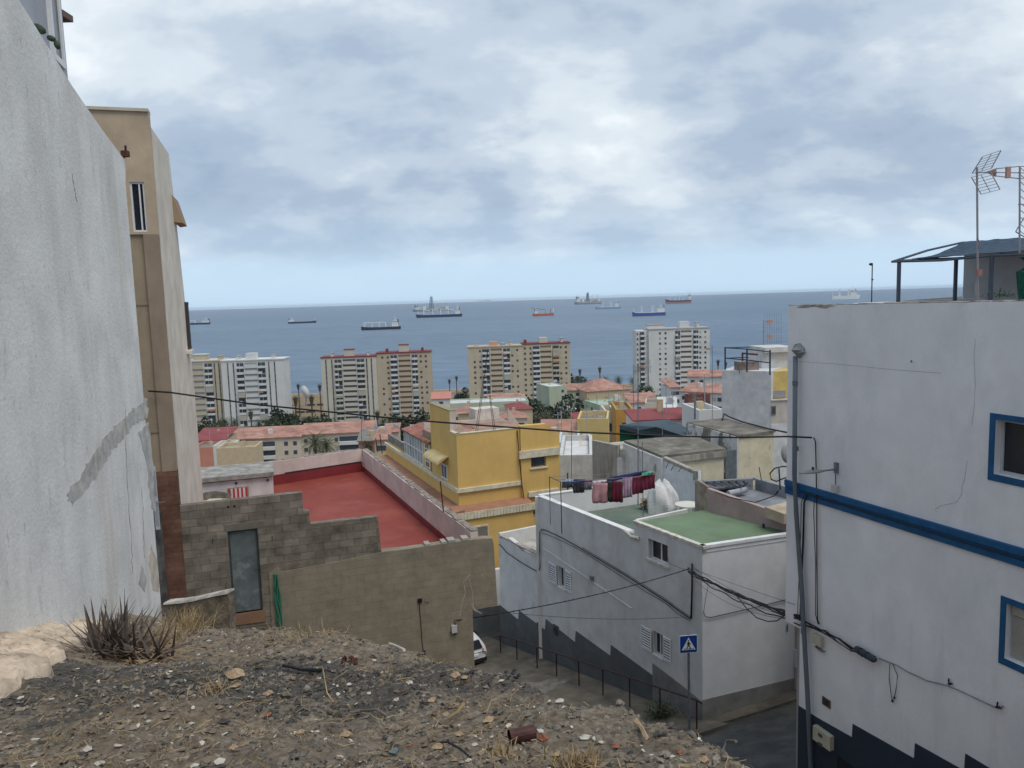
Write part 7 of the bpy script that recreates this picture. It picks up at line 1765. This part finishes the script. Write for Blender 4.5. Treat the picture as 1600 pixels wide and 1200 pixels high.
def palm_proto(seed, kind):
    rn = random.Random(seed); r_ = bpy.data.objects.new('palm', None); COL.objects.link(r_); WL[r_] = Vector((0, 0, 0))
    mb = MB(); H = 12.0; Lf, nf = (3.6, 46) if kind == 'date' else (1.5, 34)
    for k in range(nf):
        az = k * 2.4; el = lerp(1.35, -.75, (k / nf) ** .8); n = 7; prev = None; pts = []
        for i in range(n + 1):
            t = i / n; e = el - 1.1 * t * t; pts.append((pts[-1] if pts else Vector((0, 0, H))) + Vector((math.cos(az) * math.cos(e), math.sin(az) * math.cos(e), math.sin(e))) * (Lf / n if i else 0))
        sd_ = Vector((-math.sin(az), math.cos(az), 0))
        for i in range(n):
            for s_ in (-1, 1):
                for q in range(2):
                    a = pts[i].lerp(pts[i + 1], q / 2); b_ = pts[i].lerp(pts[i + 1], q / 2 + .28); w_ = Lf * .17 * math.sin(math.pi * (.12 + .8 * (i + q / 2) / n))
                    tip = b_ + sd_ * s_ * w_ + (pts[i + 1] - pts[i]) * .5 - Vector((0, 0, w_ * .45)); mb.face(a, b_, tip)
    mb.build('fronds', pfr, r_)
    if kind == 'tall':
        MB().tube([(0, 0, H - 2.3), (0, 0, H - .6), (0, 0, H)], lambda t: .45 + .35 * t, n=8).build('dry_skirt', skirtm, r_)
    MB().tube([(0, 0, -4), (.1, 0, H * .5), (0, 0, H)], .33 if kind == 'date' else .28, n=8, r1=.22).build('trunk', bark, r_)
    return r_
for i, (u, v, Y, sc) in enumerate([(465.5, 597, 470, 1.25), (499, 597, 460, 1.4), (702, 590, 520, 1.2), (713, 585, 520, 1.2), (906, 574, 480, 1.2), (937, 570, 500, 1.4), (391, 637, 300, 1.2), (589, 637, 340, 1.4), (1122, 559, 470, 1.3), (1134, 563, 470, 1.1), (461, 614, 380, 1.7), (486, 613, 375, 1.6)]):
    plant('tall', lambda: palm_proto(4, 'tall'), 'tall_palm', 'tall thin palm with small round crown ' + where(u), 'palm tree', u, v, Y, 'tall thin palms', sc, rz=i, natural=13.5)
for i, (u, v, Y, sc) in enumerate([(902, 586, 480, 1.2), (945.5, 588, 470, 1.15), (966, 587, 470, 1.15), (989, 588, 470, 1.1), (915, 600, 400, 1.3), (350, 652, 325, 1.0), (366, 652, 325, 1.0), (404, 655, 320, 1.0), (424, 650, 325, 1.1), (341, 660, 310, .9), (598, 652, 330, .9), (575, 652, 330, .7), (491, 676, 208, 1.25), (509, 682, 205, 1.15), (574, 688, 200, .8), (608, 650, 335, .8), (948, 620, 300, .5)]):
    plant('date', lambda: palm_proto(9, 'date'), 'date_palm', ('broad feathery palm ' + where(u)) if Y > 250 else ['broad palm in front of the cream apartment block, left of two', 'broad palm in front of the cream apartment block, right of two', 'ragged palm at the right end of the cream apartment block'][i - 12], 'palm tree', u, v, Y, 'broad palms', sc, rz=i * 2.1, natural=14.2)
# far street lamp masts
for i, (u, v, Y) in enumerate(((990, 570, 430), (1011, 575, 420), (340, 672, 200))):
    pass

# ================================================================ SHIPS
navyh = mat('hull_navy', (.025, .04, .09), bump=0, rough=.5); blackh = mat('hull_black', (.035, .035, .05), bump=0, rough=.5); blueh = mat('hull_blue', (.035, .10, .33), bump=0, rough=.5)
redh = mat('hull_red', (.33, .06, .035), bump=0, rough=.5); orangeh = mat('hull_orange', (.50, .13, .06), bump=0, rough=.5); greyh = mat('hull_grey', (.35, .37, .38), bump=0); whs_ = mat('ship_white', (.74, .75, .74), bump=0, rough=.5); pinkh = mat('hull_faded_red', (.42, .20, .20), bump=0)
creamsh = mat('ship_cream', (.55, .52, .42), bump=0); derm = mat('derrick_grey', (.14, .16, .20), bump=0); yelsh = mat('crane_yellow', (.50, .33, .10), bump=0)
def hull(L_, bm, h, bow, sheer=.25):
    """bow=+1: bow at +x"""
    st_ = [0, .04, .2, .5, .8, .92, 1.0]; wv = [.75, .95, 1, 1, .9, .5, .03]; zz = [h * 1.05, h, h * .95, h * .92, h * .98, h * 1.15, h * 1.35]
    vs = []
    for t, w_, z in zip(st_, wv, zz):
        x = (t - .5) * L_; xb = x - (L_ * .025 if t == 1 else (-L_ * .012 if t == 0 else 0)); x *= bow; xb *= bow; b_ = bm / 2 * w_
        vs += [(xb, -b_ * .9, -2), (x, -b_, z), (x, b_, z), (xb, b_ * .9, -2)]
    n = len(st_)
    return vs, [(i * 4 + k, i * 4 + k + 1, i * 4 + 5 + k, i * 4 + 4 + k) for i in range(n - 1) for k in range(3)] + [(0, 1, 2, 3), tuple(4 * (n - 1) + k for k in (3, 2, 1, 0))]
def ship(label, u0, u1, v, hm, bow, hh, house, kind, low=None, yaw=.12, housem=whs_, cat='ship'):
    c = onz((u0 + u1) / 2, v, SEA); L_ = (u1 - u0) / 1200 * c.y / max(.3, math.cos(yaw)); bm = L_ * .15
    r_ = empty('cargo_ship' if kind != 'drill' else 'drill_ship', c, label, cat, group='ships anchored offshore', rz=yaw)
    vs, fs = hull(L_, bm, hh, bow); MB().raw(vs, fs).build('hull', hm, r_)
    if low:
        vs2, fs2 = hull(L_ * 1.003, bm * 1.01, hh * low[1], bow); MB().raw(vs2, fs2).build('waterline_band', low[0], r_)
    hx, hw, hz = house  # centre fraction (-.5...5), width fraction, height
    x0 = hx * L_; w_ = hw * L_
    hs = lbox(x0 - w_ / 2, x0 + w_ / 2, -bm * .42, bm * .42, hh, hh + hz * .6).build('deckhouse', housem, r_)
    lbox(x0 - w_ * .3, x0 + w_ * .35, -bm * .48, bm * .48, hh + hz * .6, hh + hz).build('bridge', housem, hs)
    lbox(x0 - w_ * .31, x0 + w_ * .36, -bm * .485, bm * .485, hh + hz * .78, hh + hz * .88).build('bridge_window', farglass, hs)
    s_ = 1 if hx > 0 else -1
    fx = x0 + s_ * w_ * .45
    MB().tube([(fx, 0, hh), (fx, 0, hh + hz * 1.15)], w_ * .13, n=8).build('funnel', derm, r_)
    MB().tube([(x0, 0, hh + hz), (x0, 0, hh + hz * 1.7)], L_ * .006, n=4).build('mast', housem, r_)
    fe = -s_ * .44 * L_
    MB().tube([(fe, 0, hh), (fe, 0, hh + hz * .8)], L_ * .006, n=4).build('foremast', whs_, r_)
    def post(x, h, w2=.008): MB().box(x - L_ * w2, x + L_ * w2, -bm * .2, bm * .2, hh, hh + h).build('crane_post', whs_, r_)
    if kind == 'frames':
        for f in (-.40, -.22, -.04, .12):
            post(f * L_ * s_, hz * .75, .01)
        MB().box(min(-.40 * L_ * s_, .12 * L_ * s_), max(-.40 * L_ * s_, .12 * L_ * s_), -.8, .8, hh + hz * .68, hh + hz * .78).build('crane_rail', whs_, r_)
    if kind == 'cranes':
        for f in (-.32, -.13, .04, .2):
            post(f * L_ * s_, hz * .95, .009)
            MB().tube([(f * L_ * s_, 0, hh + hz * .8), ((f + .13) * L_ * s_, 0, hh + hz * .7)], L_ * .006, n=4).build('crane_jib', whs_, r_)
    if kind == 'posts':
        for f in (-.22, -.19, .1, .15): post(f * L_ * s_, hz * 1.1, .006)
        MB().box(min(-.4 * L_ * s_, .25 * L_ * s_), max(-.4 * L_ * s_, .25 * L_ * s_), -bm * .35, bm * .35, hh, hh + 1.6).build('hatches', whs_, r_)
    if kind == 'supply':
        MB().tube([(-s_ * .1 * L_, 0, hh), (-s_ * .45 * L_ * .2, 0, hh + hz * 1.0), (s_ * .55 * L_, 0, hh + hz * 1.5)], L_ * .012, n=5).build('crane', derm, r_)
        MB().box(-s_ * .33 * L_ - 1, -s_ * .33 * L_ + 1, -2, 2, hh, hh + hz * 1.1).build('tower_mast', derm, r_); MB().box(-s_ * .46 * L_ - 1.5, -s_ * .46 * L_ + 1.5, -2, 2, hh, hh + hz * 1.3).build('stern_mast', whs_, r_)
    if kind == 'drill':
        dh = L_ * .33
        for dx_ in (-.03 * L_, .03 * L_):
            mb = MB(); w0, w1 = L_ * .030, L_ * .012; H0 = hh + 4
            for sx in (-1, 1):
                for sy in (-1, 1): mb.tube([(dx_ + sx * w0, sy * w0, H0), (dx_ * .6 + sx * w1, sy * w1, H0 + dh * .9)], L_ * .004, n=4)
            n = 9
            for i in range(n):
                t0, t1 = i / n, (i + 1) / n; a0, a1 = lerp(w0, w1, t0), lerp(w0, w1, t1); c0, c1 = lerp(dx_, dx_ * .6, t0), lerp(dx_, dx_ * .6, t1)
                for sy in (-1, 1): mb.tube([(c0 - a0, sy * a0, H0 + dh * .9 * t0), (c1 + a1, sy * a1, H0 + dh * .9 * t1)], L_ * .0035, n=4, caps=False); mb.tube([(c0 + a0, sy * a0, H0 + dh * .9 * t0), (c1 - a1, sy * a1, H0 + dh * .9 * t1)], L_ * .0035, n=4, caps=False)
            mb.build('derrick', derm, r_); MB().tube([(dx_ * .6, 0, H0 + dh * .88), (dx_ * .6, 0, H0 + dh * (1.02 if dx_ > 0 else .94))], L_ * .008, n=5).build('derrick_head', derm, r_)
        for i, (f, w2, hz2, m2) in enumerate(((-.30, .10, .7, creamsh), (-.18, .08, 1.0, whs_), (-.10, .07, .5, greyh), (.12, .10, .55, creamsh), (.22, .05, .4, yelsh), (.30, .08, .5, greyh), (.40, .05, .9, whs_))):
            lbox(f * L_ - w2 * L_ / 2, f * L_ + w2 * L_ / 2, -bm * .4, bm * .4, hh, hh + hz * hz2 * .8).build('deck_module', m2, r_)
        for f in (-.05, .17, .35): MB().tube([(f * L_, bm * .3, hh), (f * L_, bm * .3, hh + hz * 1.2), ((f + .07) * L_, bm * .3, hh + hz * 1.5)], L_ * .005, n=4).build('crane', yelsh, r_)
        lbox(-.44 * L_, -.33 * L_, -bm * .55, bm * .55, hh + hz, hh + hz + 2).build('helideck', greyh, r_)
    return r_
ship('dark hulled cargo ship with white bridge peeking out beside the left building', 268, 327, 507.5, navyh, -1, 8, (.40, .16, 15), 'frames')
ship('small dark low tanker with white bridge at its left end', 451, 494, 505, navyh, 1, 7, (-.38, .16, 13), 'none')
ship('black and white cargo ship with long deck frames, nearest of the ships', 565, 626, 515, blackh, -1, 7.5, (.36, .16, 17), 'frames', low=(blackh, .4))
ship('large grey drilling ship with tall double derrick', 645, 704, 486, greyh, -1, 13, (-.38, .10, 30), 'drill', low=(derm, .3))
ship('long dark blue bulk carrier in front of the large drilling ship', 650, 722, 495.5, navyh, -1, 12, (.40, .10, 26), 'cranes')
ship('small orange red supply vessel with crane', 832, 866, 493.5, orangeh, 1, 10, (-.34, .14, 15), 'supply')
ship('drilling ship with single looking derrick near the horizon', 897, 940, 475, greyh, -1, 22, (-.36, .12, 48), 'drill', low=(derm, .3))
ship('pale blue and white reefer ship between the drilling ship and the blue cargo ship', 930, 970, 482.5, mat('hull_paleblue', (.22, .36, .52), bump=0), -1, 10, (.34, .12, 28), 'posts')
ship('bright blue cargo ship with white bridge at its right end', 987, 1040, 493.5, blueh, -1, 11, (.36, .20, 22), 'posts', low=(redh, .2))
ship('faded red bulk carrier with four white cranes near the horizon', 1039, 1080, 474.5, blackh, -1, 26, (.44, .09, 38), 'cranes', low=(pinkh, .55))
ship('white distant ship just above the edge of the right building roof', 1297, 1345, 467.5, whs_, 1, 22, (.25, .2, 40), 'posts')
ship('tiny faint ship on the horizon right of the large drilling ship', 746, 768, 470.3, derm, 1, 25, (.2, .2, 35), 'none')

# ================================================================ RUBBLE
rn = random.Random(42)
tones = {'grey': mat('gravel_grey', (.185, .165, .14), var=.5, scale=2.2, bump=.3), 'brown': mat('gravel_brown', (.20, .158, .115), var=.4, scale=3, bump=.3), 'dark': mat('gravel_dark', (.075, .072, .070), var=.4, scale=3, bump=.3),
         'pale': mat('shard_pale', (.50, .475, .43), var=.2, scale=6, bump=.2), 'straw': mat('dry_straw', (.36, .27, .15), var=.3, scale=6, bump=0), 'red': mat('brick_bit', (.30, .11, .07), var=.3, bump=.3), 'tan': mat('stone_tan', (.42, .31, .205), var=.3, scale=9, bump=.7, bscale=40)}
def spot(near=True):
    while 1:
        y = 1.9 + 7.6 * rn.random() ** 1.35; x = rn.uniform(-.78, .42) * y + rn.uniform(-.1, .1)
        if (Vector((x, y)) - CW.p).dot(CW.n) < .25: continue
        e = edge_d(x, y)
        if e > .7 and (e > 4.5 or rn.random() > .30): continue
        return x, y
def scatter(n, smin, smax, flat=.6, dens=None):
    mb = MB(); k = 0
    while k < n:
        x, y = spot()
        if dens and rn.random() > dens(x, y): continue
        s_ = smin * (smax / smin) ** (rn.random() ** 2.2) * (.7 + .10 * y)
        z = lot(x, y); random.seed(rn.random()); mb.rock((x, y, z + s_ * .15), s_, s_ * random.uniform(.5, .95), s_ * random.uniform(.35, .8) * flat / .6, rot=random.uniform(0, 6.3), jit=.3, tilt=random.uniform(-.5, .5)); k += 1
    return mb
nz = lambda x, y, s_, o: noise.noise(Vector((x * s_ + o, y * s_, o)))
tag(scatter(14000, .004, .022).build('gravel', tones['grey'], origin=(0, 0, 0)), 'grey gravel strewn over the rubble lot', 'gravel', kind='stuff')
tag(scatter(8000, .004, .020, dens=lambda x, y: .15 + (nz(x, y, 1.0, 3) > .0)).build('soil_crumbs', tones['brown'], origin=(0, 0, 0)), 'brown crumbs of soil and stone over the rubble lot', 'gravel', kind='stuff')
tag(scatter(5500, .005, .022, dens=lambda x, y: .07 + 1.1 * (nz(x, y, 1.6, 9) * .6 + .55 - .75 * math.hypot((x + 1.6) * .5, y - 4.3) > 0)).build('cinders', tones['dark'], origin=(0, 0, 0)), 'blackish cinders lying in dark patches on the lot', 'cinders', kind='stuff')
mb = MB()
for k in range(560):
    x, y = spot(); s_ = .0050 * (4.2 ** (rn.random() ** 2.6)) * (.7 + .10 * y); z = lot(x, y) + .012; random.seed(k); mb.rock((x, y, z), s_, s_ * random.uniform(.4, .9), s_ * .22, rot=random.uniform(0, 6), jit=.35, tilt=random.uniform(-.6, .6))
tag(mb.build('pale_shards', tones['pale'], origin=(0, 0, 0)), 'small whitish shards of plaster and tile sprinkled over the lot', 'shards', kind='stuff')
mb = MB()
for k in range(2600):
    x, y = spot()
    if nz(x, y, .8, 17) < -.05 and rn.random() < .8: continue
    L_ = rn.uniform(.02, .10) * (.55 + .11 * y); a = rn.uniform(0, 6.3); z = lot(x, y) + .008; tl = rn.uniform(-.05, .5) * L_
    p = Vector((x, y, z)); q = Vector((x + math.cos(a) * L_, y + math.sin(a) * L_, 0)); q.z = lot(q.x, q.y) + .01 + max(0, tl); mid = (p + q) / 2 + Vector((rn.gauss(0, .01), rn.gauss(0, .01), .02 * rn.random()))
    mb.tube([p, mid, q], (.0007 + .0008 * rn.random()) * (.5 + .2 * y), n=3, caps=False)
tag(mb.build('dry_straw', tones['straw'], origin=(0, 0, 0)), 'dry straw and twigs lying over the rubble', 'straw', kind='stuff')
def ground_at(u, v):
    lo, hi = .8, 14.0; d = ray(u, v)
    y = lo
    while y < hi:
        p = d * (y / d.y)
        if p.z < lot(p.x, p.y): return Vector((p.x, p.y, lot(p.x, p.y)))
        y += .02
    return ground_at(u, v + 4) if v < 1215 else d * (8 / d.y)
stones = [(367, 1062, 26, 'tan', 'large flat tan stone left of centre'), (369, 1076, 12, 'tan', 'small tan stone just below the large flat one'), (712, 1060, 15, 'tan', 'rounded tan stone near the middle of the brow'), (726, 1066, 10, 'tan', 'smaller tan stone right of the rounded one'), (675, 1098, 11, 'tan', 'tan pebble in the middle of the lot'), (764, 1131, 17, 'tan', 'broad brown stone right of centre'), (697, 1121, 10, 'tan', 'upright tan stone beside a stick'),
    (620, 1142, 9, 'tan', 'small ochre stone with a dark one beside it'), (631, 1143, 8, 'dark', 'dark stone right of the ochre stone'), (718, 1150, 12, 'tan', 'flat sandy stone near the bottom centre'), (685, 1176, 18, 'tan', 'large sandy stone pair member, left at bottom'), (640, 1167, 8, 'red', 'orange brick chip near the bottom centre'), (742, 1167, 8, 'pale', 'square cream stone right of bottom centre'), (848, 1160, 15, 'red', 'flat salmon coloured tile piece at the bottom'), (830, 1160, 12, 'pale', 'white triangular shard beside the rusty can'),
    (875, 1078, 12, 'pale', 'whitish lump on the brow near the right'), (915, 1157, 14, 'pale', 'bright white lump at the bottom right'), (940, 1163, 10, 'pale', 'white elongated shard right of the white lump'), (963, 1172, 11, 'red', 'rust red fragment near the bottom right'), (1063, 1178, 8, 'red', 'small brick fragment at the lower right edge'), (1050, 1184, 8, 'pale', 'white chip left of the brick fragment at lower right'), (1100, 1192, 14, 'tan', 'brown stone in the lower right corner of the lot'),
    (420, 1090, 13, 'tan', 'rusty tan stone on the left half'), (447, 1090, 17, 'grey', 'broad grey stone beside the rusty tan one'), (420, 1122, 10, 'red', 'orange brick piece on the left half'), (470, 1147, 12, 'tan', 'ochre stone low on the left half'), (541, 1152, 16, 'tan', 'long sandy slab at the lower middle'), (214, 1107, 9, 'pale', 'white shard right of the footing'), (262, 1056, 8, 'pale', 'white chip right of the spiky plant'), (200, 1132, 9, 'tan', 'cream pebble on dark cinders'), (298, 1133, 9, 'pale', 'pale pebble on the left cinders'), (138, 1175, 13, 'pale', 'flat white shard near the lower left corner'), (155, 1196, 13, 'pale', 'white shard touching the bottom edge at left'),
    (232, 1131, 7, 'pale', 'tiny white chip right of the cream pebble'), (350, 1135, 14, 'dark', 'dark lump with reddish roots on the left'), (365, 1176, 12, 'tan', 'pale stone at lower left centre'), (570, 1190, 20, 'grey', 'grey rounded lump at the bottom edge'), (1003, 1142, 12, 'grey', 'grey stone on the right brow'), (820, 1110, 10, 'grey', 'grey stone right of the broad brown one'), (640, 1070, 9, 'pale', 'white chip near the brow centre'), (784, 1067, 9, 'pale', 'white chip at the brow below the car'), (660, 1012, 8, 'grey', 'grey stone on the upper brow'),
    (540, 1010, 9, 'tan', 'small brown stone near the top of the mound'), (480, 1008, 9, 'grey', 'grey stone near the top of the mound'), (600, 1036, 9, 'grey', 'grey stone left of the white stick'), (900, 1120, 12, 'grey', 'grey angular stone right of centre'), (985, 1190, 14, 'grey', 'angular grey stone at the bottom right'), (870, 1185, 12, 'tan', 'tan stone at the bottom right of the tuft')]
for k, (u, v, w_, tn, lb) in enumerate(stones):
    p = ground_at(u, v); s_ = w_ / 1200 * p.y * .74; random.seed(100 + k)
    mb = MB().rock(p + Vector((0, 0, s_ * .38)), s_, s_ * .7, s_ * (.55 if tn != 'pale' else .4), rot=random.uniform(-.5, .5), jit=.22, tilt=random.uniform(-.2, .3))
    o = mb.build('stone' if tn != 'pale' else 'plaster_shard', tones[tn], bevel=.0)
    if w_ > 11:
        sb = o.modifiers.new('s', 'SUBSURF'); sb.subdivision_type = 'SIMPLE'; sb.levels = sb.render_levels = 3
        tx = bpy.data.textures.new('rock_relief', 'CLOUDS'); tx.noise_scale = s_ * .7; dm = o.modifiers.new('d', 'DISPLACE'); dm.texture = tx; dm.strength = s_ * .35
    tag(o, lb, 'stone' if tn != 'pale' else 'shard', 'stones and shards lying on the lot')
# many unnamed small stones
lib = []
for t_ in ('grey', 'tan', 'grey', 'brown', 'pale', 'dark'):
    random.seed(len(lib) + 7); mb = MB().rock((0, 0, .2), 1, .75, .5, jit=.3); o = mb.build('small_stone', tones[t_], origin=(0, 0, 0)); lib.append((o, t_))
used = set()
cn = {'grey': 'grey', 'tan': 'tan', 'brown': 'brown', 'pale': 'whitish', 'dark': 'blackish'}
for k in range(190):
    x, y = spot(); i = k % 6; o, t_ = lib[i]
    if i in used: o = o.copy(); COL.objects.link(o)
    used.add(i); s_ = rn.uniform(.010, .022) * (.7 + .1 * y); o.location = (x, y, lot(x, y)); o.scale = (s_, s_, s_ * rn.uniform(.5, 1)); o.rotation_euler = (rn.uniform(-.3, .3), rn.uniform(-.3, .3), rn.uniform(0, 6.3))
    tag(o, 'small %s stone among the gravel of the lot' % cn[t_], 'stone', 'small stones scattered over the lot')
# scraps
def scrap(name, label, cat, pts, r, m_, n=7):
    q = []
    for (u, v, dz) in pts: p = ground_at(u, v); p.z += dz; q.append(p)
    return tag(MB().tube(q, r, n=n).build(name, m_), label, cat)
scrap('rubber_hose', 'short black rubber hose lying on the left half of the mound', 'hose', [(443, 1048, .03), (455, 1051, .035), (475, 1054, .03), (503, 1053, .02)], .011, cable)
scrap('white_stick', 'white stick lying near the brow of the mound', 'stick', [(609, 1012, .03), (620, 1013, .03), (632, 1016, .02)], .012, tones['pale'])
scrap('twig', 'pale forked twig right of centre', 'twig', [(703, 1129, .02), (715, 1124, .03), (727, 1117, .05)], .008, tones['straw'])
scrap('twig', 'long curved grey twig in the middle of the mound', 'twig', [(548, 1120, .02), (565, 1122, .03), (590, 1121, .03), (604, 1126, .02)], .006, tones['grey'])
scrap('twig', 'leaning straw stalk left of centre', 'twig', [(507, 1083, .12), (512, 1098, .05), (522, 1105, .02)], .003, tones['straw'])
scrap('wood_splinter', 'pale wood splinter on the right brow', 'wood piece', [(994, 1142, .04), (1003, 1152, .03), (1010, 1161, .02)], .009, tones['tan'], 4)
scrap('wire', 'thin dark wire curving at the bottom centre', 'wire', [(680, 1171, .02), (700, 1176, .03), (720, 1183, .03), (735, 1192, .02)], .004, cable)
scrap('dry_branch', 'thin dry branches sticking up at the lower right', 'branch', [(1128, 1188, .02), (1136, 1180, .05), (1150, 1186, .08)], .005, tones['grey'])
p = ground_at(817, 1160)
r_ = empty('rusty_can', p, 'rusty brown can lying on its side at the bottom', 'can')
a = p + Vector((-.05, -.015, .03)); b_ = p + Vector((.045, .015, .03)); MB().tube([a, b_], .027, n=16, caps=False).build('can_body', mat('can_rust', (.07, .025, .022), var=.4, scale=20, rough=.6), r_); MB().tube([a + Vector((.02, .006, 0)), a + Vector((.022, .007, 0))], .026, n=16).build('can_bottom', darkmetal, r_)
p = ground_at(545, 1038); mb = MB(); random.seed(3)
for k in range(9): mb.rock(p + Vector((random.uniform(-.07, .07), random.uniform(-.04, .04), .01 + .02 * random.random())), .022, .013, .016, rot=k)
tag(mb.build('rusty_scrap', mat('deep_rust', (.075, .028, .02), var=.4, scale=20)), 'crumpled dark red rusty scrap near the brow', 'metal scrap')
p = ground_at(617, 1180); tag(MB().rock(p + Vector((0, 0, .015)), .022, .015, .012, jit=.3).build('blue_scrap', mat('blue_scrap', (.10, .17, .20))), 'faded blue plastic scrap at the bottom centre', 'plastic scrap')
p = ground_at(797, 1057); mb = MB()
for k in range(6): mb.rock(p + Vector((random.uniform(-.08, .08), random.uniform(-.05, .05), .02)), .02, .015, .012, rot=k)
tag(mb.build('black_bag', cable), 'crumpled black plastic bag on the brow by the car', 'bag')
# spiky dry aloe
alm = mat('aloe_leaf', (.115, .092, .080), rough=.7, var=.35, scale=9, bump=.1); dry = mat('dry_leaf', (.30, .21, .13), rough=.9, var=.3, scale=9, bump=0)
c = ground_at(206, 1030)
r_ = empty('aloe_plant', c, 'large dark purplish spiky aloe against the foot of the stained wall', 'plant')
def leaf(mb, base, az, el, L_, w_, droop):
    n = 7; pts = []; q = base.copy()
    for i in range(n + 1):
        t = i / n; pts.append(q.copy()); e = el + droop * t; q += Vector((math.cos(az) * math.cos(e), math.sin(az) * math.cos(e), math.sin(e))) * L_ / n
    sd_ = Vector((-math.sin(az), math.cos(az), 0)); vs = []
    for i, p in enumerate(pts):
        ww = w_ * (1 - (i / n) ** 1.6) + .001; d = (pts[min(i + 1, n)] - pts[max(i - 1, 0)]).normalized(); nn = sd_.cross(d)
        vs += [p - sd_ * ww, p - nn * ww * .55, p + sd_ * ww, p + nn * ww * .1]
    mb.raw(vs, [(i * 4 + k, i * 4 + (k + 1) % 4, i * 4 + 4 + (k + 1) % 4, i * 4 + 4 + k) for i in range(n) for k in range(4)])
rn2 = random.Random(8)
cores = [Vector((rn2.uniform(-.24, .20), rn2.uniform(-.14, .12), 0)) for _ in range(9)]
for k in range(100):
    mb = MB(); cc = cores[k % 9]; el = rn2.uniform(.1, 1.45); leaf(mb, c + cc + Vector((0, 0, .02)), rn2.uniform(0, 6.3), el, rn2.uniform(.32, .50) * (.8 + .2 * math.sin(el)), rn2.uniform(.011, .019), rn2.uniform(-.5, .35)); mb.build('leaf', alm, r_)
mb = MB()
for k in range(110): leaf(mb, c + cores[k % 9] + Vector((rn2.gauss(0, .05), rn2.gauss(0, .05), .01)), rn2.uniform(0, 6.3), rn2.uniform(-.05, 1.3), rn2.uniform(.22, .42), rn2.uniform(.010, .017), rn2.uniform(-.8, .3))
tag(mb.build('inner_leaves', alm, r_), kind='stuff')
mb = MB()
for k in range(200): leaf(mb, c + Vector((rn2.uniform(-.2, .28), rn2.uniform(-.2, .12), .02)), rn2.uniform(0, 6.3), rn2.uniform(-.1, .6), rn2.uniform(.18, .42), rn2.uniform(.004, .011), rn2.uniform(-1.2, 0))
tag(mb.build('dead_leaves', dry, r_), kind='stuff')
def tuft(u, v, n, h, spread, label, name='dry_grass', lift=0):
    p = ground_at(u, v); mb = MB()
    for k in range(n): leaf(mb, p + Vector((rn2.gauss(0, spread), rn2.gauss(0, spread * .6), lift)), rn2.uniform(0, 6.3), rn2.uniform(.6, 1.5), h * rn2.uniform(.4, 1.1), .0022, rn2.uniform(-.9, .3))
    tag(mb.build(name, tones['straw'], origin=p), label, 'dry grass')
tuft(290, 985, 260, .26, .09, 'tuft of dry straw coloured grass at the low wall')
tuft(262, 1000, 160, .22, .10, 'dry grass right behind the spiky aloe')
tuft(900, 1198, 120, .07, .045, 'dry golden grass tuft at the bottom edge, right of centre')
tuft(780, 1186, 90, .05, .05, 'dry yellowish grass clump at the bottom edge')
tuft(470, 1000, 120, .10, .25, 'sparse dry grass along the top of the mound')
tuft(330, 1085, 60, .07, .06, 'small dry grass bunch on the dark cinders')

# ================================================================ AIR
hz = MB().box(-31000, 31000, -80, 31500, -78, 14).build('haze', None, origin=(0, 0, 0))
hm_ = bpy.data.materials.new('haze_air'); hm_.use_nodes = True; nt = hm_.node_tree; nt.nodes.clear()
pv_ = N(nt, 'ShaderNodeVolumePrincipled'); pv_.inputs['Color'].default_value = (.74, .86, 1, 1); pv_.inputs['Density'].default_value = .000026
ou = N(nt, 'ShaderNodeOutputMaterial'); nt.links.new(pv_.outputs[0], ou.inputs['Volume'])
hz.data.materials.clear(); hz.data.materials.append(hm_); tag(hz, kind='stuff')
